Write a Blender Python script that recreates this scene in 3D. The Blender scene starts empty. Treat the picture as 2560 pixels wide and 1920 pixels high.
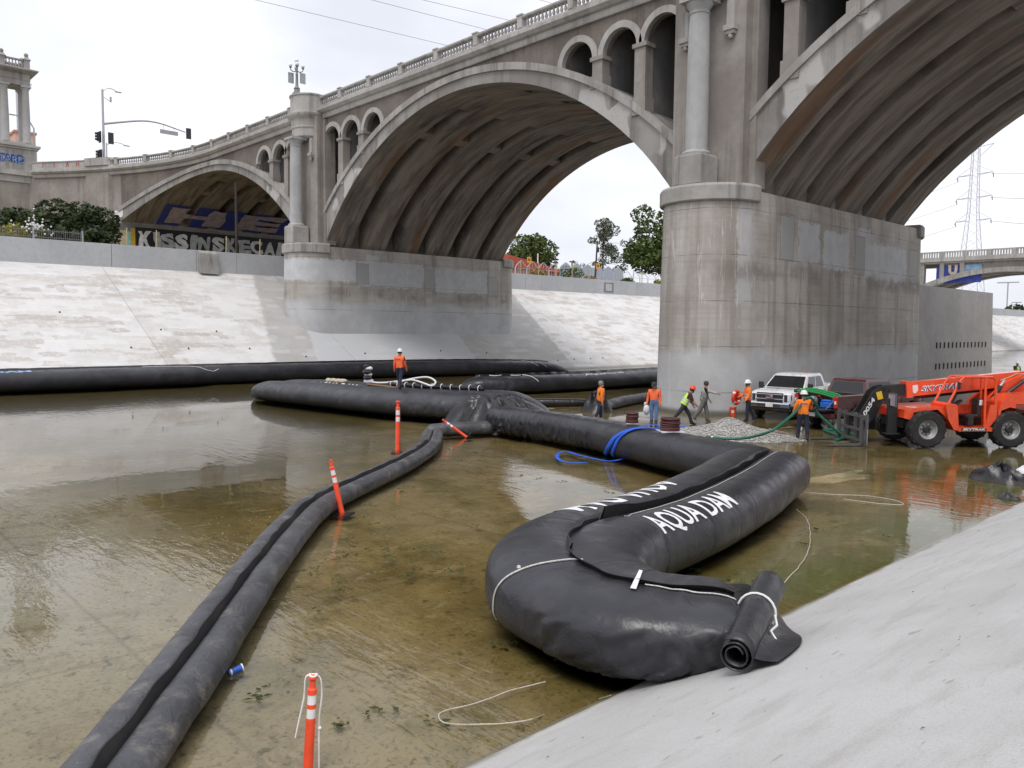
import bpy, bmesh, math, random
from mathutils import Vector, Matrix, noise
random.seed(7)
PI = math.pi
sc = bpy.context.scene
COL = sc.collection
# ------------------------------------------------------------------ camera
CAM_F, CAM_H, CAM_A, CAM_P, CAM_R = 2000.0, 4.0, math.radians(46.96), math.radians(4.05), 0.0096
fw = Vector((-math.sin(CAM_A) * math.cos(CAM_P), math.cos(CAM_A) * math.cos(CAM_P), -math.sin(CAM_P)))
r0 = Vector((math.cos(CAM_A), math.sin(CAM_A), 0)); u0 = r0.cross(fw)
rt = r0 * math.cos(CAM_R) + u0 * math.sin(CAM_R); up = rt.cross(fw)
cam = bpy.data.cameras.new('camera'); cam.sensor_width = 36; cam.lens = 36 * CAM_F / 2560
cam.clip_start = 0.1; cam.clip_end = 5000
co = bpy.data.objects.new('camera', cam); COL.objects.link(co)
co.matrix_world = Matrix(((rt.x, up.x, -fw.x, 0), (rt.y, up.y, -fw.y, 0), (rt.z, up.z, -fw.z, CAM_H), (0, 0, 0, 1)))
sc.camera = co
# ------------------------------------------------------------------ sky, sun, exposure
SUN_EL, SUN_AZ = math.radians(62), math.radians(150)
w = bpy.data.worlds.new('World'); sc.world = w; w.use_nodes = True
nt = w.node_tree; nt.nodes.clear()
def wn(t, **k):
    n = nt.nodes.new(t)
    for a, b in k.items(): setattr(n, a, b)
    return n
wo = wn('ShaderNodeOutputWorld'); bg = wn('ShaderNodeBackground'); bg.inputs[1].default_value = 0.1
sky = wn('ShaderNodeTexSky', sky_type='NISHITA', sun_disc=False, sun_elevation=SUN_EL, sun_rotation=SUN_AZ, dust_density=4.0)
tc = wn('ShaderNodeTexCoord'); mp = wn('ShaderNodeMapping'); mp.inputs[3].default_value = (1.0, 1.0, 2.6)
nz = wn('ShaderNodeTexNoise'); nz.inputs['Scale'].default_value = 2.3; nz.inputs['Detail'].default_value = 5; nz.inputs['Roughness'].default_value = .5
cr = wn('ShaderNodeValToRGB'); e = cr.color_ramp.elements
e[0].position = .34; e[0].color = (7.4, 7.65, 8.4, 1); e[1].position = .62; e[1].color = (9.9, 9.95, 10.45, 1)
mx = wn('ShaderNodeMix', data_type='RGBA'); mx.inputs[0].default_value = .93
L = nt.links
L.new(tc.outputs['Generated'], mp.inputs[0]); L.new(mp.outputs[0], nz.inputs['Vector']); L.new(nz.outputs[0], cr.inputs[0])
L.new(sky.outputs[0], mx.inputs[6]); L.new(cr.outputs[0], mx.inputs[7]); L.new(mx.outputs[2], bg.inputs[0]); L.new(bg.outputs[0], wo.inputs[0])
sl = bpy.data.lights.new('sun', 'SUN'); sl.energy = 1.4; sl.angle = math.radians(25); sl.color = (1, .965, .94)
so = bpy.data.objects.new('sun', sl); COL.objects.link(so)
sd = Vector((math.sin(SUN_AZ) * math.cos(SUN_EL), math.cos(SUN_AZ) * math.cos(SUN_EL), math.sin(SUN_EL)))
so.rotation_euler = sd.to_track_quat('Z', 'Y').to_euler(); so.location = (0, 0, 80)
vs = sc.view_settings; vs.view_transform = 'Standard'; vs.look = 'None'; vs.exposure = 0.24; vs.gamma = 1; vs.use_curve_mapping = False
sc.cycles.max_bounces = 10; sc.cycles.transparent_max_bounces = 12; sc.cycles.use_denoising = True
sc.cycles.caustics_reflective = False; sc.cycles.caustics_refractive = False

# ------------------------------------------------------------------ mesh helpers
class MB:
    def __init__(s): s.v = []; s.f = []; s.m = []; s.mi = 0
    def add(s, vs, fs):
        o = len(s.v); s.v += [tuple(p) for p in vs]
        for f in fs: s.f.append(tuple(i + o for i in f)); s.m.append(s.mi)
        return s
    def box(s, x0, x1, y0, y1, z0, z1, M=None):
        vs = [Vector((x, y, z)) for z in (z0, z1) for y in (y0, y1) for x in (x0, x1)]
        if M: vs = [M @ p for p in vs]
        return s.add(vs, [(0, 2, 3, 1), (4, 5, 7, 6), (0, 1, 5, 4), (2, 6, 7, 3), (0, 4, 6, 2), (1, 3, 7, 5)])
    def cbox(s, c, d, M=None, bev=0):
        x, y, z = c; a, b, h = d[0] / 2, d[1] / 2, d[2] / 2
        if not bev: return s.box(x - a, x + a, y - b, y + b, z - h, z + h, M)
        vs = []; fs = []
        ring = lambda i, zz: [(x - a + i, y - b, zz), (x + a - i, y - b, zz), (x + a, y - b + i, zz), (x + a, y + b - i, zz), (x + a - i, y + b, zz), (x - a + i, y + b, zz), (x - a, y + b - i, zz), (x - a, y - b + i, zz)]
        def ins(zz, k): return [(x + (p[0] - x) * (1 - k / a), y + (p[1] - y) * (1 - k / b), zz) for p in ring(bev, zz)]
        rs = [ins(z - h, bev), ring(bev, z - h + bev), ring(bev, z + h - bev), ins(z + h, bev)]
        for r in rs: vs += r
        for k in range(3):
            for i in range(8): j = (i + 1) % 8; fs.append((k * 8 + i, k * 8 + j, k * 8 + 8 + j, k * 8 + 8 + i))
        fs += [tuple(range(7, -1, -1)), tuple(range(24, 32))]
        vs = [Vector(p) for p in vs]
        if M: vs = [M @ p for p in vs]
        return s.add(vs, fs)
    def bar(s, p, q, w, h=None, upv=(0, 0, 1)):
        p = Vector(p); q = Vector(q); h = h or w; d = (q - p)
        if d.length < 1e-6: return s
        d.normalize(); U = Vector(upv)
        if abs(d.dot(U)) > .98: U = Vector((1, 0, 0))
        a = d.cross(U).normalized() * w / 2; b = a.normalized().cross(d) * h / 2
        vs = [c + i * a + j * b for c in (p, q) for i, j in ((-1, -1), (1, -1), (1, 1), (-1, 1))]
        return s.add(vs, [(3, 2, 1, 0), (4, 5, 6, 7), (0, 1, 5, 4), (1, 2, 6, 5), (2, 3, 7, 6), (3, 0, 4, 7)])
    def tube(s, pts, r, n=8, caps=True, flat=1.0):
        pts = [Vector(p) for p in pts]; k = len(pts); rs = r if isinstance(r, (list, tuple)) else [r] * k
        t0 = (pts[1] - pts[0]).normalized(); U = Vector((0, 0, 1)) if abs(t0.z) < .9 else Vector((1, 0, 0))
        vs = []; fs = []; a = t0.cross(U).normalized()
        for i, p in enumerate(pts):
            t = (pts[min(i + 1, k - 1)] - pts[max(i - 1, 0)]).normalized()
            a = (a - t * a.dot(t)).normalized(); b = t.cross(a)
            for j in range(n):
                q = 2 * PI * j / n; vs.append(p + (a * math.cos(q) + b * math.sin(q) * flat) * rs[i])
        for i in range(k - 1):
            for j in range(n):
                l = (j + 1) % n; fs.append((i * n + j, i * n + l, i * n + n + l, i * n + n + j))
        if caps: fs += [tuple(range(n - 1, -1, -1)), tuple(range((k - 1) * n, k * n))]
        return s.add(vs, fs)
    def lathe(s, prof, n=12, c=(0, 0, 0), M=None, a0=0, a1=2 * PI, caps=True):
        vs = []; fs = []; k = len(prof); full = abs(a1 - a0 - 2 * PI) < 1e-6; m = n if full else n + 1
        for r, z in prof:
            for j in range(m):
                q = a0 + (a1 - a0) * j / n; p = Vector((c[0] + r * math.cos(q), c[1] + r * math.sin(q), c[2] + z)); vs.append(M @ p if M else p)
        for i in range(k - 1):
            for j in range(n):
                l = (j + 1) % m; fs.append((i * m + j, i * m + l, i * m + m + l, i * m + m + j))
        if caps and prof[0][0] > 1e-4 and full: fs.append(tuple(range(m - 1, -1, -1)))
        if caps and prof[-1][0] > 1e-4 and full: fs.append(tuple(range((k - 1) * m, k * m)))
        return s.add(vs, fs)
    def prism(s, poly, fn0, fn1):
        n = len(poly); vs = [fn0(*p) for p in poly] + [fn1(*p) for p in poly]
        fs = [tuple(range(n - 1, -1, -1)), tuple(range(n, 2 * n))] + [(i, (i + 1) % n, n + (i + 1) % n, n + i) for i in range(n)]
        return s.add(vs, fs)
    def ball(s, c, r, n=10, k=7, sc=(1, 1, 1), M=None):
        return s.lathe([(r * math.sin(PI * i / k) , -r * math.cos(PI * i / k)) for i in range(k + 1)], n, (0, 0, 0), (M or Matrix()) @ Matrix.Translation(c) @ Matrix.Diagonal((*sc, 1)))
    def grid(s, fn, nu, nv, cu=False, cv=False):
        vs = [fn(i / nu, j / nv) for i in range(nu + (not cu)) for j in range(nv + (not cv))]
        mu = nu + (not cu); mv = nv + (not cv); fs = []
        for i in range(nu):
            for j in range(nv):
                a, b = (i + 1) % mu, (j + 1) % mv
                fs.append((i * mv + j, a * mv + j, a * mv + b, i * mv + b))
        return s.add(vs, fs)
    def xf(s, M): s.v = [tuple(M @ Vector(p)) for p in s.v]; return s
    def mesh(s, name, mats, smooth=None, off=None, fix=True):
        me = bpy.data.meshes.new(name)
        v = s.v if off is None else [(p[0] - off[0], p[1] - off[1], p[2] - off[2]) for p in s.v]
        me.from_pydata(v, [], s.f)
        for m in (mats if isinstance(mats, (list, tuple)) else [mats]): me.materials.append(m)
        if any(s.m): me.polygons.foreach_set('material_index', s.m)
        if fix or smooth is not None:
            bm = bmesh.new(); bm.from_mesh(me)
            if fix: bmesh.ops.recalc_face_normals(bm, faces=bm.faces)
            if smooth is not None:
                for f in bm.faces: f.smooth = True
                for ed in bm.edges:
                    if len(ed.link_faces) == 2 and ed.calc_face_angle(0) > math.radians(smooth): ed.smooth = False
            bm.to_mesh(me); bm.free()
        me.update(); return me
    def build(s, name, mats, parent=None, smooth=None, local=False, fix=True):
        """vertices are world coordinates unless local=True; children are stored relative to their parent chain"""
        off = None
        if parent is not None and not local: off = wloc(parent)
        return link(name, s.mesh(name, mats, smooth, off, fix), parent)
def wloc(o):
    p = Vector((0, 0, 0))
    while o is not None: p += o.location; o = o.parent
    return p
def link(name, data, parent=None):
    o = bpy.data.objects.new(name, data); COL.objects.link(o)
    if parent is not None: o.parent = parent
    return o
def tag(o, label=None, cat=None, group=None, kind=None):
    if label: o['label'] = label
    if cat: o['category'] = cat
    if group: o['group'] = group
    if kind: o['kind'] = kind
    return o
def thing(name, label, cat, loc=(0, 0, 0), rz=0, group=None):
    o = link(name, None); o.location = loc; o.rotation_euler = (0, 0, rz); o.empty_display_size = .3; o['kind'] = 'thing'
    return tag(o, label, cat, group)
def dup(o, parent=None):
    c = o.copy(); COL.objects.link(c); c.parent = parent
    for ch in list(o.children): dup(ch, c)
    return c
def Rz(a): return Matrix.Rotation(a, 4, 'Z')
def Ry(a): return Matrix.Rotation(a, 4, 'Y')
def Rx(a): return Matrix.Rotation(a, 4, 'X')
def T(*p): return Matrix.Translation(p)
def cat_rom(P, n):
    P = [Vector(p) for p in P]; out = []
    Q = [P[0] * 2 - P[1]] + P + [P[-1] * 2 - P[-2]]
    for i in range(1, len(Q) - 2):
        for k in range(n):
            t = k / n; a, b, c, d = Q[i - 1:i + 3]
            out.append(.5 * ((2 * b) + (c - a) * t + (2 * a - 5 * b + 4 * c - d) * t * t + (3 * b - a - 3 * c + d) * t ** 3))
    out.append(P[-1]); return out
def lerp(a, b, t): return a + (b - a) * t
def interp(x, T_):
    if x <= T_[0][0]: return T_[0][1]
    for (a, b), (c, d) in zip(T_, T_[1:]):
        if x <= c: return b + (d - b) * (x - a) / (c - a)
    return T_[-1][1]
def fbm(p, o=3):
    return noise.fractal(Vector(p), .6, 2.1, o)
def text_polys(s, size, maxlen=None, cond=1.0, bold=0.0, shear=0.0):
    c = bpy.data.curves.new('t', 'FONT'); c.body = s; c.size = size; c.offset = bold; c.shear = shear; c.resolution_u = 3
    o = bpy.data.objects.new('t', c); COL.objects.link(o)
    dg = bpy.context.evaluated_depsgraph_get(); me = bpy.data.meshes.new_from_object(o.evaluated_get(dg))
    bm = bmesh.new(); bm.from_mesh(me); bmesh.ops.triangulate(bm, faces=bm.faces)
    if maxlen:
        for _ in range(3):
            ed = [x for x in bm.edges if x.calc_length() > maxlen]
            if not ed: break
            bmesh.ops.subdivide_edges(bm, edges=ed, cuts=1); bmesh.ops.triangulate(bm, faces=bm.faces)
    bm.verts.ensure_lookup_table()
    V = [(v.co.x * cond, v.co.y) for v in bm.verts]; Fc = [tuple(v.index for v in f.verts) for f in bm.faces]
    bm.free(); bpy.data.objects.remove(o); bpy.data.curves.remove(c); bpy.data.meshes.remove(me)
    x0 = min(v[0] for v in V); y0 = min(v[1] for v in V)
    return [(a - x0, b - y0) for a, b in V], Fc
def letters(s, size, fn, name, mat, parent, maxlen=None, cond=1.0, bold=0.0, width=None, local=False, shear=0.0):
    V, Fc = text_polys(s, size, maxlen, cond, bold, shear)
    if width:
        k = width / max(v[0] for v in V); V = [(a * k, b) for a, b in V]
    m = MB(); m.add([fn(a, b) for a, b in V], Fc)
    return m.build(name, mat, parent, local=local, fix=False)
# ------------------------------------------------------------------ materials
class G:
    def __init__(s, name):
        s.m = bpy.data.materials.new(name); s.m.use_nodes = True; s.t = s.m.node_tree; s.t.nodes.clear()
        s.out = s.t.nodes.new('ShaderNodeOutputMaterial'); s._p = None
    def n(s, t, ins={}, out=0, **props):
        n = s.t.nodes.new(t)
        for k, v in props.items(): setattr(n, k, v)
        for k, v in ins.items():
            i = n.inputs[k]
            if isinstance(v, bpy.types.NodeSocket): s.t.links.new(v, i)
            else:
                if hasattr(i.default_value, '__len__') and not isinstance(v, (int, float)):
                    v = tuple(v); L_ = len(i.default_value)
                    i.default_value = v[:L_] if len(v) >= L_ else v + (1,) * (L_ - len(v))
                elif hasattr(i.default_value, '__len__'): i.default_value = (v,) * len(i.default_value)
                else: i.default_value = v
        return n.outputs[out]
    def pos(s):
        if s._p is None: s._p = s.n('ShaderNodeNewGeometry')
        return s._p
    def obj(s): return s.n('ShaderNodeTexCoord', out=3)
    def map(s, v, sc=(1, 1, 1), loc=(0, 0, 0), rot=(0, 0, 0)): return s.n('ShaderNodeMapping', {0: v, 1: loc, 2: rot, 3: sc})
    def noise(s, v, scale, det=4, rough=.55, dist=0, out=0): return s.n('ShaderNodeTexNoise', {'Vector': v, 'Scale': scale, 'Detail': det, 'Roughness': rough, 'Distortion': dist}, out)
    def ma(s, op, a, b=0, c=0): return s.n('ShaderNodeMath', {0: a, 1: b, 2: c}, operation=op)
    def mul(s, a, b): return s.ma('MULTIPLY', a, b)
    def addn(s, a, b): return s.ma('ADD', a, b)
    def mr(s, v, a, b, c=0, d=1, smooth=True): return s.n('ShaderNodeMapRange', {0: v, 1: a, 2: b, 3: c, 4: d}, interpolation_type='SMOOTHSTEP' if smooth else 'LINEAR')
    def mix(s, f, a, b, bl='MIX'):
        n = s.t.nodes.new('ShaderNodeMix'); n.data_type = 'RGBA'; n.blend_type = bl
        for k, v in ((0, f), (6, a), (7, b)):
            if isinstance(v, bpy.types.NodeSocket): s.t.links.new(v, n.inputs[k])
            elif k == 0: n.inputs[k].default_value = v
            else: n.inputs[k].default_value = (*v, 1)[:4]
        return n.outputs[2]
    def xyz(s, v):
        n = s.t.nodes.new('ShaderNodeSeparateXYZ'); s.t.links.new(v, n.inputs[0]); return n.outputs
    def rect(s, a, a0, a1, b, b0, b1, soft=.12):
        f = s.mul(s.mr(a, a0 - soft, a0 + soft), s.mr(a, a1 + soft, a1 - soft)) if a is not None else 1
        g = s.mul(s.mr(b, b0 - soft, b0 + soft), s.mr(b, b1 + soft, b1 - soft)); return s.mul(f, g)
    def bump(s, h, st=.3, d=.02): return s.n('ShaderNodeBump', {'Strength': st, 'Distance': d, 'Height': h})
    def fin(s, col, rough=.8, metal=0, nrm=None, **k):
        ins = {'Base Color': col if isinstance(col, bpy.types.NodeSocket) else (*col, 1)[:4], 'Roughness': rough, 'Metallic': metal}
        if nrm is not None: ins['Normal'] = nrm
        ins.update(k); b = s.n('ShaderNodeBsdfPrincipled', ins); s.t.links.new(b, s.out.inputs[0]); return s.m
def plain(name, col, rough=.6, metal=0, var=.12, scale=6, bump=.08, dirt=0, **k):
    g = G(name); p = g.obj(); n1 = g.noise(p, scale, 4)
    c = g.mix(g.mr(n1, .3, .7), [x * (1 - var) for x in col], [min(1, x * (1 + var)) for x in col])
    if dirt: c = g.mix(g.mul(g.mr(g.noise(p, scale * .4, 5, .65), .45, .75), dirt), c, (.16, .14, .11))
    nr = g.bump(g.noise(p, scale * 8, 3), bump, .01) if bump else None
    r = g.mr(n1, .2, .8, max(.03, rough - .07), min(1, rough + .07))
    return g.fin(c, r, metal, nr, **k)
def concrete(name, lo, hi, streak=.5, stain=(.10, .095, .09), rough=.88, joints=None, fine=1.0):
    g = G(name); P = g.pos(); c = g.mix(g.mr(g.noise(P, .35, 6, .6), .35, .65), lo, hi)
    c = g.mix(g.mr(g.noise(P, 2.6, 5, .65), .4, .75, 0, .35), c, [x * .72 for x in lo])
    sv = g.map(P, (1.6, 1.6, .06)); st = g.mul(g.mr(g.noise(sv, 1.2, 4, .6), .48, .72), streak)
    st = g.mul(st, g.mr(g.noise(P, .22, 3), .35, .6))
    c = g.mix(st, c, stain)
    lt = g.mul(g.mr(g.noise(g.map(P, (2.2, 2.2, .05), (7, 3, 1)), 1.3, 4, .6), .58, .72), streak * .35)
    c = g.mix(lt, c, [min(.62, x * 1.4) for x in hi])
    c = g.mix(g.mr(g.noise(P, 34, 2), .5, .8, 0, .2 * fine), c, [x * .55 for x in lo])
    if joints:
        z = g.xyz(P)[2]; q = g.ma('FRACT', g.ma('DIVIDE', g.addn(z, g.mul(g.noise(P, 1.2, 2), .05)), joints))
        c = g.mix(g.mul(g.mr(g.ma('ABSOLUTE', g.ma('SUBTRACT', q, .5)), .012, .004), .55), c, (.12, .11, .1))
    h = g.addn(g.mul(g.noise(P, 3, 5, .6), .6), g.mul(g.noise(P, 28, 3), .25))
    return g.fin(c, rough, 0, g.bump(h, .35, .04))
M = {}
M['light_concrete'] = concrete('light_concrete', (.28, .265, .245), (.40, .385, .365), .75, (.09, .085, .08))
M['trim_concrete'] = concrete('trim_concrete', (.34, .325, .305), (.45, .435, .415), .5, (.12, .115, .11))
M['column_concrete'] = concrete('column_concrete', (.36, .357, .352), (.43, .427, .42), .3, (.2, .2, .2), fine=.5)
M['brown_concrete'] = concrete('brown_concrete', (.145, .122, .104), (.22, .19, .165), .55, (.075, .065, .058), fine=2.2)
M['shaft_concrete'] = concrete('shaft_concrete', (.25, .225, .202), (.335, .308, .282), .55, (.12, .105, .095))
M['inner_concrete'] = concrete('inner_concrete', (.17, .165, .16), (.25, .245, .24), .4)
M['grey_wall'] = concrete('grey_wall', (.44, .45, .46), (.49, .50, .51), .06, (.3, .3, .3), fine=.25)
def ring_mat():
    g = G('arch_ring_concrete'); P = g.pos(); x, y, z = g.xyz(P)
    c = g.mix(g.mr(g.noise(P, .4, 6, .62), .35, .66), (.22, .205, .19), (.33, .315, .295))
    c = g.mix(g.mul(g.mr(g.noise(g.map(P, (1.5, 1.5, .1)), 1.1, 5, .6), .46, .7), .75), c, (.12, .112, .105))
    pale = g.mul(g.mr(g.noise(g.map(P, (.5, .5, .35), (3, 0, 1)), 1.0, 2, .4), .54, .57), g.mr(z, 18.6, 16.5))
    pale = g.mul(pale, g.mr(g.noise(P, 7, 4), .25, .4))
    c = g.mix(g.mul(pale, .85), c, (.47, .46, .44))
    c = g.mix(g.mr(g.noise(P, 30, 2), .5, .8, 0, .25), c, (.12, .11, .1))
    return g.fin(c, .88, 0, g.bump(g.addn(g.noise(P, 3, 5), g.mul(g.noise(P, 26, 2), .3)), .3, .04))
M['arch_ring'] = ring_mat()
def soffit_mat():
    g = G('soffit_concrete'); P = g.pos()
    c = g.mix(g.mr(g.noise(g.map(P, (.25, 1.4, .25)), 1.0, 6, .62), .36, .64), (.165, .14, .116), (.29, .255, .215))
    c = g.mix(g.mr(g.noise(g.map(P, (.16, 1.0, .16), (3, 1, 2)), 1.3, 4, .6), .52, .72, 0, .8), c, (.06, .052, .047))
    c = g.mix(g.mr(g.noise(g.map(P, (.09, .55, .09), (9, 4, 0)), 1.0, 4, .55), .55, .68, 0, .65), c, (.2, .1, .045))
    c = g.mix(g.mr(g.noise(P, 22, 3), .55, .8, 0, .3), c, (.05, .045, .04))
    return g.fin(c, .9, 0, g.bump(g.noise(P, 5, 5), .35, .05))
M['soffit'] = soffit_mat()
def pier_mat(name, patches, zpaint, zl, panels):
    g = G(name); P = g.pos(); x, y, z = g.xyz(P)
    c = g.mix(g.mr(g.noise(P, .3, 6, .6), .36, .64), (.37, .342, .308), (.50, .475, .44))
    c = g.mix(g.mr(g.noise(g.map(P, (1.3, 1.3, .05)), 1.2, 5, .6), .46, .68, 0, .6), c, (.235, .2, .17))
    c = g.mix(g.mr(g.noise(g.map(P, (.12, .12, 5.0)), 1.3, 4, .6), .45, .7, 0, .28), c, (.27, .235, .2)); c = g.mix(g.mr(g.noise(P, 6, 6, .7), .5, .7, 0, .3), c, (.5, .475, .44))
    wob = g.mul(g.ma('SUBTRACT', g.noise(P, 2.2, 5, .65), .5), .9)
    wob2 = g.mul(g.ma('SUBTRACT', g.noise(g.map(P, (1, 1, 1), (5, 9, 2)), 2.6, 5, .65), .5), .9)
    ya = g.addn(y, wob); za = g.addn(z, wob2)
    pale = 0.0
    for (a0, a1, b0, b1, amt) in patches:
        q = g.mul(g.rect(ya, a0, a1, za, b0, b1, .06), amt); pale = q if not isinstance(pale, bpy.types.NodeSocket) else g.ma('MAXIMUM', pale, q)
    paint = g.mix(g.mr(g.noise(P, 1.1, 5, .6), .3, .7), (.46, .47, .48), (.55, .56, .57))
    c = g.mix(pale, c, paint)
    # lower graffiti cover paint with a stepped edge
    st = g.mul(g.ma('SUBTRACT', g.noise(g.map(P, (.5, .35, .3)), 1.0, 5, .6), .5), zl)
    low = g.mr(g.addn(z, st), zpaint + .35, zpaint - .35)
    low = g.mul(low, g.mr(g.noise(P, .9, 5, .65), .22, .4))
    pt2 = g.mix(g.mr(g.noise(P, .7, 5, .6), .35, .65), (.46, .468, .475), (.54, .55, .56))
    c = g.mix(g.mul(low, .9), c, pt2)
    for (a0, a1, b0, b1) in panels:
        c = g.mix(g.mul(g.rect(y, a0 - .05, a1 + .05, z, b0 - .05, b1 + .05, .02), .6), c, (.16, .15, .14))
        c = g.mix(g.rect(y, a0, a1, z, b0, b1, .02), c, (.37, .37, .36))
    # dark wet bands and white lime drips
    c = g.mix(g.mul(g.rect(None, 0, 0, za, 6.4, 7.2, .25), g.mr(g.noise(P, .5, 3), .42, .6, 0, .6)), c, (.2, .175, .155))
    dv = g.map(P, (2.4, 2.4, .12)); dr = g.noise(dv, 1.0, 3, .5, .4)
    dr = g.mr(g.ma('ABSOLUTE', g.ma('SUBTRACT', dr, .56)), .011, .003)
    dr = g.mul(dr, g.mr(g.noise(g.map(P, (.9, .9, .3), (2, 8, 5)), 1.0, 3), .5, .58))
    c = g.mix(g.mul(dr, .7), c, (.62, .6, .57))
    jz = g.ma('FRACT', g.ma('DIVIDE', g.addn(z, g.mul(g.noise(P, 1.5, 3), .08)), 2.15))
    c = g.mix(g.mul(g.mr(g.ma('ABSOLUTE', g.ma('SUBTRACT', jz, .5)), .012, .003), g.mr(g.noise(P, .8, 3), .35, .6, .1, .75)), c, (.1, .09, .085))
    c = g.mix(g.mr(g.noise(P, 30, 2), .52, .8, 0, .22), c, (.11, .1, .09))
    c = g.mix(g.mul(g.mr(z, .3, .05), .8), c, (.075, .075, .045))
    return g.fin(c, .88, 0, g.bump(g.addn(g.mul(g.noise(P, 2.5, 6, .6), .8), g.mul(g.noise(P, 24, 3), .3)), .4, .05))
M['pier_near'] = pier_mat('pier_concrete_near', [(38.6, 40.9, 7.5, 9.5, .95), (41.3, 44.4, 7.3, 9.3, .95), (46.3, 52.5, 7.0, 9.1, .95), (45.6, 47.2, 9.0, 9.8, .8), (33.3, 34.2, 5.2, 9.8, .6)], 2.9, 2.6, [(36.8, 38.1, 7.5, 9.7), (45.2, 46.4, 7.2, 9.3), (53.0, 54.2, 7.0, 9.1)])
M['pier_far'] = pier_mat('pier_concrete_far', [(31.0, 37.2, 7.7, 9.5, .95), (37.4, 44.2, 7.4, 9.6, .95), (38.2, 39.5, 9.3, 10.1, .9), (45.6, 52.0, 7.2, 9.4, .95), (44.0, 45.5, 8.0, 9.3, .95)], 6.0, 1.6, [(37.2, 38.4, 7.6, 9.3), (44.4, 45.5, 7.3, 9.2), (52.2, 53.4, 7.0, 8.9)])
def slope_mat():
    g = G('painted_bank'); P = g.pos(); x, y, z = g.xyz(P)
    # strips of graffiti cover paint run along the slope: skewed rectangles from two brick grids
    cx = g.n('ShaderNodeCombineXYZ', {0: y, 1: g.mul(x, 1.13), 2: 0})
    wv = g.n('ShaderNodeTexNoise', {'Vector': cx, 'Scale': 1.3, 'Detail': 6, 'Roughness': .7}, 1)
    wc = g.n('ShaderNodeVectorMath', {0: cx, 1: g.n('ShaderNodeVectorMath', {0: g.n('ShaderNodeVectorMath', {0: wv, 1: (.5, .5, .5)}, operation='SUBTRACT'), 1: (1.7, 1.0, 0)}, operation='MULTIPLY')}, operation='ADD')
    def brick(scale, w_, off, loc):
        return g.n('ShaderNodeTexBrick', {'Vector': g.map(wc, (1, 1, 1), loc), 'Scale': scale, 'Mortar Size': 0, 'Brick Width': w_, 'Row Height': .5, 'Color1': (0, 0, 0, 1), 'Color2': (1, 1, 1, 1), 'Bias': 0}, 0, offset=off, squash=1.0)
    a = brick(.42, 1.3, .37, (0, 0, 0)); b = brick(.9, 1.1, .43, (3.3, 1.7, 0)); d = brick(.21, 1.2, .3, (7.1, .6, 0))
    c = g.mix(g.mr(g.noise(P, .8, 5), .3, .7), (.56, .54, .52), (.66, .65, .64))
    c = g.mix(g.mul(g.mr(a, .5, .75, 0, .75), g.mr(g.noise(P, 2.2, 5, .7), .3, .6)), c, (.48, .44, .40)); c = g.mix(g.mul(g.mr(b, .72, .8, 0, .8), g.mr(g.noise(P, 3.0, 5, .7), .3, .55)), c, (.43, .395, .36))
    c = g.mix(g.mr(b, .14, .1, 0, .4), c, (.7, .7, .7)); c = g.mix(g.mr(d, .5, .25, 0, .5), c, (.68, .675, .66))
    sm = g.noise(g.map(P, (.25, .06, .25), (0, 2, 0)), 4.5, 5, .7)
    c = g.mix(g.mr(sm, .5, .66, 0, .65), c, (.68, .675, .67)); c = g.mix(g.mr(sm, .42, .3, 0, .45), c, (.5, .46, .42))
    # bare grey wedge and blue-grey paint below the far pier
    gy = g.addn(y, g.mul(g.addn(x, 53), .35))
    gy = g.addn(gy, g.mul(g.ma('SUBTRACT', g.noise(P, 1.6, 5, .7), .5), .9)); wed = g.mr(gy, 26.6, 27.0, 0, .85)
    c = g.mix(g.mul(wed, g.mr(gy, 58.2, 58.0)), c, g.mix(g.mr(g.noise(P, .5, 4), .35, .65), (.36, .35, .33), (.41, .40, .385)))
    blue = g.mul(g.mr(gy, 30.2, 30.5), g.mr(gy, 46.3, 46.0)); c = g.mix(blue, c, (.49, .50, .51))
    b2 = g.mul(g.mul(wed, g.mr(gy, 62, 61.8)), g.mr(b, .2, .16, 0, .5)); c = g.mix(b2, c, (.55, .55, .545))
    c = g.mix(g.mr(g.noise(P, 26, 3), .5, .8, 0, .15), c, (.3, .28, .26))
    q = g.ma('FRACT', g.ma('DIVIDE', g.addn(y, 2.2), 14.7)); c = g.mix(g.mr(g.ma('ABSOLUTE', g.ma('SUBTRACT', q, .5)), .003, .001, 0, .6), c, (.26, .25, .235))
    c = g.mix(g.mul(g.mr(z, .25, .05), .7), c, (.2, .18, .14))
    return g.fin(c, .85, 0, g.bump(g.noise(P, 9, 4), .2, .02))
M['painted_bank'] = slope_mat()
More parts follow.
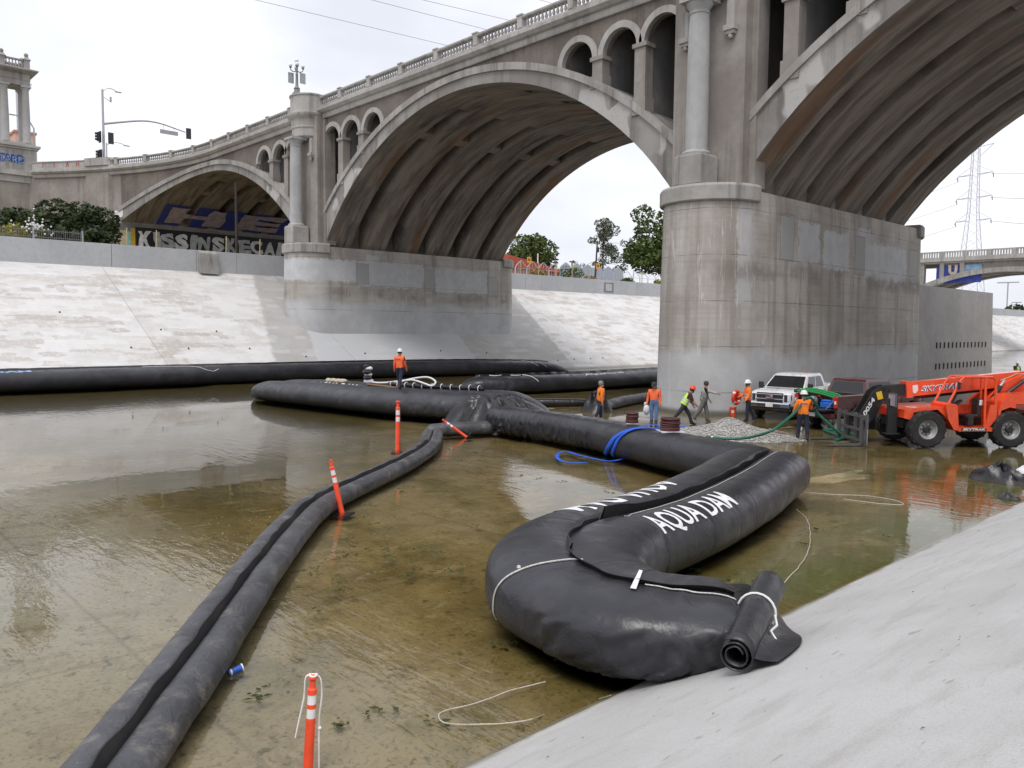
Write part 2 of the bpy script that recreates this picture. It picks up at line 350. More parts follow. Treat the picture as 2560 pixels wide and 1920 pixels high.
def near_slope():
    g = G('bank_concrete'); P = g.pos()
    c = g.mix(g.mr(g.noise(P, .5, 6, .6), .35, .65), (.435, .43, .42), (.495, .49, .482))
    c = g.mix(g.mr(g.noise(g.map(P, (1, .25, 1)), 3.5, 5, .65), .47, .72, 0, .55), c, (.35, .34, .325))
    c = g.mix(g.mr(g.noise(P, 60, 3, .6), .48, .75, 0, .4), c, (.25, .24, .23)); c = g.mix(g.mr(g.noise(g.map(P, (1, 1, 1), (3, 3, 3)), 95, 2), .55, .72, 0, .35), c, (.58, .57, .56))
    c = g.mix(g.mr(g.noise(g.map(P, (1, .35, 1)), 7, 3, .5), .67, .73, 0, .5), c, (.2, .18, .15))
    z = g.xyz(P)[2]; c = g.mix(g.mul(g.mr(g.addn(z, g.mul(g.noise(P, 3, 3), .12)), .16, .07), .5), c, (.52, .49, .44))
    wet = g.mr(g.addn(z, g.mul(g.ma('SUBTRACT', g.noise(g.map(P, (1, .6, 1)), 2.2, 5, .65), .5), .3)), .07, -.02); c = g.mix(g.mul(wet, .75), c, (.2, .185, .15))
    return g.fin(c, .9, 0, g.bump(g.addn(g.noise(P, 40, 4, .65), g.mul(g.noise(P, 4, 4), .8)), .35, .02))
M['bank_concrete'] = near_slope()
def bed_mat():
    g = G('river_bed'); P = g.pos(); x, y, z = g.xyz(P)
    big = g.noise(P, .16, 5, .6); mid = g.noise(P, .7, 6, .65)
    c = g.mix(g.mr(mid, .32, .68), (.17, .125, .04), (.33, .26, .12))
    c = g.mix(g.mr(big, .48, .62, 0, .8), c, (.37, .31, .2))
    c = g.mix(g.mr(g.noise(g.map(P, (1, 1, 1), (4, 7, 0)), .33, 6, .62), .5, .64, 0, .75), c, (.105, .105, .028))
    # paler silt near the camera, algae green along the near toe
    c = g.mix(g.mul(g.mr(g.addn(y, g.mul(mid, 4)), 8.5, 4.5), .62), c, (.42, .385, .32))
    pond = g.mr(g.addn(g.addn(x, g.mul(y, 1.05)), g.mul(mid, 5)), -3.0, -9.5); c = g.mix(g.mul(pond, g.mr(g.addn(y, g.mul(big, 6)), 10.5, 6.0, 0, .8)), c, (.40, .40, .385)); c = g.mix(g.mul(pond, g.mr(g.addn(y, g.mul(mid, 6)), 7.5, 11.5, 0, .85)), c, (.075, .067, .024))  # near pond bed greyed as sky reflection; beyond, dark algae deepened for arch reflection
    toe = g.mul(g.mr(x, -8.4, -6.0), g.mr(y, 5.5, 8.5)); c = g.mix(g.mul(toe, g.mr(mid, .3, .55)), c, (.13, .155, .045))
    c = g.mix(g.mr(y, 24, 30, 0, .45), c, (.17, .145, .105))
    c = g.mix(g.mr(g.noise(g.map(P, (1, 1, 1), (11, 3, 0)), 1.5, 9, .72, .6), .46, .64, 0, .42), c, (.115, .085, .032))
    c = g.mix(g.mr(g.noise(g.map(P, (1.6, .5, 1), (2, 5, 0)), 2.4, 7, .7), .56, .66, 0, .5), c, (.44, .39, .28))
    c = g.mix(g.mul(g.mr(g.noise(P, 3.5, 6, .7), .58, .66), .75), c, (.055, .06, .02))
    c = g.mix(g.mr(g.noise(P, 15, 5, .65), .52, .66, 0, .6), c, (.08, .065, .03)); c = g.mix(g.mr(g.noise(g.map(P, (1, 1, 1), (7, 7, 7)), 38, 3), .62, .7, 0, .5), c, (.5, .46, .37))
    def joint(v, per, off):
        q = g.ma('FRACT', g.ma('DIVIDE', g.addn(g.addn(v, off), g.mul(g.noise(P, 2, 2), .05)), per)); return g.mr(g.ma('ABSOLUTE', g.ma('SUBTRACT', q, .5)), .006, .002)
    c = g.mix(g.mul(g.ma('MAXIMUM', joint(x, 6.1, 1.2), joint(y, 7.3, .4)), .3), c, (.06, .055, .03))
    n = g.bump(g.noise(P, 9, 5, .6), .25, .02)
    return g.fin(c, .42, 0, n, **{'Specular IOR Level': .4})
M['river_bed'] = bed_mat()
def water_mat():
    g = G('water'); P = g.pos()
    a = g.noise(g.map(P, (1.0, 1.0, 1), rot=(0, 0, .75)), .9, 2, .5)
    rip = g.noise(g.map(P, (.55, 2.4, 1), rot=(0, 0, .82)), 2.0, 3, .5, .3); fine = g.noise(g.map(P, (.8, 2.2, 1), rot=(0, 0, .7)), 6.5, 2, .5)
    amp = g.mr(g.noise(P, .12, 2), .42, .62, .12, 1.0)
    h = g.addn(g.mul(a, .25), g.mul(amp, g.addn(g.mul(rip, .9), g.mul(fine, .22))))
    nr = g.bump(h, .65, .018)
    fr = g.n('ShaderNodeFresnel', {'IOR': 1.335, 'Normal': nr})
    gl = g.n('ShaderNodeBsdfGlossy', {'Color': (.95, .96, .98, 1), 'Roughness': .015, 'Normal': nr}); tr = g.n('ShaderNodeBsdfTransparent', {'Color': (.9, .87, .76, 1)})
    mxs = g.n('ShaderNodeMixShader', {0: fr, 1: tr, 2: gl}); g.t.links.new(mxs, g.out.inputs[0]); return g.m
M['water'] = water_mat()
def dam_mat(name, dust, wrk=.14, base=(.016, .0165, .0205), rough=.36):
    g = G(name); P = g.pos(); z = g.xyz(P)[2]
    c = g.mix(g.mr(g.noise(P, 1.2, 5), .35, .65), base, [b * 1.7 for b in base])
    c = g.mix(g.mul(g.mr(g.noise(P, 2.2, 6, .7), .5, .78), dust), c, (.2, .18, .155))
    c = g.mix(g.mul(g.mr(g.noise(P, 14, 5, .75), .6, .78), dust * .6), c, (.27, .24, .2))
    c = g.mix(g.mul(g.mr(z, .16, .04), .35), c, (.07, .062, .045))
    rg = g.ma('ABSOLUTE', g.ma('SUBTRACT', g.noise(P, 1.7, 5, .55, 1.2), .5)); rg2 = g.ma('ABSOLUTE', g.ma('SUBTRACT', g.noise(g.map(P, (1, 1, 1), (4, 2, 8)), 4.5, 3, .5, .8), .5))
    rg = g.addn(g.mr(rg, 0, .07), g.mul(g.mr(rg2, 0, .09), .35))
    n = g.bump(g.addn(rg, g.mul(g.noise(P, 130, 2), .05)), wrk, .018)
    r = g.mr(g.noise(P, 3, 4), .3, .7, rough - .06, rough + .12)
    return g.fin(c, r, 0, n, **{'Specular IOR Level': .55})
M['dam'] = dam_mat('dam_fabric', .10); M['dam_dusty'] = dam_mat('dam_fabric_dusty', 1.0, .3, (.04, .041, .046), .48); M['dam_dark'] = dam_mat('dam_fabric_dark', .0, .16, (.007, .007, .0085), .30)
M['dam_mid'] = dam_mat('dam_fabric_muddy', .3, .12, (.024, .025, .03), .38)
M['stencil'] = plain('stencil_paint', (.74, .74, .76), .6, 0, .12, 20)
M['cord'] = plain('white_cord', (.62, .6, .56), .8, 0, .2, 30)
M['rope'] = plain('rope', (.55, .51, .44), .85, 0, .2, 30)
for k_, c_, r_, m_ in (('orange_plastic', (.92, .085, .03), .38, 0), ('white_tape', (.8, .8, .8), .3, 0), ('hi_orange', (.95, .235, .02), .75, 0), ('hi_orange2', (.92, .16, .05), .75, 0), ('skin', (.42, .22, .14), .55, 0), ('denim', (.13, .2, .33), .8, 0), ('navy', (.016, .022, .045), .8, 0), ('charcoal', (.03, .032, .035), .8, 0), ('boot', (.035, .025, .02), .6, 0), ('tan_boot', (.28, .16, .06), .6, 0), ('white_shell', (.8, .8, .78), .3, 0), ('hair_dark', (.05, .035, .025), .7, 0), ('hair_grey', (.25, .23, .21), .7, 0), ('lime', (.55, .85, .06), .65, 0), ('brown_shirt', (.05, .02, .015), .8, 0), ('grey_shirt', (.38, .37, .35), .8, 0), ('waders', (.16, .155, .14), .75, 0), ('reflective', (.6, .6, .62), .35, 0), ('purple_print', (.09, .05, .2), .7, 0), ('red_float', (.75, .06, .03), .45, 0), ('bucket_orange', (.88, .09, .02), .4, 0),
    ('white_paint', (.76, .77, .78), .25, 0), ('maroon_paint', (.07, .014, .014), .22, 0), ('tele_orange', (.86, .085, .018), .35, 0), ('black_paint', (.018, .018, .02), .4, 0), ('rubber', (.02, .02, .021), .8, 0), ('steel', (.42, .43, .45), .4, .8), ('grey_rim', (.38, .385, .39), .45, .3), ('chrome', (.7, .7, .72), .12, 1), ('dark_grille', (.035, .035, .04), .4, 0), ('bare_steel', (.13, .13, .135), .5, .4), ('tail_red', (.6, .02, .015), .2, 0), ('lens', (.75, .75, .78), .12, 0), ('yellow', (.75, .5, .03), .5, 0),
    ('green_hose', (.012, .13, .085), .4, 0), ('green_hose2', (.02, .24, .06), .4, 0), ('blue_strap', (.018, .11, .62), .55, 0), ('maroon_hose', (.075, .022, .02), .65, 0), ('wood', (.28, .17, .08), .75, 0), ('pale_wood', (.5, .42, .3), .75, 0), ('cup_blue', (.02, .1, .5), .35, 0), ('blue_tarp', (.02, .12, .5), .5, 0), ('galv', (.42, .43, .45), .45, .5), ('pale_steel', (.55, .56, .62), .6, .0), ('signal_black', (.02, .02, .022), .5, 0), ('globe', (.85, .85, .82), .25, 0), ('lamp_metal', (.2, .22, .2), .55, .2), ('sign_back', (.35, .36, .36), .5, .4), ('pink_stucco', (.6, .4, .32), .85, 0), ('pole_wood', (.05, .04, .035), .8, 0), ('fence_iron', (.2, .19, .19), .6, .3), ('fence_white', (.55, .58, .66), .5, .2), ('fence_blue', (.42, .47, .56), .6, .1), ('roof_red', (.42, .085, .05), .75, 0), ('wall_pink', (.45, .25, .22), .8, 0), ('sign_yellow', (.75, .42, .03), .5, 0), ('stake', (.5, .42, .25), .8, 0), ('wire', (.25, .26, .28), .5, .3), ('asphalt', (.05, .05, .05), .9, 0), ('bag_white', (.66, .67, .66), .6, 0), ('tan_bag', (.5, .43, .32), .8, 0)):
    kk = {}
    if k_ in ('white_paint', 'maroon_paint', 'tele_orange'): kk = {'Coat Weight': .6, 'Coat Roughness': .08}
    M[k_] = plain(k_, c_, r_, m_, .1, 5, .04, .25 if k_ in ('tele_orange', 'white_paint', 'black_paint', 'rubber', 'orange_plastic', 'grey_rim') else .1, **kk)
def glass():
    g = G('tinted_glass'); return g.fin((.012, .014, .016), .06, 0, None, **{'Specular IOR Level': .6})
M['glass'] = glass()
def soil():
    g = G('dry_ground'); P = g.pos(); c = g.mix(g.mr(g.noise(P, .6, 5), .35, .65), (.2, .16, .1), (.33, .27, .16)); c = g.mix(g.mr(g.noise(P, 3, 5), .5, .7, 0, .7), c, (.12, .13, .05))
    return g.fin(c, .95, 0, g.bump(g.noise(P, 8, 5), .5, .05))
M['soil'] = soil()
def leafmat(name, a, b):
    g = G(name); oi = g.n('ShaderNodeObjectInfo', out=4); P = g.pos()
    c = g.mix(g.mr(g.noise(P, 1.3, 3), .3, .7), a, b); c = g.mix(g.mr(g.noise(P, 9, 2), .45, .7, 0, .5), c, [min(1, q * 1.5) for q in b])
    return g.fin(c, .6, 0, None, **{'Specular IOR Level': .25})
M['leaf_dark'] = leafmat('leaf_dark', (.022, .036, .014), (.055, .075, .03)); M['leaf_mid'] = leafmat('leaf_mid', (.04, .065, .016), (.1, .14, .035)); M['leaf_grey'] = leafmat('leaf_grey', (.06, .075, .045), (.13, .145, .1))
M['leaf_yellow'] = leafmat('leaf_yellow', (.2, .2, .03), (.32, .29, .05)); M['dry_grass'] = leafmat('dry_grass', (.26, .19, .09), (.36, .26, .12)); M['bark'] = plain('bark', (.12, .1, .08), .9, 0, .3, 8, .4)
def gravel_mat():
    g = G('gravel'); P = g.pos(); v = g.n('ShaderNodeTexVoronoi', {'Vector': P, 'Scale': 24}, 1); c = g.mix(g.mr(g.noise(P, 20, 2), .3, .7), (.32, .31, .29), (.58, .565, .54)); c = g.mix(g.mr(g.xyz(v)[0], 0, 1, 0, .45), c, (.2, .19, .175))
    return g.fin(c, .9)
M['gravel'] = gravel_mat()
for k_, c_ in (('graf_blue', (.03, .05, .3)), ('graf_grey', (.48, .5, .51)), ('graf_mauve', (.40, .34, .39)), ('graf_black', (.015, .015, .018)), ('graf_yellow', (.55, .33, .03)), ('graf_white', (.72, .73, .72)), ('graf_red', (.45, .06, .05)), ('graf_sky', (.2, .35, .5)), ('graf_teal', (.25, .5, .45)), ('graf_cream', (.5, .42, .3))): M[k_] = plain(k_, c_, .75, 0, .2, 1.5, .05, .2)
# ------------------------------------------------------------------ river, banks, ground
def sm(a, b, x):
    t = max(0, min(1, (x - a) / (b - a))); return t * t * (3 - 2 * t)
def bed_z(x, y):
    work = max(sm(20.6, 21.6, y) if x < -21 else sm(18.2, 19.2, y - (x + 9) * -.17), 0)
    n = fbm((x * .55, y * .3, 1.7), 4)
    z = lerp(-.13 + .03 * n, -.012 + .018 * n, work)
    if x > -7.9: z = max(z, -.055 + .02 * n)
    return z
def frange(a, b, s):
    o = []; x = a
    while x < b - 1e-6: o.append(x); x += s
    return o
XS = frange(-56, -30, 2) + frange(-30, -4.4, .32) + [-4.4]
YS = frange(-60, 0, 6) + frange(0, 46, .4) + frange(46, 120, 5) + [130, 150, 180, 220, 280, 360, 500, 800, 2600]
m = MB(); m.add([(x, y, bed_z(x, y)) for x in XS for y in YS], [(i * len(YS) + j, (i + 1) * len(YS) + j, (i + 1) * len(YS) + j + 1, i * len(YS) + j + 1) for i in range(len(XS) - 1) for j in range(len(YS) - 1)])
tag(m.build('river_bed', M['river_bed'], smooth=180), kind='structure')
m = MB(); m.add([(-56, -60, 0), (-4.6, -60, 0), (-4.6, 2600, 0), (-56, 2600, 0)], [(0, 1, 2, 3)])
tag(m.build('water', M['water']), kind='structure')
YL = [-60, -20, 0, 4, 8, 12, 16, 20, 26, 34, 44, 60, 80, 120, 200, 400, 900, 2600]
def sheet(name, prof, mat, yl=YL, fn=None):
    m = MB(); n = len(yl)
    m.add([(p[0], y, p[1] + (fn(p[0], y) if fn else 0)) for p in prof for y in yl], [(i * n + j, (i + 1) * n + j, (i + 1) * n + j + 1, i * n + j + 1) for i in range(len(prof) - 1) for j in range(n - 1)])
    return tag(m.build(name, mat, smooth=40), kind='structure')
SLOPE = .525
far_bank = sheet('far_bank', [(-52.4, -.31), (-53, 0), (-57, 2.1), (-61, 4.2), (-65, 6.3), (-69.3, 8.56)], M['painted_bank'])
NS = .47
near_prof = [(-5.9, -.23)] + [(x, (x + 5.4) * NS) for x in [-5.4 + .35 * i for i in range(58)]] + [(15.2, 9.7), (40, 9.9), (900, 9.9)]
sheet('near_bank', near_prof, M['bank_concrete'], frange(-60, 0, 5) + frange(0, 40, .5) + [40, 50, 70, 100, 150, 250, 500, 2600], lambda x, y: .012 * fbm((x * .8, y * .8, 4)) if x < 12 else 0)
sheet('bank_top_ground', [(-69.5, 10.1), (-100, 10.3), (-300, 10.3), (-1800, 10.3)], M['soil'], [-900, -60, 0, 30, 60, 100, 200, 600, 2600])
ROOT = thing('channel_wall', 'long pale grey vertical channel wall along the top of the painted slope', 'wall', (-69.4, 30, 8.4))
m = MB()
ends = [-60, -20, 20.6, 27.4, 31, 49, 66.7, 88, 120, 180, 400, 2600]
for a, b in zip(ends, ends[1:]):
    m = MB(); m.cbox((-69.45, (a + b) / 2, 9.3), (.5, b - a - .035, 2.1), bev=.015); m.build('wall_panel', M['grey_wall'], ROOT)
m = MB(); m.prism([(-69.2, 8.5), (-68.5, 8.35), (-68.75, 10.1), (-69.25, 10.36)], lambda x, z: Vector((x, 27.5, z)), lambda x, z: Vector((x, 29.1, z))); m.build('drain_chute', M['light_concrete'], ROOT)
m = MB(); m.box(-69.22, -69.16, 81.0, 82.9, 8.75, 10.0); o = m.build('hatch_frame', M['inner_concrete'], ROOT)
m = MB(); m.box(-69.17, -69.13, 81.3, 82.6, 8.9, 9.85); m.build('hatch_door', M['grey_wall'], ROOT)
# weep holes in the painted bank
m = MB()
for x, y in ((-57.5, 18.2), (-57.3, 22), (-57.2, 26.5), (-59.8, 21), (-59.6, 25), (-62, 15), (-56, 30.5), (-56.3, 36), (-56.5, 44), (-56, 49), (-54.5, 57), (-54.6, 59.5), (-54.6, 62), (-54.7, 64)):
    z = (-53 - x) * SLOPE; m = MB(); m.tube([(x - .02, y, z - .02), (x + .06, y, z + .06)], .055, 8); m.build('weep_hole_pipe', M['graf_black'], far_bank)

# ------------------------------------------------------------------ the viaduct
YF, YR, HALF = 34.4, 54.3, 17.8
A1, A2, A3 = -83.9, -42.2, -3.6
def intr(d): return -1.95 + math.sqrt(max(0, 21.65 ** 2 - d * d))
def extr(d): return -4.25 + math.sqrt(max(0, 25.0 ** 2 - d * d))
def intr1(d): return 19.8 - 28 + math.sqrt(28.0 ** 2 - d * d)
def extr1(d): return 20.75 - 32 + math.sqrt(32.0 ** 2 - d * d)
ARCHES = ((A1, -14.6, 19.95, intr1, extr1), (A2, -HALF, HALF, intr, extr), (A3, -HALF, HALF, intr, extr))
def flare(X): return -.0148 * (X + 82) ** 2 if X < -82 else 0
def yf(X): return YF + flare(X)
V = thing('arched_viaduct', 'large grey concrete arch viaduct with balustrade crossing the channel', 'bridge', (-42, 44, 0))
def arch_solid(xc, lo, hi, y0, y1, d0=-HALF, d1=HALF, n=44, mb=None):
    m = mb or MB(); ds = [d0 + (d1 - d0) * i / n for i in range(n + 1)]; vs = []
    for d in ds:
        X = xc + d; a, b = y0(X), y1(X)
        vs += [(X, a, lo(d)), (X, a, hi(d)), (X, b, hi(d)), (X, b, lo(d))]
    fs = []
    for i in range(n):
        for k in range(4): l = (k + 1) % 4; fs.append((i * 4 + k, i * 4 + l, i * 4 + 4 + l, i * 4 + 4 + k))
    fs += [(3, 2, 1, 0), (n * 4, n * 4 + 1, n * 4 + 2, n * 4 + 3)]
    m.add(vs, fs); return m
RW, GAP = 2.45, 1.04
for xc, d0, d1, intr_, extr_ in ARCHES:
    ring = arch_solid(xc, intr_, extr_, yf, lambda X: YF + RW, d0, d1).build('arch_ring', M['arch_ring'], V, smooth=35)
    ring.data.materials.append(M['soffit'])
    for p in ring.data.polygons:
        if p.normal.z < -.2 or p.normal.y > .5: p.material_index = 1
    arch_solid(xc, lambda d: extr_(d) - .38, lambda d: extr_(d) + .07, lambda X: yf(X) - .14, lambda X: yf(X) + .3, d0, d1).build('ring_moulding', M['light_concrete'], ring, smooth=35)
    for k in range(1, 6):
        a = YF + k * (RW + GAP)
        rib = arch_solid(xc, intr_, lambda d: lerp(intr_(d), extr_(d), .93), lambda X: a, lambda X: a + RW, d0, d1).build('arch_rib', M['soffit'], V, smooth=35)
        # raised centre strip along each rib, and the strut and crown panel closing the gap in front of it
        for sgn in (-1, 1): arch_solid(xc, lambda d: intr_(d) + .1, lambda d: lerp(intr_(d), extr_(d), .9), lambda X: a - GAP - .01, lambda X: a + .01, min(sgn * 7.3, sgn * 8), max(sgn * 7.3, sgn * 8), 2).build('strut', M['soffit'], rib)
        arch_solid(xc, lambda d: intr_(d) + .06, lambda d: lerp(intr_(d), extr_(d), .92), lambda X: a - GAP - .02, lambda X: a + .02, -3.2, 3.2, 8).build('crown_panel', M['soffit'], rib, smooth=35)
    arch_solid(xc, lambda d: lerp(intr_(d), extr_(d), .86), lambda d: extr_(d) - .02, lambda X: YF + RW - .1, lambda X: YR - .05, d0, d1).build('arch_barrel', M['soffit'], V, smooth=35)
# spandrel walls with arched openings
WR, WS = 1.2, 19.0
def spandrel(xc, wins, d0=-HALF, d1=HALF, extr=extr):
    ds = sorted(set([round(d0 + i * (d1 - d0) / 60, 3) for i in range(61)] + [round(c + WR * math.cos(PI * k / 16), 3) for c in wins for k in range(17)]))
    ds = [d for d in ds if d0 - 1e-6 <= d <= d1 + 1e-6]
    def inside(d): return next((c for c in wins if abs(d - c) < WR - 1e-4), None)
    def zb(d, c): return extr(d) - .1 if c is None else WS + math.sqrt(max(0, WR * WR - (d - c) ** 2))
    m = MB(); TOP = 21.45
    for a, b in zip(ds, ds[1:]):
        c = inside((a + b) / 2); z0, z1 = zb(a, c), zb(b, c); Xa, Xb = xc + a, xc + b
        fa, fb = yf(Xa) + .12, yf(Xb) + .12; ba, bb = fa + .5, fb + .5
        m.add([(Xa, fa, z0), (Xb, fb, z1), (Xb, fb, TOP), (Xa, fa, TOP)], [(0, 1, 2, 3)])
        m.add([(Xa, ba, z0), (Xb, bb, z1), (Xb, bb, TOP), (Xa, ba, TOP)], [(3, 2, 1, 0)])
        m.add([(Xa, fa, z0), (Xa, ba, z0), (Xb, bb, z1), (Xb, fb, z1)], [(0, 1, 2, 3)])
    for c in wins:
        for d in (c - WR, c + WR):
            X = xc + d; a = yf(X) + .12; z0 = extr(d) - .1
            m.add([(X, a, z0), (X, a + .5, z0), (X, a + .5, WS), (X, a, WS)], [(0, 1, 2, 3)])
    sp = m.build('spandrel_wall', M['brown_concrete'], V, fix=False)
    for c in wins:
        X = xc + c; m = MB(); n = 18
        for k in range(n):
            q0, q1 = PI * k / n, PI * (k + 1) / n
            pts = [(X + r * math.cos(q), y, WS + r * math.sin(q)) for q in (q0, q1) for r in (WR - .03, WR + .33) for y in (YF - .02, YF + .3)]
            m.add(pts, [(0, 4, 6, 2), (1, 3, 7, 5), (0, 1, 5, 4), (2, 6, 7, 3)])
        m.build('archivolt', M['trim_concrete'], sp, smooth=35)
    edges = sorted(wins)
    posts = [(a + b) / 2 for a, b in zip(edges, edges[1:]) if b - a < 4]
    for d in posts:
        X = xc + d; z0 = min(extr(d - .3), extr(d + .3)) - .2; m = MB()
        m.box(X - .36, X + .36, YF - .01, YF + .66, z0, WS - .05); m.box(X - .47, X + .47, YF - .1, YF + .7, WS - .2, WS + .02)
        m.box(X - .45, X + .45, YF - .08, YF + .68, z0, z0 + (.9 if abs(d) > 13 else .7)); m.build('spandrel_post', M['shaft_concrete'], sp)
    return sp
W3 = [10.5, 13.6, 16.45]
spandrel(A1, [13.1, 16.2, 19.2 - .45], -14.6, 19.95, extr1); spandrel(A2, [-d for d in W3] + W3); spandrel(A3, [-d for d in W3] + W3)
for xc, sg, ds__, ex_ in ((A1, (1,), (11.7, 14.65, 17.5), extr1), (A2, (-1, 1), (9.1, 12.05, 15.02), extr), (A3, (-1, 1), (9.1, 12.05, 15.02), extr)):
    for s_ in sg:
        for d in ds__:
            m = MB(); X = xc + s_ * d; z0 = ex_(d + .3) - .25
            for a, b in ((YF + .64, YF + 6.2), (YF + 8.0, YF + 13.5), (YF + 15, YR - .6)): m.box(X - .24, X + .24, a, b, z0, 21.3)
            m.build('cross_wall', M['inner_concrete'], V)
# deck, rear spandrel and cornice follow the flared plan
PX = [-108.6, -106, -104, -102, -100, -98, -96, -94, -92, -90, -88, -86, -84, -82, -62, -42, -22, 0, 22]
m = MB()
for a, b in zip(PX, PX[1:]):
    pa, pb = yf(a) + .05, yf(b) + .05
    m.add([(a, pa, 21.2), (b, pb, 21.2), (b, YR, 21.2), (a, YR, 21.2), (a, pa, 21.78), (b, pb, 21.78), (b, YR, 21.78), (a, YR, 21.78)], [(0, 3, 2, 1), (4, 5, 6, 7), (0, 1, 5, 4), (2, 3, 7, 6)])
m.build('deck_slab', M['inner_concrete'], V)
m = MB(); m.box(-62, 18, YR - .55, YR - .06, 20.75, 21.4); m.build('rear_spandrel', M['brown_concrete'], V)
for xc, _a, _b, _i, extr_ in ARCHES:
    for s_ in (-1, 1):
        m = MB(); n = 14; ds = [s_ * (3 + ((_b if s_ > 0 else -_a) - 3) * i / n) for i in range(n + 1)]
        for a, b in zip(ds, ds[1:]):
            m.add([(xc + a, YR - .5, extr_(a) - .1), (xc + b, YR - .5, extr_(b) - .1), (xc + b, YR - .5, 21.3), (xc + a, YR - .5, 21.3), (xc + a, YR - .1, extr_(a) - .1), (xc + b, YR - .1, extr_(b) - .1), (xc + b, YR - .1, 21.3), (xc + a, YR - .1, 21.3)], [(0, 1, 2, 3), (7, 6, 5, 4)])
        m.build('rear_spandrel', M['brown_concrete'], V, fix=False)
def sweep(name, prof, xs, mat, parent):
    """prof: (distance outward from the fascia, z), closed loop"""
    m = MB(); k = len(prof); vs = []
    for X in xs:
        t = Vector((1, (yf(X + .05) - yf(X - .05)) / .1, 0)).normalized(); nrm = Vector((t.y, -t.x, 0))
        for o, z in prof: vs.append((X + nrm.x * o, yf(X) + nrm.y * o, z))
    fs = [(i * k + j, i * k + (j + 1) % k, (i + 1) * k + (j + 1) % k, (i + 1) * k + j) for i in range(len(xs) - 1) for j in range(k)]
    fs += [tuple(range(k - 1, -1, -1)), tuple(range((len(xs) - 1) * k, len(xs) * k))]
    m.add(vs, fs); return m.build(name, mat, parent)
CX = [-108.6] + [-108 + i for i in range(27)] + [-78, -70, -62, -50, -36, -22, 0, 22]
sweep('cornice', [(-.3, 21.0), (.06, 21.0), (.1, 21.1), (.1, 21.36), (.28, 21.42), (.46, 21.6), (.46, 21.78), (.2, 21.84), (-.3, 21.84)], CX, M['trim_concrete'], V)
bal = sweep('balustrade', [(-.22, 21.842), (.16, 21.842), (.16, 22.06), (.1, 22.1), (-.16, 22.1), (-.22, 22.06)], CX, M['trim_concrete'], V)
BX = [x for x in CX if x > -99.5]; BX = [-99.5] + BX
sweep('top_rail', [(-.2, 22.62), (.14, 22.62), (.2, 22.68), (.2, 22.78), (.1, 22.82), (-.16, 22.82), (-.24, 22.76), (-.24, 22.68)], BX, M['trim_concrete'], bal)
posts = [-36.3 + 4.17 * k for k in range(-15, 5)]
bm_ = MB(); bm_.lathe([(.085, 0), (.085, .05), (.055, .08), (.1, .18), (.105, .24), (.06, .38), (.05, .44), (.08, .49), (.08, .53)], 8)
bmesh_ = bm_.mesh('baluster', M['trim_concrete'], smooth=50)
pm = MB(); pm.cbox((0, 0, .37), (.42, .44, .74), bev=.02); pm.box(-.26, .26, -.27, .27, .74, .82); pmesh = pm.mesh('rail_post', M['trim_concrete'])
bo = wloc(bal)
def place(name, mesh, X, z):
    o = link(name, mesh, bal); o.location = Vector((X, yf(X) + .03, z)) - bo
    t = (yf(X + .05) - yf(X - .05)) / .1; o.rotation_euler.z = math.atan(t)
for X in posts: place('rail_post', pmesh, X, 22.08)
for a, b in zip(posts, posts[1:]):
    if min(abs(a + 22.5), abs(a + 61.8), abs(b + 61.8), abs(b + 22.5)) < .9: pass
    for k in range(11):
        X = a + .38 + (b - a - .76) * (k + .5) / 11
        if abs(X + 61.8) > 1.75 and abs(X + 22.5) > 1.75 and X < -19: place('baluster', bmesh_, X, 22.09)
sweep('solid_parapet', [(-.2, 22.1), (.12, 22.1), (.12, 22.72), (.2, 22.74), (.2, 22.84), (-.24, 22.84), (-.24, 22.74), (-.2, 22.72)], [-108.6, -107, -105.5, -104, -102.5, -101, -99.6], M['trim_concrete'], bal)
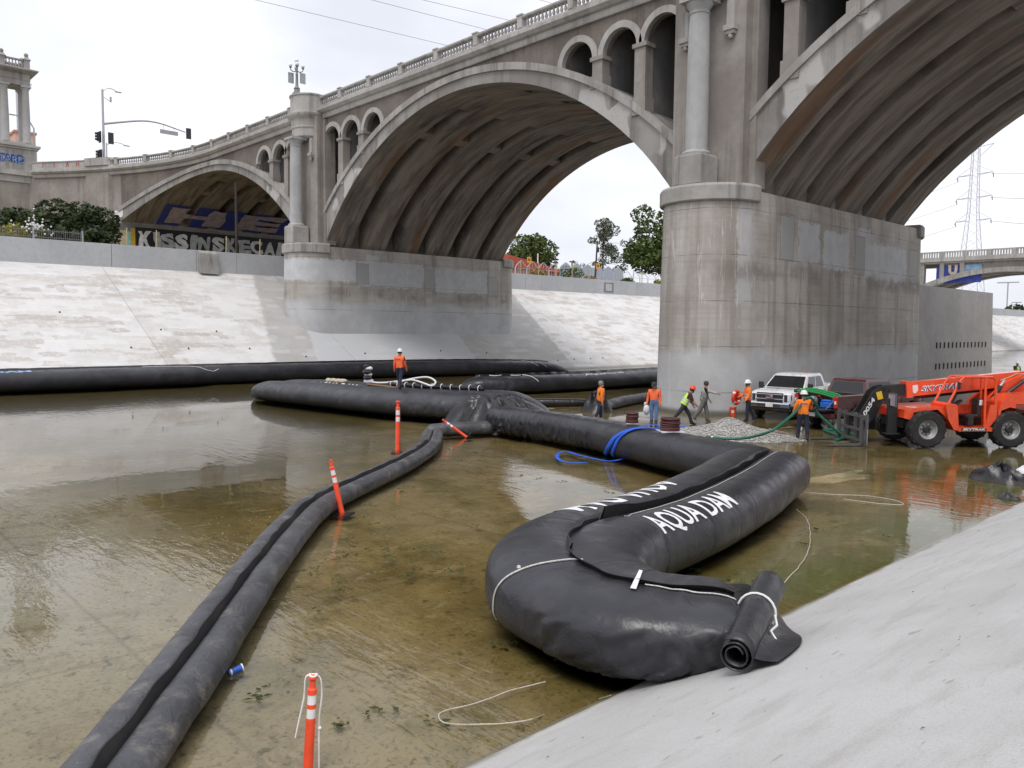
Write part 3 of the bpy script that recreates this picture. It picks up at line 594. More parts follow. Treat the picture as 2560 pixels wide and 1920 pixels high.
# piers
def nose(r, Xc, y0, y1, n=20, front=True, rear=True):
    p = [(Xc + r * math.cos(PI + PI * i / n), y0 + r * math.sin(PI + PI * i / n)) for i in range(n + 1)]
    p += [(Xc + r * math.cos(PI * i / n), y1 + r * math.sin(PI * i / n)) for i in range(n + 1)]
    return p
def loft(m, rings):
    n = len(rings[0][0]); vs = []
    for poly, z in rings: vs += [(x, y, z) for x, y in poly]
    fs = [(i * n + j, i * n + (j + 1) % n, (i + 1) * n + (j + 1) % n, (i + 1) * n + j) for i in range(len(rings) - 1) for j in range(n)]
    fs += [tuple(range(n - 1, -1, -1)), tuple(range((len(rings) - 1) * n, len(rings) * n))]
    return m.add(vs, fs)
def pier(Xc, mat, lamp=False):
    m = MB(); loft(m, [(nose(2.52, Xc, YF, YR), -.5), (nose(2.48, Xc, YF, YR), 2.5), (nose(2.42, Xc, YF, YR), 6), (nose(2.36, Xc, YF, YR), 9.95), (nose(2.3, Xc, YF, YR), 10.55)])
    p = m.build('pier', mat, V, smooth=30)
    for y, a, b in ((YF, PI * .98, PI * 2.02), (YR, -PI * .02, PI * 1.02)):
        m = MB(); pr = [(1.2, 9.98), (2.5, 9.98), (2.56, 10.04), (2.56, 10.66), (2.48, 10.78), (1.2, 10.82)]
        m.lathe(pr, 24, (Xc, y, 0), a0=a, a1=b); n_ = 25; k = len(pr); o = len(m.v) - n_ * k
        m.f += [tuple(o + i * n_ for i in range(k)), tuple(o + i * n_ + 24 for i in range(k))]; m.m += [0, 0]
        m.build('pier_cap', M['light_concrete'], p, smooth=30)
    m = MB(); m.cbox((Xc, 32.9, 11.5), (1.5, 1.5, 1.4), bev=.05); m.cbox((Xc, 32.9, 12.22), (1.38, 1.38, .1), bev=.03); m.build('pedestal', M['light_concrete'], p)
    m = MB(); m.lathe([(.66, 12.26), (.68, 12.34), (.64, 12.42), (.54, 12.46), (.53, 12.6), (.53, 15), (.5, 17.5), (.46, 18.75), (.5, 18.78), (.5, 18.84), (.46, 18.88), (.47, 19.0), (.62, 19.2), (.64, 19.3)], 20, (Xc, 32.9, 0)); m.box(Xc - .68, Xc + .68, 32.2, 33.6, 19.3, 19.48); m.build('column', M['column_concrete'], p, smooth=40)
    m = MB(); m.box(Xc - 1.98, Xc + 1.98, 33.75, YF + .9, 10.5, 21.1); m.box(Xc - 1.3, Xc + 1.3, YF + .9, YR + .3, 10.5, 21.1); m.build('pier_shaft', M['shaft_concrete'], p)
    m = MB(); m.box(Xc - 2.3, Xc - 1.985, YF - .1, YF + .85, 10.7, 20.9); m.box(Xc + 1.985, Xc + 2.3, YF - .1, YF + .85, 10.7, 20.9); m.build('pilaster', M['shaft_concrete'], p)
    m = MB(); a0, a1 = PI * 1.0, PI * 2.0
    pr = [(1.0, 19.44), (1.35, 19.5), (1.48, 19.6), (1.5, 20.25), (1.56, 20.28), (1.56, 20.36), (1.52, 20.4), (1.56, 20.95), (1.82, 21.15), (1.9, 21.3), (1.9, 21.42), (1.66, 21.5), (1.62, 21.6), (1.62, 22.82), (1.7, 22.88), (1.7, 22.98), (1.6, 23.02), (.05, 23.03)]
    m.lathe(pr, 24, (Xc, 34.25, 0), a0=a0, a1=a1); m.box(Xc - 1.61, Xc + 1.61, 34.25, 35.0, 21.84, 22.99); m.build('turret', M['trim_concrete'], p, smooth=35)
    for sx in (-1, 1):
        m = MB(); X = Xc + sx * 1.25
        m.box(X - .2, X + .2, 33.55, 33.76, 18.2, 19.4); m.box(X - .3, X + .3, 33.42, 33.76, 17.95, 18.2); m.box(X - .22, X + .22, 33.5, 33.76, 17.78, 17.95); m.ball((X, 33.6, 17.68), .13, 8, 6); m.build('bracket', M['light_concrete'], p)
    return p
pier(-22.5, M['pier_near']); pier(-61.8, M['pier_far']); pier(16.5, M['pier_near'])
# pier tail wall downstream of the near pier, with two rows of slots
W = thing('pier_tail_wall', 'smooth grey tail wall behind the near pier with two rows of slots', 'wall', (-21, 63, 0))
m = MB(); loft(m, [([(-22.4, 54.5), (-20.2, 54.5), (-20.2, 70.6), (-20.7, 71.2), (-22.0, 71.2), (-22.4, 70.6)], -.4), ([(-22.3, 54.5), (-20.26, 54.5), (-20.26, 70.0), (-20.7, 70.5), (-21.9, 70.5), (-22.3, 70.0)], 7.02)]); m.build('wall_body', concrete('tail_wall_concrete', (.36, .345, .33), (.42, .405, .39), .18, (.26, .245, .23), fine=.5), W)
for z in (3.05, 1.6):
    for k in range(14):
        m = MB(); y = 58.4 + k * .79 + (.12 if k == 0 else 0); m.cbox((-20.2 - z * .0085, y, z), (.1, .13, .4)); m.build('slot', M['graf_black'], W)
# abutment on the far bank
B = thing('abutment', 'flared grey concrete bridge abutment with red letters on its parapet', 'abutment', (-103, 34, 10))
m = MB(); xs = [-109.2, -107, -105, -103, -101, -99.4, -98.5]
ring_ = [(x, yf(x) + .15) for x in xs] + [(-98.5, YR), (-109.2, YR)]
m2 = MB(); loft(m2, [(ring_, 8.5), (ring_, 21.1)]); m2.build('wing_wall', M['shaft_concrete'], B)
m = MB(); q = [(-102.5, yf(-102.5) - .25), (-99.7, yf(-99.7) - .25), (-99.5, yf(-99.5) + .5), (-102.2, yf(-102.2) + .5)]; loft(m, [(q, 8.5), (q, 21.15)]); m.build('pilaster', M['shaft_concrete'], B)
q = [(x, y - .1) for x, y in q]; m = MB(); loft(m, [(q, 22.11), (q, 22.98)]); m.build('parapet_block', M['trim_concrete'], B)
for ch, X in (('J', -107.6), ('I', -106.3), ('A', -105.0), ('H', -103.8)):
    t = Vector((1, (yf(X + .05) - yf(X - .05)) / .1, 0)).normalized(); nr = Vector((t.y, -t.x, 0))
    letters(ch, .75, lambda a, b, X=X, t=t, nr=nr: Vector((X, yf(X), 22.16)) + t * a + nr * .13 + Vector((0, 0, b)), 'red_letter', M['graf_red'], B, bold=.02)
# ------------------------------------------------------------------ placing things from measured sight lines
def ray(u, v): return (fw * CAM_F + rt * (u - 1280) - up * (v - 960)).normalized()
def at(u, v, z=0.0):
    d = ray(u, v); return Vector((0, 0, CAM_H)) + d * ((z - CAM_H) / d.z)
def atx(u, v, X):
    d = ray(u, v); return Vector((0, 0, CAM_H)) + d * (X / d.x)
def aty(u, v, Y):
    d = ray(u, v); return Vector((0, 0, CAM_H)) + d * (Y / d.y)
def at_slope(u, v, lift=0.0):
    d = ray(u, v); t = (5.4 * NS + lift - CAM_H) / (d.z - NS * d.x); return Vector((0, 0, CAM_H)) + d * t

# ------------------------------------------------------------------ water-filled dams
class Dam:
    def __init__(s, ctrl, lobes=2, groove=.13, wr=.02, creases=(), ends=(1.2, 1.2), e=.78, n=48, ds=.12, seed=0, wz=(), gfade=None):
        s.lobes, s.groove, s.wr, s.cr, s.ends, s.e, s.n, s.seed, s.wz, s.gfade = lobes, groove, wr, creases, ends, e, n, seed, wz, gfade
        P = [Vector((c[0], c[1], c[2])) for c in ctrl]; W = [Vector((c[3], c[4], 0)) for c in ctrl]
        k = 24; p = cat_rom(P, k); w_ = cat_rom(W, k); acc = [0]
        for a, b in zip(p, p[1:]): acc.append(acc[-1] + (b - a).length)
        s.p, s.w, s.acc, s.L = p, w_, acc, acc[-1]; s.ds = ds
    def at(s, d):
        d = max(0, min(s.L, d)); lo, hi = 0, len(s.acc) - 1
        while hi - lo > 1:
            m = (lo + hi) // 2
            if s.acc[m] <= d: lo = m
            else: hi = m
        t = (d - s.acc[lo]) / max(1e-6, s.acc[hi] - s.acc[lo]); return s.p[lo].lerp(s.p[hi], t), s.w[lo].lerp(s.w[hi], t)
    def P(s, d, ph, off=0.0, smooth=False):
        c, wh = s.at(d); a, _ = s.at(d - .25); b, _ = s.at(d + .25); t = (b - a); t.z = 0; t.normalize(); side = Vector((t.y, -t.x, 0))
        w, h = wh.x, wh.y; k = 1.0
        for dist, en in ((d, s.ends[0]), (s.L - d, s.ends[1])):
            if en and dist < en: q = 1 - dist / en; k = min(k, math.sqrt(max(.0004, 1 - q * q)))
        w *= .25 + .75 * k; h *= .08 + .92 * k
        cc, ss = math.cos(ph), math.sin(ph)
        lx = w / 2 * math.copysign(abs(cc) ** s.e, cc); lz = h / 2 + h / 2 * math.copysign(abs(ss) ** s.e, ss)
        if ss < 0: lx *= 1 - .1 * (-ss) ** 2
        if s.lobes == 2 and ss > 0:
            gf = interp(d, s.gfade) if s.gfade else 1.0; lz -= h * (.10 * math.exp(-(lx / (w * .17)) ** 2) + s.groove * math.exp(-(lx / (w * .035)) ** 2)) * min(1, k * 1.2) * gf
        nx, nz = cc, ss; o = off
        if not smooth:
            q = Vector((d * .9 + s.seed, ph * .9, s.seed)); o += s.wr * noise.noise(q * 1.3) + s.wr * .5 * noise.noise(q * 3.1)
            for z0, z1, amp in s.wz:
                if z0 - .3 < d < z1 + .3:
                    f = sm(z0 - .3, z0 + .2, d) * sm(z1 + .3, z1 - .2, d); r = noise.noise(Vector((d * 4.6 + 1.2 * noise.noise(Vector((d, ph * 2, 3))), ph * 1.1, s.seed + 5)))
                    r2 = noise.noise(Vector((d * 10.5 + 1.6 * noise.noise(Vector((d * 2, ph * 3, 9))), ph * 1.3, s.seed + 8))); fl = sm(.62, -.15, ss); o += amp * f * (.25 * r - math.exp(-(r / .09) ** 2) * (.08 + .6 * fl) + .4 * math.exp(-((r - .26) / .13) ** 2) * fl - .3 * math.exp(-(r2 / .13) ** 2) * fl)
            for cp, ca, tilt in s.cr:
                x = d - cp - tilt * (ph - PI / 2); o -= ca * math.exp(-(x / .035) ** 2) * (.4 + .6 * abs(noise.noise(Vector((cp * 7, ph * 1.7, 1)))) * 2) * (1 if ss > -.3 else .3)
        return c + side * (lx + nx * o) + Vector((0, 0, max(-.05, lz + nz * o)))
    def mesh(s):
        ds_ = []; d = 0.0
        while d < s.L: ds_.append(d); d += s.ds * (.45 if any(a - .3 < d < b + .3 and c > .03 for a, b, c in s.wz) else 1 if min(d, s.L - d) > .6 else .5)
        ds_.append(s.L)
        for cp, _, tl in s.cr: ds_ += [cp + o for o in (-.06, -.03, 0, .03, .06)]
        ds_ = sorted(x for x in ds_ if 0 <= x <= s.L)
        phs = [2 * PI * j / s.n for j in range(s.n)]
        if s.lobes == 2: phs = sorted(phs + [PI / 2 + o for o in (-.02, .02, -.05, .05)])
        m = MB(); k = len(phs)
        m.add([s.P(d, ph) for d in ds_ for ph in phs], [(i * k + j, i * k + (j + 1) % k, (i + 1) * k + (j + 1) % k, (i + 1) * k + j) for i in range(len(ds_) - 1) for j in range(k)] + [tuple(range(k)), tuple(range((len(ds_) - 1) * k + k - 1, (len(ds_) - 1) * k - 1, -1))])
        return m
    def flap(s, d0, d1, h=.09, lean=.08, wob=.05, ph=PI / 2, n=None):
        """upright seam flap along the top"""
        m = MB(); n = n or max(6, int((d1 - d0) / .12)); vs = []
        for i in range(n + 1):
            d = lerp(d0, d1, i / n); b = s.P(d, ph, 0, True); c, _ = s.at(d); a, _ = s.at(d - .2); e2, _ = s.at(d + .2); t = (e2 - a).normalized(); sd_ = Vector((t.y, -t.x, 0))
            q = noise.noise(Vector((d * 1.7, s.seed, 2))); hh = h * (.92 + .2 * noise.noise(Vector((d * 1.3, s.seed, 9)))); ln = lean + wob * q
            tp = b + sd_ * ln + Vector((0, 0, hh)); 
            vs += [b - sd_ * .012 - Vector((0, 0, .03)), tp - sd_ * .008, tp + sd_ * .008, b + sd_ * .03 - Vector((0, 0, .03))]
        fs = [(i * 4 + j, i * 4 + j + 1, (i + 1) * 4 + j + 1, (i + 1) * 4 + j) for i in range(n) for j in range(3)]
        m.add(vs, fs); return m
    def line(s, d0, d1, ph, r=.008, off=.006, n=40):
        p = [s.P(lerp(d0, d1, i / n), ph(i / n) if callable(ph) else ph, off) for i in range(n + 1)]; m = MB(); m.tube(p, r, 5); return m
    def band(s, d, p0, p1, w, off=.006, n=16, tilt=0):
        m = MB(); vs = []
        for i in range(n + 1):
            ph = lerp(p0, p1, i / n); dd = d + tilt * i / n
            vs += [s.P(dd - w / 2, ph, off), s.P(dd + w / 2, ph, off)]
        m.add(vs, [(2 * i, 2 * i + 1, 2 * i + 3, 2 * i + 2) for i in range(n)]); return m
    def text(s, txt, d0, ph0, size, width, name, parent, flip=False, cond=1.0):
        V_, F_ = text_polys(txt, size, .06, cond, .012)
        k = width / max(v[0] for v in V_); c, wh = s.at(d0 + width / 2); rr = (wh.x + wh.y) / 4.6
        m = MB(); m.add([s.P(d0 + (width - a * k if flip else a * k), ph0 + (-1 if flip else 1) * (b / rr), .007) for a, b in V_], F_)
        return m.build(name, M['stencil'], parent, fix=False)

# --- the big folded dam in the foreground: one bag in three legs
Z = thing('water_dam', 'huge black water-filled dam bag folded in a zigzag, white stencilled lettering on top', 'water dam', (-8.5, 11, 0))
dB = Dam([(-10.1, 18.55, -.03, 2.0, 1.12), (-9.75, 17.2, -.03, 2.15, 1.18), (-8.98, 14.6, -.03, 2.15, 1.15), (-8.4, 12.0, -.03, 2.15, 1.12), (-8.2, 10.3, -.03, 2.2, 1.12), (-8.05, 9.3, -.03, 2.3, 1.15), (-7.7, 8.4, -.03, 2.3, 1.15), (-7.12, 7.75, -.03, 2.25, 1.12), (-6.45, 7.5, -.02, 2.1, 1.05), (-5.85, 7.4, .02, 2.0, 1.02), (-5.35, 7.65, .08, 1.9, .95), (-4.98, 7.92, .2, 1.8, .82), (-4.66, 8.2, .34, 1.6, .6)], wr=.010, e=.72, n=92, ds=.07, ends=(.9, .35), seed=3,
          creases=[(2.2, .012, .1), (5.6, .01, .05), (6.6, .012, -.05), (7.4, .016, .1), (8.95, .05, .16), (9.55, .014, .2), (9.9, .01, -.1), (11.9, .03, .12)], wz=((12.2, 14.4, .05),), gfade=((0, 1), (8, 1), (9.6, .45), (11, .15), (14, .1)))
bag = dB.mesh().build('bag_section', M['dam'], Z, smooth=50)
dA = Dam([(-22.9, 20.4, 0, 1.2, 1.0), (-21.2, 20.25, -.02, 1.3, 1.05), (-18.6, 20.15, -.02, 1.3, 1.05), (-16.3, 19.65, -.02, 1.32, 1.08), (-14.1, 19.0, -.02, 1.35, 1.08), (-12.1, 18.45, -.02, 1.4, 1.1), (-10.6, 18.1, -.02, 1.5, 1.1), (-9.6, 17.9, 0, 1.5, 1.0)], lobes=1, wr=.012, ends=(.5, .8), n=44, ds=.09, seed=11,
          creases=[(2.35, .02, .06), (3.3, .02, -.1), (6.1, .02, .08), (7.1, .025, .05), (8.3, .018, .08), (8.7, .018, .1), (9.6, .03, .09), (10.4, .016, .05)], wz=((.2, 3.0, .09), (3.0, 6.4, .05)))
dA.mesh().build('bag_section', M['dam'], Z, smooth=50)
f1 = dB.flap(.9, 9.3, .28, -.08, .05).build('seam_flap', M['graf_black'], Z, smooth=60)
dB.flap(9.4, 11.3, .09, -.02, .12).build('seam_flap', M['graf_black'], Z, smooth=60)
dB.flap(11.5, 13.9, .08, .12, .14).build('seam_flap', M['graf_black'], Z, smooth=60)
m = MB(); m.tube([dB.P(lerp(1, 9.1, i / 70), PI / 2 + .17, .012) for i in range(71)], .006, 5); m.build('seam_cord', M['cord'], Z)
# the lashing round the near leg, and the cord to the rolled end
m = MB(); m.tube([dB.P(11.75 - .25 * i / 24, PI * .5 - (PI * .62) * i / 24, .012) for i in range(25)], .011, 5); m.ball(dB.P(11.62, PI * .27, .02), .03, 6, 4); m.build('lashing', M['cord'], Z)
m = MB(); m.tube([dB.P(lerp(12.9, 14.4, i / 20), PI * .5 - .2 * i / 20 - .05, .015) for i in range(21)], .01, 5); m.build('lashing', M['cord'], Z)
m = MB(); m.add([dB.P(12.75, PI * .5 + .05, .1), dB.P(12.80, PI * .5 + .05, .1), dB.P(12.86, PI * .5 - .22, .02), dB.P(12.81, PI * .5 - .22, .02)], [(0, 1, 2, 3)]); m.build('cord_tab', M['stencil'], Z, fix=False)
m = MB(); c_ = dB.P(6.9, PI / 2, .1); m.tube([c_ + Vector((.02 * math.cos(a), .13 * math.cos(a) + .05, .06 * math.sin(a) + .05)) for a in [2 * PI * i / 16 for i in range(17)]], .012, 6); m.build('lifting_loop', M['dam_dark'], Z)
dB.text('AQUA DAM', 6.35, PI * .865, .66, 2.7, 'stencil_lettering', Z, flip=True)
dB.text('AQUA DAM', 5.9, PI * .20, .62, 3.4, 'stencil_lettering', Z)
# rolled-up end on the concrete bank
E0 = at_slope(1838, 1640, .2); E1 = at(1922, 1466, .95)
ax = (E1 - E0).normalized(); m = MB(); n = 40; k = 12; vs = []
s1 = ax.cross(Vector((0, 0, 1))).normalized(); s2 = s1.cross(ax)
for j in range(k + 1):
    c_ = E0.lerp(E1, j / k)
    for i in range(n + 1):
        a = 2 * PI * 2.3 * i / n + .3; r = .07 + .10 * i / n + .012 * noise.noise(Vector((j * .5, a, 0))) + .02 * (j / k); vs.append(c_ + s1 * math.cos(a) * r + s2 * math.sin(a) * r)
m.add(vs, [(j * (n + 1) + i, j * (n + 1) + i + 1, (j + 1) * (n + 1) + i + 1, (j + 1) * (n + 1) + i) for j in range(k) for i in range(n)])
roll = m.build('rolled_end', M['dam'], Z, smooth=60, fix=False)
sol = roll.modifiers.new('thick', 'SOLIDIFY'); sol.thickness = .012
m = MB(); vs = []   # loose apron of fabric from the bag to the roll and hanging beyond it
for j in range(13):
    t = j / 12; q = E0.lerp(E1, t); b0 = dB.P(dB.L - .3, PI * (-.05 + .62 * t), .0)
    for i in range(9):
        s_ = i / 8; p = b0.lerp(q - Vector((.0, .0, .05)), s_) + Vector((0, 0, .03 * math.sin(s_ * PI) * (1 + noise.noise(Vector((i * .9, j * .7, 3)))))) ; vs.append(p)
m.add(vs, [(j * 9 + i, j * 9 + i + 1, (j + 1) * 9 + i + 1, (j + 1) * 9 + i) for j in range(12) for i in range(8)]); m.build('end_apron', M['dam_dark'], Z, smooth=60, fix=False)
m = MB(); vs = []; off = Vector((.42, .3, 0))
for j in range(13):
    t = j / 12; q = E0.lerp(E1, t) + s2 * .1
    for i in range(7):
        s_ = i / 6; p = q + off * s_ * (.45 + .55 * math.sin(PI * (t * .8 + .2))); gz = max(NS * (p.x + 5.4), -.02) + .03; p.z = lerp(p.z, max(gz, p.z - .75), s_ ** .8) + .02 * noise.noise(Vector((i, j * .6, 8))); vs.append(p)
m.add(vs, [(j * 7 + i, j * 7 + i + 1, (j + 1) * 7 + i + 1, (j + 1) * 7 + i) for j in range(12) for i in range(6)]); m.build('end_apron', M['dam'], Z, smooth=60, fix=False)
for t in (.58,):
    c_ = E0.lerp(E1, t); m = MB(); m.tube([c_ + (s1 * math.cos(a) + s2 * math.sin(a)) * .205 + ax * .03 * math.sin(a) for a in [2 * PI * i / 20 for i in range(21)]], .014, 6); m.tube([c_ + (s1 * math.cos(.2)) * .2, c_ + s1 * .24 - ax * .15 - s2 * .05, c_ + s1 * .2 - ax * .3 - s2 * .06, c_ + s1 * .3 - ax * .42 - s2 * .14], .014, 6); m.build('tie_rope', M['white_shell'], Z)

# --- low twin sleeve in the left foreground
S = thing('twin_sleeve', 'dusty dark twin fabric sleeve running from the near corner to the orange posts', 'water dam', (-14, 8, 0))
dS = Dam([(-5, 0.4, -.05, 0.8, .44), (-7.3, 2.15, -.05, 0.8, .44), (-9.3, 3.7, -.05, 0.8, .44), (-11.6, 5.45, -.05, 0.8, .44), (-13.7, 7.15, -.05, 0.8, .44), (-15.1, 8.45, -.05, 0.8, .44), (-16.1, 9.8, -.05, 0.74, .44), (-17.35, 11.65, -.05, 0.74, .44), (-18.6, 13.35, -.05, 0.74, .44), (-20.2, 15.2, -.05, 0.74, .44), (-21.9, 16.7, -.05, 0.74, .44), (-22.9, 17.5, -.05, 0.74, .44)], groove=.3, wr=.016, ends=(0, .5), n=44, ds=.1, seed=21, creases=[(2.0 + 1.7 * i + .5 * math.sin(i * 3.1), .014, .1 * math.sin(i)) for i in range(13)], wz=((12.5, 24, .02),))
dS.mesh().build('bag_section', M['dam_dusty'], S, smooth=50)
dS.flap(.3, 22.0, .21, -.035, .05).build('seam_flap', M['graf_black'], S, smooth=60)
dS2 = Dam([(-23.4, 17.5, -.05, .7, .5), (-23.1, 18.2, -.05, .75, .52), (-22.8, 19.0, -.05, .75, .52), (-22.4, 20.0, -.02, .7, .5)], lobes=1, wr=.03, ends=(.3, .3), n=30, ds=.08, seed=5, wz=((.2, 2.2, .03),))
dS2.mesh().build('bag_section', M['dam_dusty'], S, smooth=50)

# --- long dam in the middle on which a worker stands
D = thing('water_dam', 'broad muddy black dam bag in midstream with a worker standing on it', 'water dam', (-32, 21, 0))
dM = Dam([(-41.2, 19.9, -.05, 2.9, 1.05), (-38.6, 20.35, -.05, 3.7, 1.22), (-35.5, 20.75, -.05, 4.1, 1.3), (-31, 21.3, -.05, 4.2, 1.32), (-27.6, 22.2, -.05, 4.2, 1.32), (-25.4, 23.2, -.05, 3.9, 1.3), (-23.6, 24.3, -.05, 3.2, 1.1)], groove=.05, wr=.02, ends=(1.6, 2.2), n=60, ds=.14, seed=31, creases=[(5.2, .012, .1), (9.0, .012, 0)], wz=((13.0, 17.5, .07),))
dM.mesh().build('bag_section', M['dam_mid'], D, smooth=50)
dM.text('AQUA DAM', 4.4, PI * .40, .5, 3.2, 'stencil_lettering', D)
dM.flap(5.5, 15.5, .07, .1, .08).build('seam_flap', M['dam_dark'], D, smooth=60)
# crumpled tarp where the legs meet
m = MB(); c0 = Vector((-23.7, 21.2, 0))
def crump(u_, v_):
    a = 2 * PI * u_; r = v_; ca, sa = math.cos(a), math.sin(a); base = Vector((c0.x + ca * r * 2.5, c0.y + sa * r * 1.7, 0)); hh = 1.1 * (1 - r ** 2.6)
    w_ = .6 * noise.noise(Vector((ca * 2, sa * 2, r * 3))); k1 = 1 - abs(noise.noise(Vector((a * 2.6 + w_, r * 1.2, 3)))) * 2; k2 = 1 - abs(noise.noise(Vector((ca * 3.1 + r * 2, sa * 3.1 + w_, r * 4)))) * 2
    return base + Vector((ca * .12 * k1 * r, sa * .12 * k1 * r, max(-.03, hh * 1.12 + (.42 * k1 + .22 * k2) * r * (1.1 - r) * 1.7 - .12)))
m.grid(crump, 220, 46, cu=True); m.build('crumpled_tarp', M['dam_dark'], D, smooth=70, fix=True)
# rolled fabric bundle lashed with white ties lying along the top of the middle dam
R_ = thing('rolled_fabric', 'long roll of black fabric lashed with white ties on the midstream dam', 'fabric roll', (-27, 21.5, 1.3))
pts = [dM.P(d, PI * .55 + .05 * math.sin(d), .09) for d in [9.6 + .25 * i for i in range(23)]]
m = MB(); m.tube(pts, [.09 + .035 * noise.noise(Vector((i * .8, 2, 5))) for i in range(23)], 9); m.build('fabric', M['dam_dark'], R_, smooth=60)
for i in range(1, 22, 2):
    p = pts[i]; t = (pts[i + 1] - pts[i - 1]).normalized(); a_ = t.cross(Vector((0, 0, 1))).normalized(); b_ = a_.cross(t); m = MB(); m.tube([p + (a_ * math.cos(q) + b_ * math.sin(q)) * .135 for q in [2 * PI * j / 12 for j in range(13)]], .022, 5); m.build('tie', M['stencil'], R_)
m = MB(); q0 = dM.P(9.6, PI * .6, .05); loop = [Vector((.0, 0, 0)), Vector((.8, .4, .25)), Vector((1.9, .5, .38)), Vector((2.9, .2, .25)), Vector((3.3, -.3, .1)), Vector((2.6, -.2, .16)), Vector((1.5, .1, .22)), Vector((.6, .3, .18)), Vector((-.5, -.3, .02)), Vector((-1.6, -.5, .0))]
m.tube([q0 + p for p in cat_rom(loop, 6)], .045, 7); tag(m.build('white_hose', M['stencil'], smooth=60), 'looped white hose lying on the midstream dam beside the lashed roll', 'hose')
sbm = MB()
for k in range(4):
    c_ = dM.P(5.1 + .38 * k, PI * .53, .08); sb = MB(); sb.ball((0, 0, 0), .24, 10, 7, (1, .6, .5)); sb.xf(T(*c_) @ Rz(.3 * k)); tag(sb.build('sand_bag', M['tan_bag'], smooth=60), ('leftmost', 'second', 'third', 'rightmost')[k] + ' of four tan sandbags in a row on the midstream dam', 'sandbag', 'sandbags on the midstream dam')
PB = thing('black_white_bundle', 'upright black and white plastic-wrapped bundle on the midstream dam', 'bundle', dM.P(8.0, PI * .55))
for k, (r_, z_, mm) in enumerate(((.24, .12, 'stencil'), (.2, .3, 'dam_dark'), (.19, .45, 'stencil'), (.21, .58, 'dam_dark'), (.17, .75, 'stencil'), (.15, .86, 'dam_dark'))):
    m = MB(); m.ball((.05 * math.sin(k * 2), .05 * math.cos(k * 3), z_), r_, 9, 6, (1.2, 1, .62)); m.build('wrapping', M[mm], PB, local=True)
a_ = dM.P(8.3, PI * .52, .06); b_ = dM.P(10.6, PI * .50, .07); m = MB(); m.bar(a_, b_, .16, .05); tag(m.build('plank', M['wood']), 'brown wooden plank lying on the midstream dam behind the worker', 'plank')

# --- far bank dam
Fd = thing('water_dam', 'long black dam bag along the toe of the far painted bank', 'water dam', (-53, 20, 0))
dF = Dam([(-53.3, -30, -.05, 2.3, 1.3), (-53.3, -5, -.05, 2.3, 1.3), (-53.2, 12, -.05, 2.3, 1.3), (-53.1, 24, -.05, 2.3, 1.3), (-52.8, 33, -.05, 2.3, 1.3), (-51.6, 40, -.05, 2.3, 1.3), (-49.6, 46, -.05, 2.2, 1.25), (-47.2, 50.8, -.05, 2.0, 1.1)], lobes=1, wr=.03, ends=(0, 3.0), n=36, ds=.35, seed=41, creases=[(34 + 2.9 * i + .7 * math.sin(i * 2), .03, .12) for i in range(16)])
dF.mesh().build('bag_section', M['dam'], Fd, smooth=50); dF.flap(30, 80, .12, -.1, .05, n=160, ph=PI * .55).build('seam_flap', M['dam_dark'], Fd, smooth=60)
g_ = plain('pale_blue_stencil', (.25, .42, .68), .6)
V_, F_ = text_polys('AQUA DAM', .62, .2, 1.0, .02); m = MB(); m.add([dF.P(36.2 + a * 1.5, PI * .28 + b * .9, .015) for a, b in V_], F_); m.build('stencil_lettering', g_, Fd, fix=False)
rp = MB(); rp.tube([dF.P(d, PI * p, .03) for d, p in ((47.4, .47), (49, .44), (50.3, .40), (50.8, .32), (51.2, .18), (51.6, .12), (52, .2))], .022, 6); tag(rp.build('rope', M['stencil'], smooth=60), 'white rope end hanging down the dam along the far bank', 'rope')
for p0, p1 in ((.5, .1), (.46, .06)):
    rp = MB(); rp.tube([dF.P(77.5 + 2 * (.5 - p0) * 10 + 1.2 * i / 8, PI * lerp(p0, p1, i / 8), .03) for i in range(9)], .02, 5); rp.build('lashing', M['stencil'], Fd)

# --- dam that leads to the near pier from behind
Gd = thing('water_dam', 'black dam bag with small white lettering disappearing behind the near pier', 'water dam', (-35, 38, 0))
dG = Dam([(-36.6, 29.9, -.05, 2.0, 1.1), (-35.2, 33, -.05, 2.1, 1.15), (-34.7, 38, -.05, 2.1, 1.15), (-34.9, 44, -.05, 2.1, 1.15), (-35.6, 52, -.05, 2.1, 1.15), (-36.4, 62, -.05, 2.1, 1.15)], lobes=1, wr=.03, ends=(1.4, 0), n=36, ds=.2, seed=51, creases=[(4.5, .03, .15), (6.3, .03, .1), (8.7, .03, .1), (10.9, .03, .12), (13.3, .03, .1)], wz=((.3, 4.2, .05),))
dG.mesh().build('bag_section', M['dam'], Gd, smooth=50); dG.flap(1, 25, .14, -.1, .1).build('seam_flap', M['dam_dark'], Gd, smooth=60)
V_, F_ = text_polys('AQUADAM', .5, .15, 1.0, .01); m = MB(); m.add([dG.P(8.6 + a * 1.55, PI * .26 + b * .85, .012) for a, b in V_], F_); m.build('stencil_lettering', M['stencil'], Gd, fix=False)
m = MB(); m.tube([dG.P(4.0 + .5 * i / 8, PI * lerp(.55, .1, i / 8), .03) for i in range(9)], .03, 5); m.build('lashing', M['cord'], Gd)
m = MB(); m.tube([dG.P(1.2 + 2.6 * i / 12, PI * (.5 + .06 * math.sin(i)), .05) for i in range(13)], .03, 5); m.build('lashing', M['cord'], Gd)

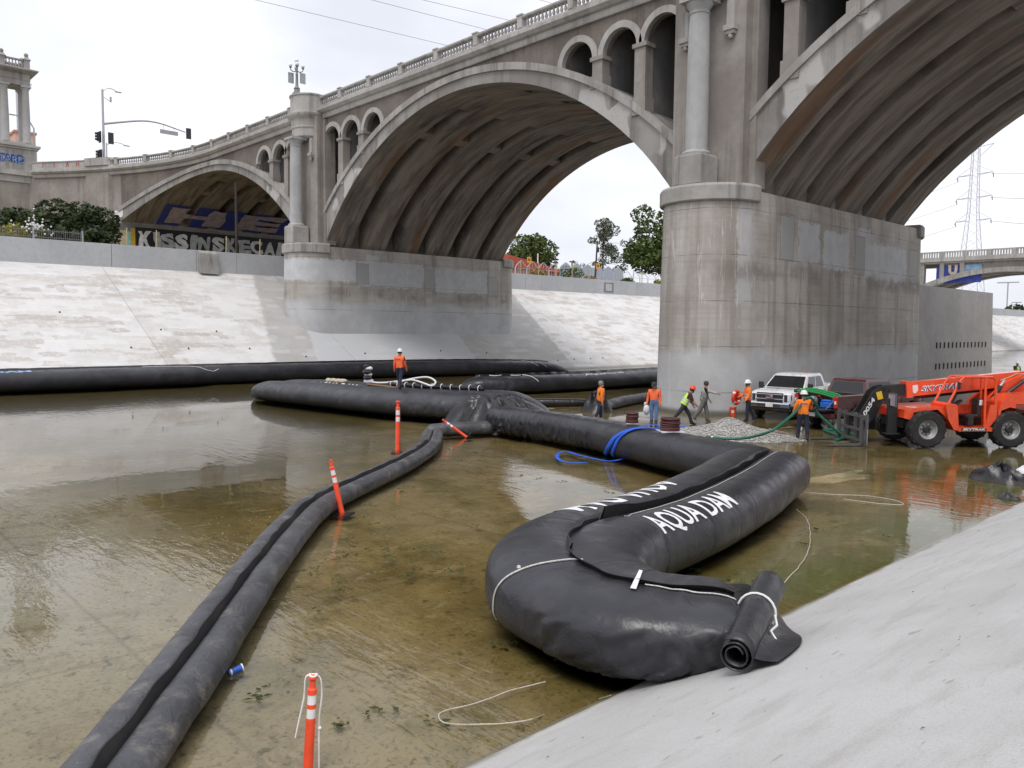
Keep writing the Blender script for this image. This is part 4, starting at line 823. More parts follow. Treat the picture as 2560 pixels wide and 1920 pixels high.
# --- small tubes beside the workers
s1_ = Dam([(-31, 26.5, -.03, .55, .42), (-29.3, 28.2, -.03, .55, .42), (-28, 29.7, -.03, .55, .42), (-27.2, 30.8, -.03, .5, .4)], lobes=1, wr=.01, ends=(.2, .3), n=20, ds=.12, seed=61, creases=[(.8 * i, .02, 0) for i in range(1, 8)])
tag(s1_.mesh().build('fabric_tube', M['dam_dark'], smooth=50), 'thin ribbed black tube in the mud behind the midstream dam', 'fabric tube')
s2_ = Dam([(-25.6, 30.4, -.03, .6, .45), (-26.3, 32.6, -.03, .65, .52), (-26.9, 35.2, -.03, .65, .52), (-27.6, 38.5, -.03, .65, .52)], lobes=1, wr=.015, ends=(.3, .3), n=22, ds=.14, seed=71)
tag(s2_.mesh().build('fabric_tube', M['dam_dusty'], smooth=50), 'thin dusty grey tube running from the tarp to the near pier', 'fabric tube')
def heap(name, label, c, rx, ry, h, mat, seed, cat='tarp', n=40, rough=.5):
    m = MB()
    def fn(u_, v_):
        a = 2 * PI * u_; r = v_; k_ = noise.noise(Vector((math.cos(a) * 1.3 + seed, math.sin(a) * 1.3, r * 1.5))); k2 = abs(noise.noise(Vector((math.cos(a) * 2.6 + seed, math.sin(a) * 2.6, r * 3))))
        rr = r * (1 + .3 * k_); z = h * (1 - r ** 2.2) * (1 + rough * k_) + h * .55 * (k2 - .2) * min(1, r * 3) * (1 - r) * 2.2
        return Vector((c[0] + math.cos(a) * rr * rx, c[1] + math.sin(a) * rr * ry, c[2] + max(-.02, z)))
    m.grid(fn, n, 12, cu=True); return tag(m.build(name, mat, smooth=40), label, cat)
p_ = at(1482, 1030); heap('tarp', 'black tarpaulin draped over a hump behind the grey-bearded worker', (p_.x - .2, p_.y + .5, -.02), .7, .9, .8, M['dam_dark'], 4.4)
heap('bag_heap', 'crumpled black plastic bag with a pale patch at the water edge by the near bank', (-6.6, 24.2, -.02), .75, .5, .42, M['dam_dark'], 9.1)
heap('bag_heap', 'second crumpled black plastic heap, cut by the right picture edge', (-5.95, 26.2, -.02), .7, .6, .55, M['dam_dark'], 2.7)
heap('bag_heap', 'small crumpled plastic scrap lying on the toe of the near bank', (-5.75, 21.8, 0), .26, .24, .12, M['dam'], 6.3)
heap('plastic_sheet', 'white plastic scrap lying on the crumpled black bag', (-6.15, 24.75, .22), .26, .24, .16, M['stencil'], 12.3)
# ------------------------------------------------------------------ vehicles (local axes: x forward, y left, z up)
def wheel(parent, x, y, r, w, lug=0, rimr=.6, side=1, tyre_mat='rubber', rim_mat='grey_rim', steer=0):
    Mx = T(x, y, r) @ Rz(steer) @ Rx(PI / 2 * -side)   # lathe axis z -> outward y
    m = MB(); h = w / 2; R = r * rimr
    m.lathe([(R * .92, -h * .8), (R, -h * .95), (r * .88, -h), (r * .97, -h * .8), (r * (1 - .03 * (lug > 0)), -h * .45), (r * (1 - .03 * (lug > 0)), h * .45), (r * .97, h * .8), (r * .88, h), (R, h * .95), (R * .92, h * .8)], 28, M=Mx, caps=False)
    if lug:
        for i in range(lug):
            for s_ in (-1, 1):
                a = 2 * PI * (i + (.5 if s_ > 0 else 0)) / lug
                mm = Mx @ Rz(a); vs = []
                for (da, hz) in ((0, h * .02 * s_), (.16, h * .96 * s_)):
                    for wd in (-.045, .045):
                        for rr in (r * .93, r * 1.0): b = da + wd; vs.append(mm @ Vector((rr * math.cos(b), rr * math.sin(b), hz)))
                m.add(vs, [(0, 1, 3, 2), (4, 6, 7, 5), (0, 4, 5, 1), (2, 3, 7, 6), (1, 5, 7, 3), (0, 2, 6, 4)])
    wo_ = m.build('wheel', M[tyre_mat], parent, smooth=35, local=True)
    m = MB(); m.lathe([(0, h * .35), (R * .28, h * .38), (R * .3, h * .2), (R * .62, h * .1), (R * .82, h * .45), (R * .86, h * .72), (R * .95, h * .84), (R, h * .9), (R * .95, h * .6)], 28, M=Mx, caps=False); m.build('rim', M[rim_mat], wo_, smooth=35, local=True)
    m = MB(); m.lathe([(0, h * .62), (R * .3, h * .6), (R * .36, h * .5), (R * .38, h * .22)], 14, M=Mx, caps=False)
    for i in range(8):
        a = 2 * PI * i / 8; m.lathe([(.022, h * .15), (.022, h * .32), (0, h * .33)], 6, (R * .5 * math.cos(a), R * .5 * math.sin(a), 0), M=Mx)
    m.build('hub', M['black_paint'], wo_, smooth=35, local=True)
    return wo_
def pickup(label, loc, rz, paint, open_gate, emblem):
    t = thing('pickup_truck', label, 'pickup truck', loc, rz)
    A = -4.0; fr, rr = .97, -5.3
    def arch(x):
        z = .52
        for c in (0, A):
            d = abs(x - c)
            if d < .56: z = max(z, .40 + math.sqrt(.56 ** 2 - d * d))
        return z
    def top(x): return interp(x, [(-3.3, 1.34), (-.62, 1.34), (.3, 1.3), (.8, 1.22), (.93, 1.12), (.97, 1.0)])
    xs = sorted(set([fr, .93, .8] + [c + d for c in (0, A) for d in (-.56, -.54, -.48, -.38, -.25, -.1, .1, .25, .38, .48, .54, .56)] + [-.62, -1.3, -2.2, -3.0, -3.25]))
    xs = [x for x in xs if x >= -3.25]
    m = MB(); vs = []; K = 12
    for x in xs:
        zb = min(arch(x), top(x) - .25); zt = top(x); hw = interp(x, [(-3.3, 1.0), (.5, 1.0), (.85, .97), (.97, .93)]); z2 = max(zb + .05, .92)
        half = [(hw - .09, zb), (hw - .01, zb + .04), (hw + .005, z2), (hw - .01, max(z2 + .02, zt - .14)), (hw - .06, zt - .03), (hw - .2, zt + .01)]
        vs += [(x, y, z) for y, z in half] + [(x, -y, z) for y, z in reversed(half)]
    fs = [(i * K + j, i * K + (j + 1) % K, (i + 1) * K + (j + 1) % K, (i + 1) * K + j) for i in range(len(xs) - 1) for j in range(K)] + [tuple(range(K)), tuple(range(len(xs) * K - 1, (len(xs) - 1) * K - 1, -1))]
    m.add(vs, fs); body = m.build('body', paint, t, smooth=40, local=True)
    m = MB(); m.box(-.5, .45, -.7, .7, 1.3, 1.335); m.build('hood_bulge', paint, body, local=True)
    # bed
    bx = [-3.3, -3.5] + [A + d for d in (.56, .54, .48, .38, .25, .1, -.1, -.25, -.38, -.48, -.54, -.56)] + [rr]
    for s_ in (1, -1):
        m = MB(); vs = []
        for x in bx:
            zb = arch(x); vs += [(x, s_ * .93, zb), (x, s_ * 1.0, zb + .04), (x, s_ * 1.005, max(zb + .06, .95)), (x, s_ * .98, 1.36), (x, s_ * .93, 1.4), (x, s_ * .86, 1.38), (x, s_ * .86, max(zb, .85))]
        m.add(vs, [(i * 7 + j, i * 7 + (j + 1) % 7, (i + 1) * 7 + (j + 1) % 7, (i + 1) * 7 + j) for i in range(len(bx) - 1) for j in range(7)] + [tuple(range(7)), tuple(range((len(bx) - 1) * 7, len(bx) * 7))]); m.build('bed_side', paint, t, smooth=40, local=True)
        m = MB(); m.cbox((rr - .01, s_ * .93, 1.13), (.06, .16, .46), bev=.02); tl = m.build('tail_light', M['tail_red'], t, local=True); m = MB(); m.cbox((rr - .045, s_ * .93, 1.12), (.01, .09, .12)); m.build('reverse_lens', M['lens'], tl, local=True)
    m = MB(); m.box(rr + .02, -3.3, -.87, .87, .76, .84); m.box(-3.36, -3.28, -.87, .87, .8, 1.38); m.build('bed_floor', M['black_paint'], t, local=True)
    if open_gate: 
        m = MB(); m.cbox((rr - .30, 0, .82), (.56, 1.66, .08), bev=.02); g_ = m.build('tailgate', M['black_paint'], t, local=True)
        m = MB(); m.bar((rr - .5, .82, .86), (rr + .04, .85, 1.25), .02, .02); m.bar((rr - .5, -.82, .86), (rr + .04, -.85, 1.25), .02, .02); m.build('gate_cable', M['steel'], g_, local=True)
    else:
        m = MB(); m.cbox((rr + .03, 0, 1.08), (.07, 1.68, .58), bev=.02); m.build('tailgate', paint, t, local=True)
    m = MB(); m.cbox((rr - .12, 0, .58), (.22, 1.9, .2), bev=.03); bmp = m.build('rear_bumper', M['chrome'] if not open_gate else paint, t, local=True)
    m = MB(); m.cbox((rr - .24, 0, .60), (.012, .32, .16)); m.build('licence_plate', M['white_tape'], bmp, local=True)
    # cab greenhouse
    b0, b1, t0, t1, zb, zt = -.58, -3.28, -1.38, -3.08, 1.32, 1.94
    C_ = {}
    def cab(u_, s_, v_): return Vector((lerp(lerp(b0, t0, v_), lerp(b1, t1, v_), u_), s_ * lerp(.95, .77, v_), lerp(zb, zt, v_)))
    m = MB(); vs = [cab(u_, s_, v_) for v_ in (0, .9) for u_, s_ in ((0, 1), (1, 1), (1, -1), (0, -1))]
    vs += [cab(.06, .94, 1) + Vector((0, 0, .02)), cab(.96, .94, 1) + Vector((0, 0, .02)), cab(.96, -.94, 1) + Vector((0, 0, .02)), cab(.06, -.94, 1) + Vector((0, 0, .02))]
    m.add(vs, [(0, 1, 5, 4), (1, 2, 6, 5), (2, 3, 7, 6), (3, 0, 4, 7), (4, 5, 9, 8), (5, 6, 10, 9), (6, 7, 11, 10), (7, 4, 8, 11), (8, 9, 10, 11)]); m.build('cab', paint, t, smooth=25, local=True)
    def pane(name, pts, nrm, mat='glass', o=.008):
        m = MB(); n = Vector(nrm).normalized(); pp = [Vector(p) + n * o for p in pts]; qq = [Vector(p) - n * .02 for p in pts]
        k = len(pp); m.add(pp + qq, [tuple(range(k))] + [(i, (i + 1) % k, k + (i + 1) % k, k + i) for i in range(k)]); return m.build(name, M[mat], t, local=True)
    pane('windscreen', [cab(0, .93, .06), cab(0, -.93, .06), cab(0, -.92, .86), cab(0, .92, .86)], (1, 0, .7))
    pane('rear_window', [cab(1, -.84, .16), cab(1, .84, .16), cab(1, .82, .84), cab(1, -.82, .84)], (-1, 0, .25))
    for s_ in (1, -1):
        pane('side_window', [cab(.13, s_, .08), cab(.50, s_, .08), cab(.50, s_, .84), cab(.10, s_, .84)], (0, s_, .3))
        pane('side_window', [cab(.54, s_, .08), cab(.9, s_, .08), cab(.88, s_, .84), cab(.54, s_, .84)], (0, s_, .3))
        m = MB(); m.cbox((-.72, s_ * 1.16, 1.42), (.1, .24, .30), bev=.03); mi = m.build('mirror', M['black_paint'], t, local=True); m = MB(); m.bar((-.72, s_ * .93, 1.36), (-.72, s_ * 1.08, 1.38), .05); m.build('mirror_arm', M['black_paint'], mi, local=True)
        for x in (-1.85, -2.95): m = MB(); m.cbox((x, s_ * 1.015, 1.16), (.2, .03, .05), bev=.01); m.build('door_handle', M['black_paint'], t, local=True)
        for x in (-.78, -1.98, -3.05): m = MB(); m.box(x - .006, x + .006, s_ * 1.0 - .01, s_ * 1.0 + .009, .58, 1.3); m.build('door_seam', M['dark_grille'], t, local=True)
        m = MB(); m.cbox((.88, s_ * .79, 1.0), (.2, .34, .36), bev=.04); hl = m.build('headlight', M['lens'], t, local=True); m = MB(); m.cbox((.985, s_ * .74, .98), (.012, .14, .3)); m.cbox((.9, s_ * .965, 1.0), (.1, .012, .2)); m.build('lamp_insert', M['dark_grille'], hl, local=True)
        m = MB(); m.cbox((-1.75, s_ * .98, .5), (2.2, .1, .05), bev=.01); m.build('running_board', M['black_paint'], t, local=True)
    m = MB(); m.cbox((.955, 0, .98), (.08, 1.22, .44), bev=.02); gr = m.build('grille', M['dark_grille'], t, local=True)
    for z in (1.11, .90): m = MB(); m.cbox((1.0, 0, z), (.05, 1.24, .075), bev=.015); m.build('grille_bar', M['chrome'], gr, local=True)
    m = MB(); m.lathe([(0, .03), (.115, .03), (.125, .0)], 20, M=T(1.02, 0, 1.0) @ Ry(PI / 2) @ Matrix.Diagonal((.75, 1.6, 1, 1))); em = m.build('emblem', M['chrome'], gr, smooth=30, local=True)
    m = MB(); m.lathe([(0, .036), (.1, .034), (.1, .03)], 20, M=T(1.02, 0, 1.0) @ Ry(PI / 2) @ Matrix.Diagonal((.72, 1.55, 1, 1))); m.build('emblem_field', M['dark_grille'], gr, local=True)
    if emblem: letters(emblem, .13, lambda a, b: Vector((1.06, .13 - a, .95 + b)), 'emblem_letters', M['white_tape'], gr, local=True, width=.26, shear=.2)
    m = MB(); m.cbox((1.0, 0, .66), (.22, 2.0, .22), bev=.05); fb = m.build('front_bumper', M['chrome'], t, local=True); m = MB(); m.cbox((1.105, 0, .66), (.02, 1.1, .11)); m.build('air_intake', M['dark_grille'], fb, local=True)
    m = MB(); m.cbox((.92, 0, .47), (.24, 1.86, .2), bev=.05); m.build('air_dam', M['black_paint'], t, local=True)
    m = MB(); m.cbox((1.125, .05, .66), (.012, .34, .17)); m.build('licence_plate', M['white_tape'], fb, local=True)
    m = MB(); m.box(rr + .1, .7, -.7, .7, .42, .8); m.build('chassis', M['black_paint'], t, local=True)
    for x in (0, A):
        for s_ in (1, -1): wheel(t, x, s_ * .86, .41, .28, 0, .56, s_)
    m = MB(); m.cbox((-3.12, 0, 1.955), (.04, .3, .035)); m.build('brake_light', M['tail_red'], t, local=True)
    return t
wt = pickup('white crew cab pickup truck parked nose-on against the near pier', (-18.3, 33.75, 0), math.atan2(-.99, .10), M['white_paint'], False, 'Ford')
mtk = pickup('dark maroon pickup truck with its tailgate down and pumps in the bed', (-15.1 + .165 * 4.0, 32.55 + .986 * 4.0, 0), math.atan2(.986, .165), M['maroon_paint'], True, None)
# load in the maroon truck's bed
def in_truck(o_label, cat, name, parts, loc):
    o = thing(name, o_label, cat, mtk.location + Rz(mtk.rotation_euler.z).to_3x3() @ Vector(loc), mtk.rotation_euler.z)
    for nm, mb, mt in parts: mb.build(nm, M[mt], o, smooth=40, local=True)
    return o
b = MB(); b.lathe([(.0, -.14), (.16, -.13), (.2, -.05), (.2, .05), (.16, .13), (.08, .14), (.08, .2)], 16, (0, 0, .27), M=T(0, 0, .26) @ Ry(-PI / 2) @ T(0, 0, -.26)); e2 = MB(); e2.cbox((.28, 0, .2), (.3, .34, .34), bev=.04); e3 = MB(); e3.tube([(-.28, -.28, 0), (-.28, -.28, .5), (.4, -.28, .5), (.4, -.28, 0)], .018, 6); e3.tube([(-.28, .28, 0), (-.28, .28, .5), (.4, .28, .5), (.4, .28, 0)], .018, 6); e4 = MB(); e4.cbox((.25, 0, .42), (.22, .2, .1), bev=.03)
in_truck('grey cast-metal water pump on a frame in the maroon truck bed', 'water pump', 'water_pump', [('volute', b, 'galv'), ('engine', e2, 'black_paint'), ('frame', e3, 'black_paint'), ('fuel_cap', e4, 'tail_red')], (-5.05, .3, .845))
b = MB(); b.cbox((0, 0, .13), (.35, .5, .26), bev=.04); e2 = MB(); e2.cbox((0, 0, .3), (.3, .45, .1), bev=.04)
in_truck('blue plastic crate in the maroon truck bed beside the pump', 'crate', 'plastic_crate', [('box', b, 'blue_tarp'), ('lid', e2, 'blue_tarp')], (-5.05, -.38, .845))
b = MB(); b.cbox((0, 0, .2), (.5, .4, .4), bev=.01); e2 = MB(); e2.cbox((0, 0, .405), (.5, .05, .008))
in_truck('brown cardboard box behind the blue crate in the maroon truck bed', 'box', 'cardboard_box', [('carton', b, 'wood'), ('tape', e2, 'tan_bag')], (-4.3, -.45, .845))
for k in range(3):
    b = MB(); b.tube([Vector((0, .85 - .09 * k, .5 + .03 * k)), Vector((.1, .3, .62 + .05 * k)), Vector((.02 + .08 * k, -.5, .52 + .05 * k)), Vector((.0 + .08 * k, -.9, .45 + .05 * k))], .05, 8)
    p_ = cat_rom([Vector((-.12 + .05 * k, .98 - .03 * k, .62 + .02 * k)), Vector((.0 + .05 * k, .4, .62 + .06 * k)), Vector((.0 + .07 * k, -.3, .54 + .06 * k)), Vector((.05 + .07 * k, -.86, .38 + .08 * k)), Vector((.3 + .07 * k, -.8, .1 + .1 * k))], 6); b = MB(); b.tube(p_, .042, 8); e2 = MB(); e2.tube([p_[0] + (p_[0] - p_[1]) * 1.0, p_[0]], .07, 8)
    in_truck(('lowest', 'middle', 'topmost')[k] + ' of the green suction hoses across the maroon truck bed', 'hose', 'suction_hose', [('hose', b, 'green_hose2'), ('coupling', e2, 'black_paint')], (-5.1, 0, .845))

# --- telehandler
TF = Vector((-.637, -.771, 0)); tl_ = thing('telehandler', 'bright orange telehandler with black fork carriage and open cab', 'telehandler', (-11.05, 29.72, 0), math.atan2(TF.y, TF.x))
WB = -2.95
for x, st in ((0, 0), (WB, 0)):
    for s_ in (1, -1): wheel(tl_, x, s_ * 1.0, .65, .40, 16, .56, s_, steer=st)
m = MB(); m.cbox((-1.5, 0, .82), (4.3, .8, .42), bev=.05); m.build('chassis', M['black_paint'], tl_, local=True)
for x in (0, WB): m = MB(); m.tube([(x, -.85, .65), (x, .85, .65)], .13, 10); m.build('axle', M['black_paint'], tl_, local=True)
# front frame and fender deck
m = MB(); m.prism([(-.95, 1.0), (-.95, 1.42), (-.55, 1.40), (.3, 1.36), (.75, 1.3), (.78, 1.02), (.5, .95), (.42, 1.22), (-.42, 1.32), (-.72, 1.05)], lambda x, z: Vector((x, -.78, z)), lambda x, z: Vector((x, .98, z))); m.build('front_fender', M['tele_orange'], tl_, local=True)
m = MB(); m.box(.1, .5, .5, .72, 1.362, 1.368); m.build('fender_decal', M['white_tape'], tl_, local=True)
# cab tub
tub = [(-.72, 1.0), (-.62, 1.5), (-.78, 1.56), (-1.02, 1.50), (-1.05, 1.3), (-1.12, .62), (-.95, .62)]
m = MB(); m.prism(tub, lambda x, z: Vector((x, .2, z)), lambda x, z: Vector((x, 1.12, z))); m.build('cab_front', M['tele_orange'], tl_, local=True)
m = MB(); m.box(-2.45, -1.1, .2, 1.12, .58, .72); m.box(-2.45, -1.12, .2, .27, .72, 1.45); m.prism([(-2.05, .72), (-2.2, .72), (-2.42, 1.0), (-2.42, 1.5), (-2.22, 1.5)], lambda x, z: Vector((x, 1.06, z)), lambda x, z: Vector((x, 1.12, z))); m.box(-2.46, -2.38, .27, 1.1, .72, 1.6); m.build('cab_tub', M['tele_orange'], tl_, local=True)
m = MB(); m.box(-2.1, -1.2, 1.121, 1.126, .60, .70); m.build('sill_plate', M['black_paint'], tl_, local=True)
letters('SKYTRAK', .1, lambda a, b: Vector((-1.24 - a, 1.131, .612 + b)), 'sill_lettering', M['white_tape'], tl_, local=True, width=.84, bold=.004, shear=.25)
pr = .032
for nm, pts in (('roll_bar', [(-.72, 1.07, 1.5), (-1.18, 1.03, 2.36), (-1.3, 1.02, 2.44), (-2.3, 1.02, 2.44), (-2.42, 1.02, 2.34), (-2.42, 1.05, 1.5)]), ('roll_bar', [(-.72, .25, 1.5), (-1.18, .25, 2.36), (-1.3, .25, 2.44), (-2.3, .25, 2.44), (-2.42, .25, 2.34), (-2.42, .25, 1.5)]), ('roll_bar', [(-2.05, 1.08, .72), (-2.05, 1.05, 1.5), (-2.05, 1.03, 2.42)])):
    m = MB(); m.tube(pts, pr + .01, 8); m.build(nm, M['tele_orange'], tl_, smooth=40, local=True)
m = MB(); m.box(-2.3, -1.28, .25, 1.02, 2.42, 2.45); m.build('cab_roof', M['tele_orange'], tl_, local=True)
for k in range(6): m = MB(); x = -1.02 - .09 * k; m.bar((-1.12 - .045 * k, .27, 2.26 + .035 * k), (-1.12 - .045 * k, 1.02, 2.26 + .035 * k), .025, .02); m.build('roof_slat', M['tele_orange'], tl_, local=True)
m = MB(); m.cbox((-1.75, .65, 1.08), (.5, .46, .12), bev=.04); m.cbox((-2.02, .65, 1.4), (.14, .44, .6), bev=.05); st_ = m.build('seat', M['black_paint'], tl_, local=True)
m = MB(); m.cbox((-2.0, .9, 1.55), (.1, .06, .2), bev=.02); m.build('seat_label', M['white_tape'], st_, local=True)
m = MB(); m.lathe([(.17 + .016 * math.cos(a), .016 * math.sin(a)) for a in [2 * PI * i / 6 for i in range(7)]], 18, M=T(-1.32, .65, 1.52) @ Ry(.7)); m.tube([(-1.32, .65, 1.52), (-1.1, .65, 1.3)], .02, 6); m.bar((-1.45, .65, 1.56), (-1.2, .65, 1.48), .03, .015); m.build('steering_wheel', M['black_paint'], tl_, local=True)
m = MB(); m.cbox((-1.6, .9, .92), (.2, .26, .3), bev=.02); m.build('control_box', M['black_paint'], tl_, local=True)
m = MB(); m.cbox((-.98, 1.22, 2.16), (.06, .14, .26), bev=.02); mi = m.build('mirror', M['black_paint'], tl_, local=True); m = MB(); m.bar((-1.1, 1.06, 2.2), (-.98, 1.2, 2.2), .02); m.build('mirror_arm', M['black_paint'], mi, local=True)
# engine pod and rear frame
m = MB(); m.prism([(-2.5, .75), (-2.5, 1.3), (-2.62, 1.62), (-2.9, 1.86), (-4.3, 1.95), (-4.55, 1.7), (-4.55, 1.0), (-3.75, .95), (-3.6, 1.3), (-2.9, 1.42), (-2.6, 1.3)], lambda x, z: Vector((x, .42, z)), lambda x, z: Vector((x, 1.12, z))); m.build('engine_cover', M['tele_orange'], tl_, local=True)
for z, tx in ((1.72, 'JLG'), (1.52, None), (1.32, None)):
    m = MB(); m.cbox((-3.68, 1.122, z), (.36, .02, .15), bev=.008); v_ = m.build('vent', M['black_paint'], tl_, local=True)
    if tx: letters(tx, .1, lambda a, b: Vector((-3.55 - a, 1.137, 1.68 + b)), 'badge_lettering', M['white_tape'], v_, local=True, width=.25, shear=.2, bold=.003)
for k in range(7): m = MB(); m.box(-3.4, -3.12, 1.121, 1.13, 1.24 + .045 * k, 1.26 + .045 * k); m.build('louvre', M['dark_grille'], tl_, local=True)
m = MB(); m.prism([(-2.5, 1.0), (-2.55, 1.5), (-3.6, 2.35), (-4.3, 2.6), (-4.5, 2.3), (-4.4, 1.0)], lambda x, z: Vector((x, -.75, z)), lambda x, z: Vector((x, -.55, z))); m.build('boom_tower', M['tele_orange'], tl_, local=True)
m = MB(); m.prism([(-2.6, 1.2), (-2.7, 1.7), (-3.4, 2.3), (-4.2, 2.62), (-4.45, 2.3), (-4.4, 1.2)], lambda x, z: Vector((x, .16, z)), lambda x, z: Vector((x, .3, z))); m.build('boom_tower', M['tele_orange'], tl_, local=True)
# boom
bp, bq = Vector((-4.2, -.2, 2.36)), Vector((.15, -.2, 1.92)); bd = (bq - bp).normalized(); bu = Vector((0, -1, 0)).cross(bd)
if bu.z < 0: bu = -bu
def boom_pt(s_, y, h): return bp + bd * s_ + Vector((0, y, 0)) + bu * h
BL = (bq - bp).length
m = MB(); m.add([boom_pt(s_, y, h) for s_ in (0, BL) for y, h in ((-.19, -.25), (.19, -.25), (.19, .25), (-.19, .25))], [(0, 1, 2, 3), (7, 6, 5, 4), (0, 4, 5, 1), (1, 5, 6, 2), (2, 6, 7, 3), (3, 7, 4, 0)]); boom = m.build('boom', M['tele_orange'], tl_, local=True)
m = MB(); m.add([boom_pt(s_, y, h) for s_ in (BL - .18, BL + .02) for y, h in ((-.23, -.29), (.23, -.29), (.23, .29), (-.23, .29))], [(0, 1, 2, 3), (7, 6, 5, 4), (0, 4, 5, 1), (1, 5, 6, 2), (2, 6, 7, 3), (3, 7, 4, 0)]); m.build('boom_collar', M['tele_orange'], boom, local=True)
m = MB(); m.add([boom_pt(s_, y, h) for s_ in (BL - .3, BL + .75) for y, h in ((-.15, -.2), (.15, -.2), (.15, .2), (-.15, .2))], [(0, 1, 2, 3), (7, 6, 5, 4), (0, 4, 5, 1), (1, 5, 6, 2), (2, 6, 7, 3), (3, 7, 4, 0)]); m.build('inner_boom', M['black_paint'], boom, local=True)
for wt_, bold_, mt_, off_ in ((1.55, .016, 'white_tape', .193), (1.55, .0, 'purple_print', .197)): letters('SKYTRAK', .26, lambda a, b: boom_pt(BL - .52 - a, off_, -.13 + b), 'boom_lettering', M[mt_], boom, local=True, width=wt_, bold=bold_, shear=.3)
m = MB(); m.add([boom_pt(BL - .22 - a, .194, b) for a, b in ((0, .14), (.2, .14), (.2, -.05), (.1, -.16), (0, -.12))], [(0, 1, 2, 3, 4)]); m.build('boom_badge', M['white_tape'], boom, local=True, fix=False)
m = MB(); m.tube([boom_pt(.6, -.0, -.3), boom_pt(BL - .4, 0, -.33)], .06, 8); m.tube([(-1.6, -.2, 1.35), boom_pt(2.4, 0, -.28)], .05, 8); m.build('boom_ram', M['black_paint'], boom, smooth=40, local=True)
for p, q, r_ in (((-2.75, .36, 1.55), (-3.05, .36, 2.1), .085), ((-3.05, .36, 2.1), (-3.2, .36, 2.32), .045), ((-3.15, .4, 1.75), (-3.9, .4, 2.3), .06), ((-3.9, .4, 2.3), (-4.2, .4, 2.5), .03)): m = MB(); m.tube([p, q], r_, 10); m.build('ram', M['black_paint'] if r_ > .05 else M['chrome'], tl_, smooth=40, local=True)
m = MB(); m.tube(cat_rom([Vector((-3.0, .42, 2.3)), Vector((-3.3, .45, 2.42)), Vector((-3.6, .45, 2.55)), Vector((-3.9, .45, 2.5))], 5), .02, 6); m.build('hydraulic_hose', M['pale_wood'], tl_, local=True)
# boom head, tilt plates, carriage and forks
hd = [(.72, 2.02), (.95, 2.08), (1.2, 2.02), (1.42, 1.86), (1.95, .95), (1.9, .72), (1.62, .66), (1.3, .95), (1.05, 1.5), (.75, 1.62)]
for y in (-.42, .02):
    m = MB(); m.prism(hd, lambda x, z: Vector((x, y, z)), lambda x, z: Vector((x, y + .06, z))); m.build('head_plate', M['black_paint'], tl_, local=True)
m = MB(); m.tube([(.8, -.45, 1.9), (.8, .12, 1.9)], .06, 8); m.tube([(1.0, -.45, 1.95), (1.0, .12, 1.95)], .05, 8); m.tube([(1.7, -.5, .8), (1.7, .2, .8)], .06, 8); m.bar((.85, -.2, 1.7), (1.6, -.2, .95), .2, .16); m.build('head_linkage', M['black_paint'], tl_, local=True)
d1 = Vector((1.70, 0, .86)) - Vector((1.18, 0, 1.78)); d1.normalize(); d2 = Vector((-d1.z, 0, d1.x))
letters('10054', .2, lambda a, b: Vector((1.86, .086, .98)) - d1 * a * 1.0 - d2 * (b - .02) * -1 - Vector((.12, 0, .1)), 'head_lettering', M['white_tape'], tl_, local=True, width=.82, bold=.006, shear=.2)
m = MB(); m.cbox((1.18, .084, 1.72), (.2, .008, .28), M=T(1.18, 0, 1.72) @ Ry(.3) @ T(-1.18, 0, -1.72)); m.build('warning_label', M['yellow'], tl_, local=True)
cx = 1.98
for z, h_ in ((1.02, .1), (.55, .1), (.18, .1)): m = MB(); m.box(cx, cx + .06, -1.22, .86, z - h_ / 2, z + h_ / 2); m.build('carriage_bar', M['bare_steel'], tl_, local=True)
for y in (-1.19, -.72, -.45, .02, .26, .82): m = MB(); m.box(cx - .03, cx + .05, y - .045, y + .045, .1, 1.12); m.build('carriage_upright', M['bare_steel'] if y not in (-.45, .26) else M['black_paint'], tl_, local=True)
for y in (-1.06, .62):
    m = MB(); m.box(cx + .06, cx + .13, y - .07, y + .07, .03, 1.05); m.prism([(cx + .06, .02), (cx + 1.3, .03), (cx + 1.3, .045), (cx + .06, .09)], lambda x, z: Vector((x, y - .07, z)), lambda x, z: Vector((x, y + .07, z))); m.build('fork', M['bare_steel'], tl_, local=True)
m = MB(); m.box(cx + .0, cx + .02, .66, .9, .08, .6); m.build('guard_plate', M['galv'], tl_, local=True)
# stabiliser legs
for y in (-.85, .62):
    m = MB(); m.cbox((1.0, y, 1.05), (.34, .16, 1.25), bev=.02); o = m.build('stabiliser_leg', M['black_paint'], tl_, local=True)
    m = MB(); m.cbox((1.02, y, .44), (.5, .3, .05), bev=.01); m.build('stabiliser_foot', M['black_paint'], o, local=True)
m = MB(); m.cbox((1.08, .78, 1.62), (.06, .5, .48), bev=.02); wl = m.build('work_light_guard', M['bare_steel'], tl_, local=True)
m = MB(); m.cbox((1.115, .78, 1.62), (.015, .4, .38)); m.build('guard_pane', M['graf_mauve'], wl, local=True)
m = MB(); m.bar((.55, -.7, .8), (.55, .75, .8), .22, .3); m.build('stabiliser_beam', M['black_paint'], tl_, local=True)
m = MB(); m.cbox((.95, .3, 1.2), (.3, .22, .3), bev=.03); m.build('valve_block', M['tail_red'], tl_, local=True)
m = MB(); m.cbox((.85, .36, 1.36), (.2, .14, .2), bev=.03); m.build('oil_cap', M['yellow'], tl_, local=True)
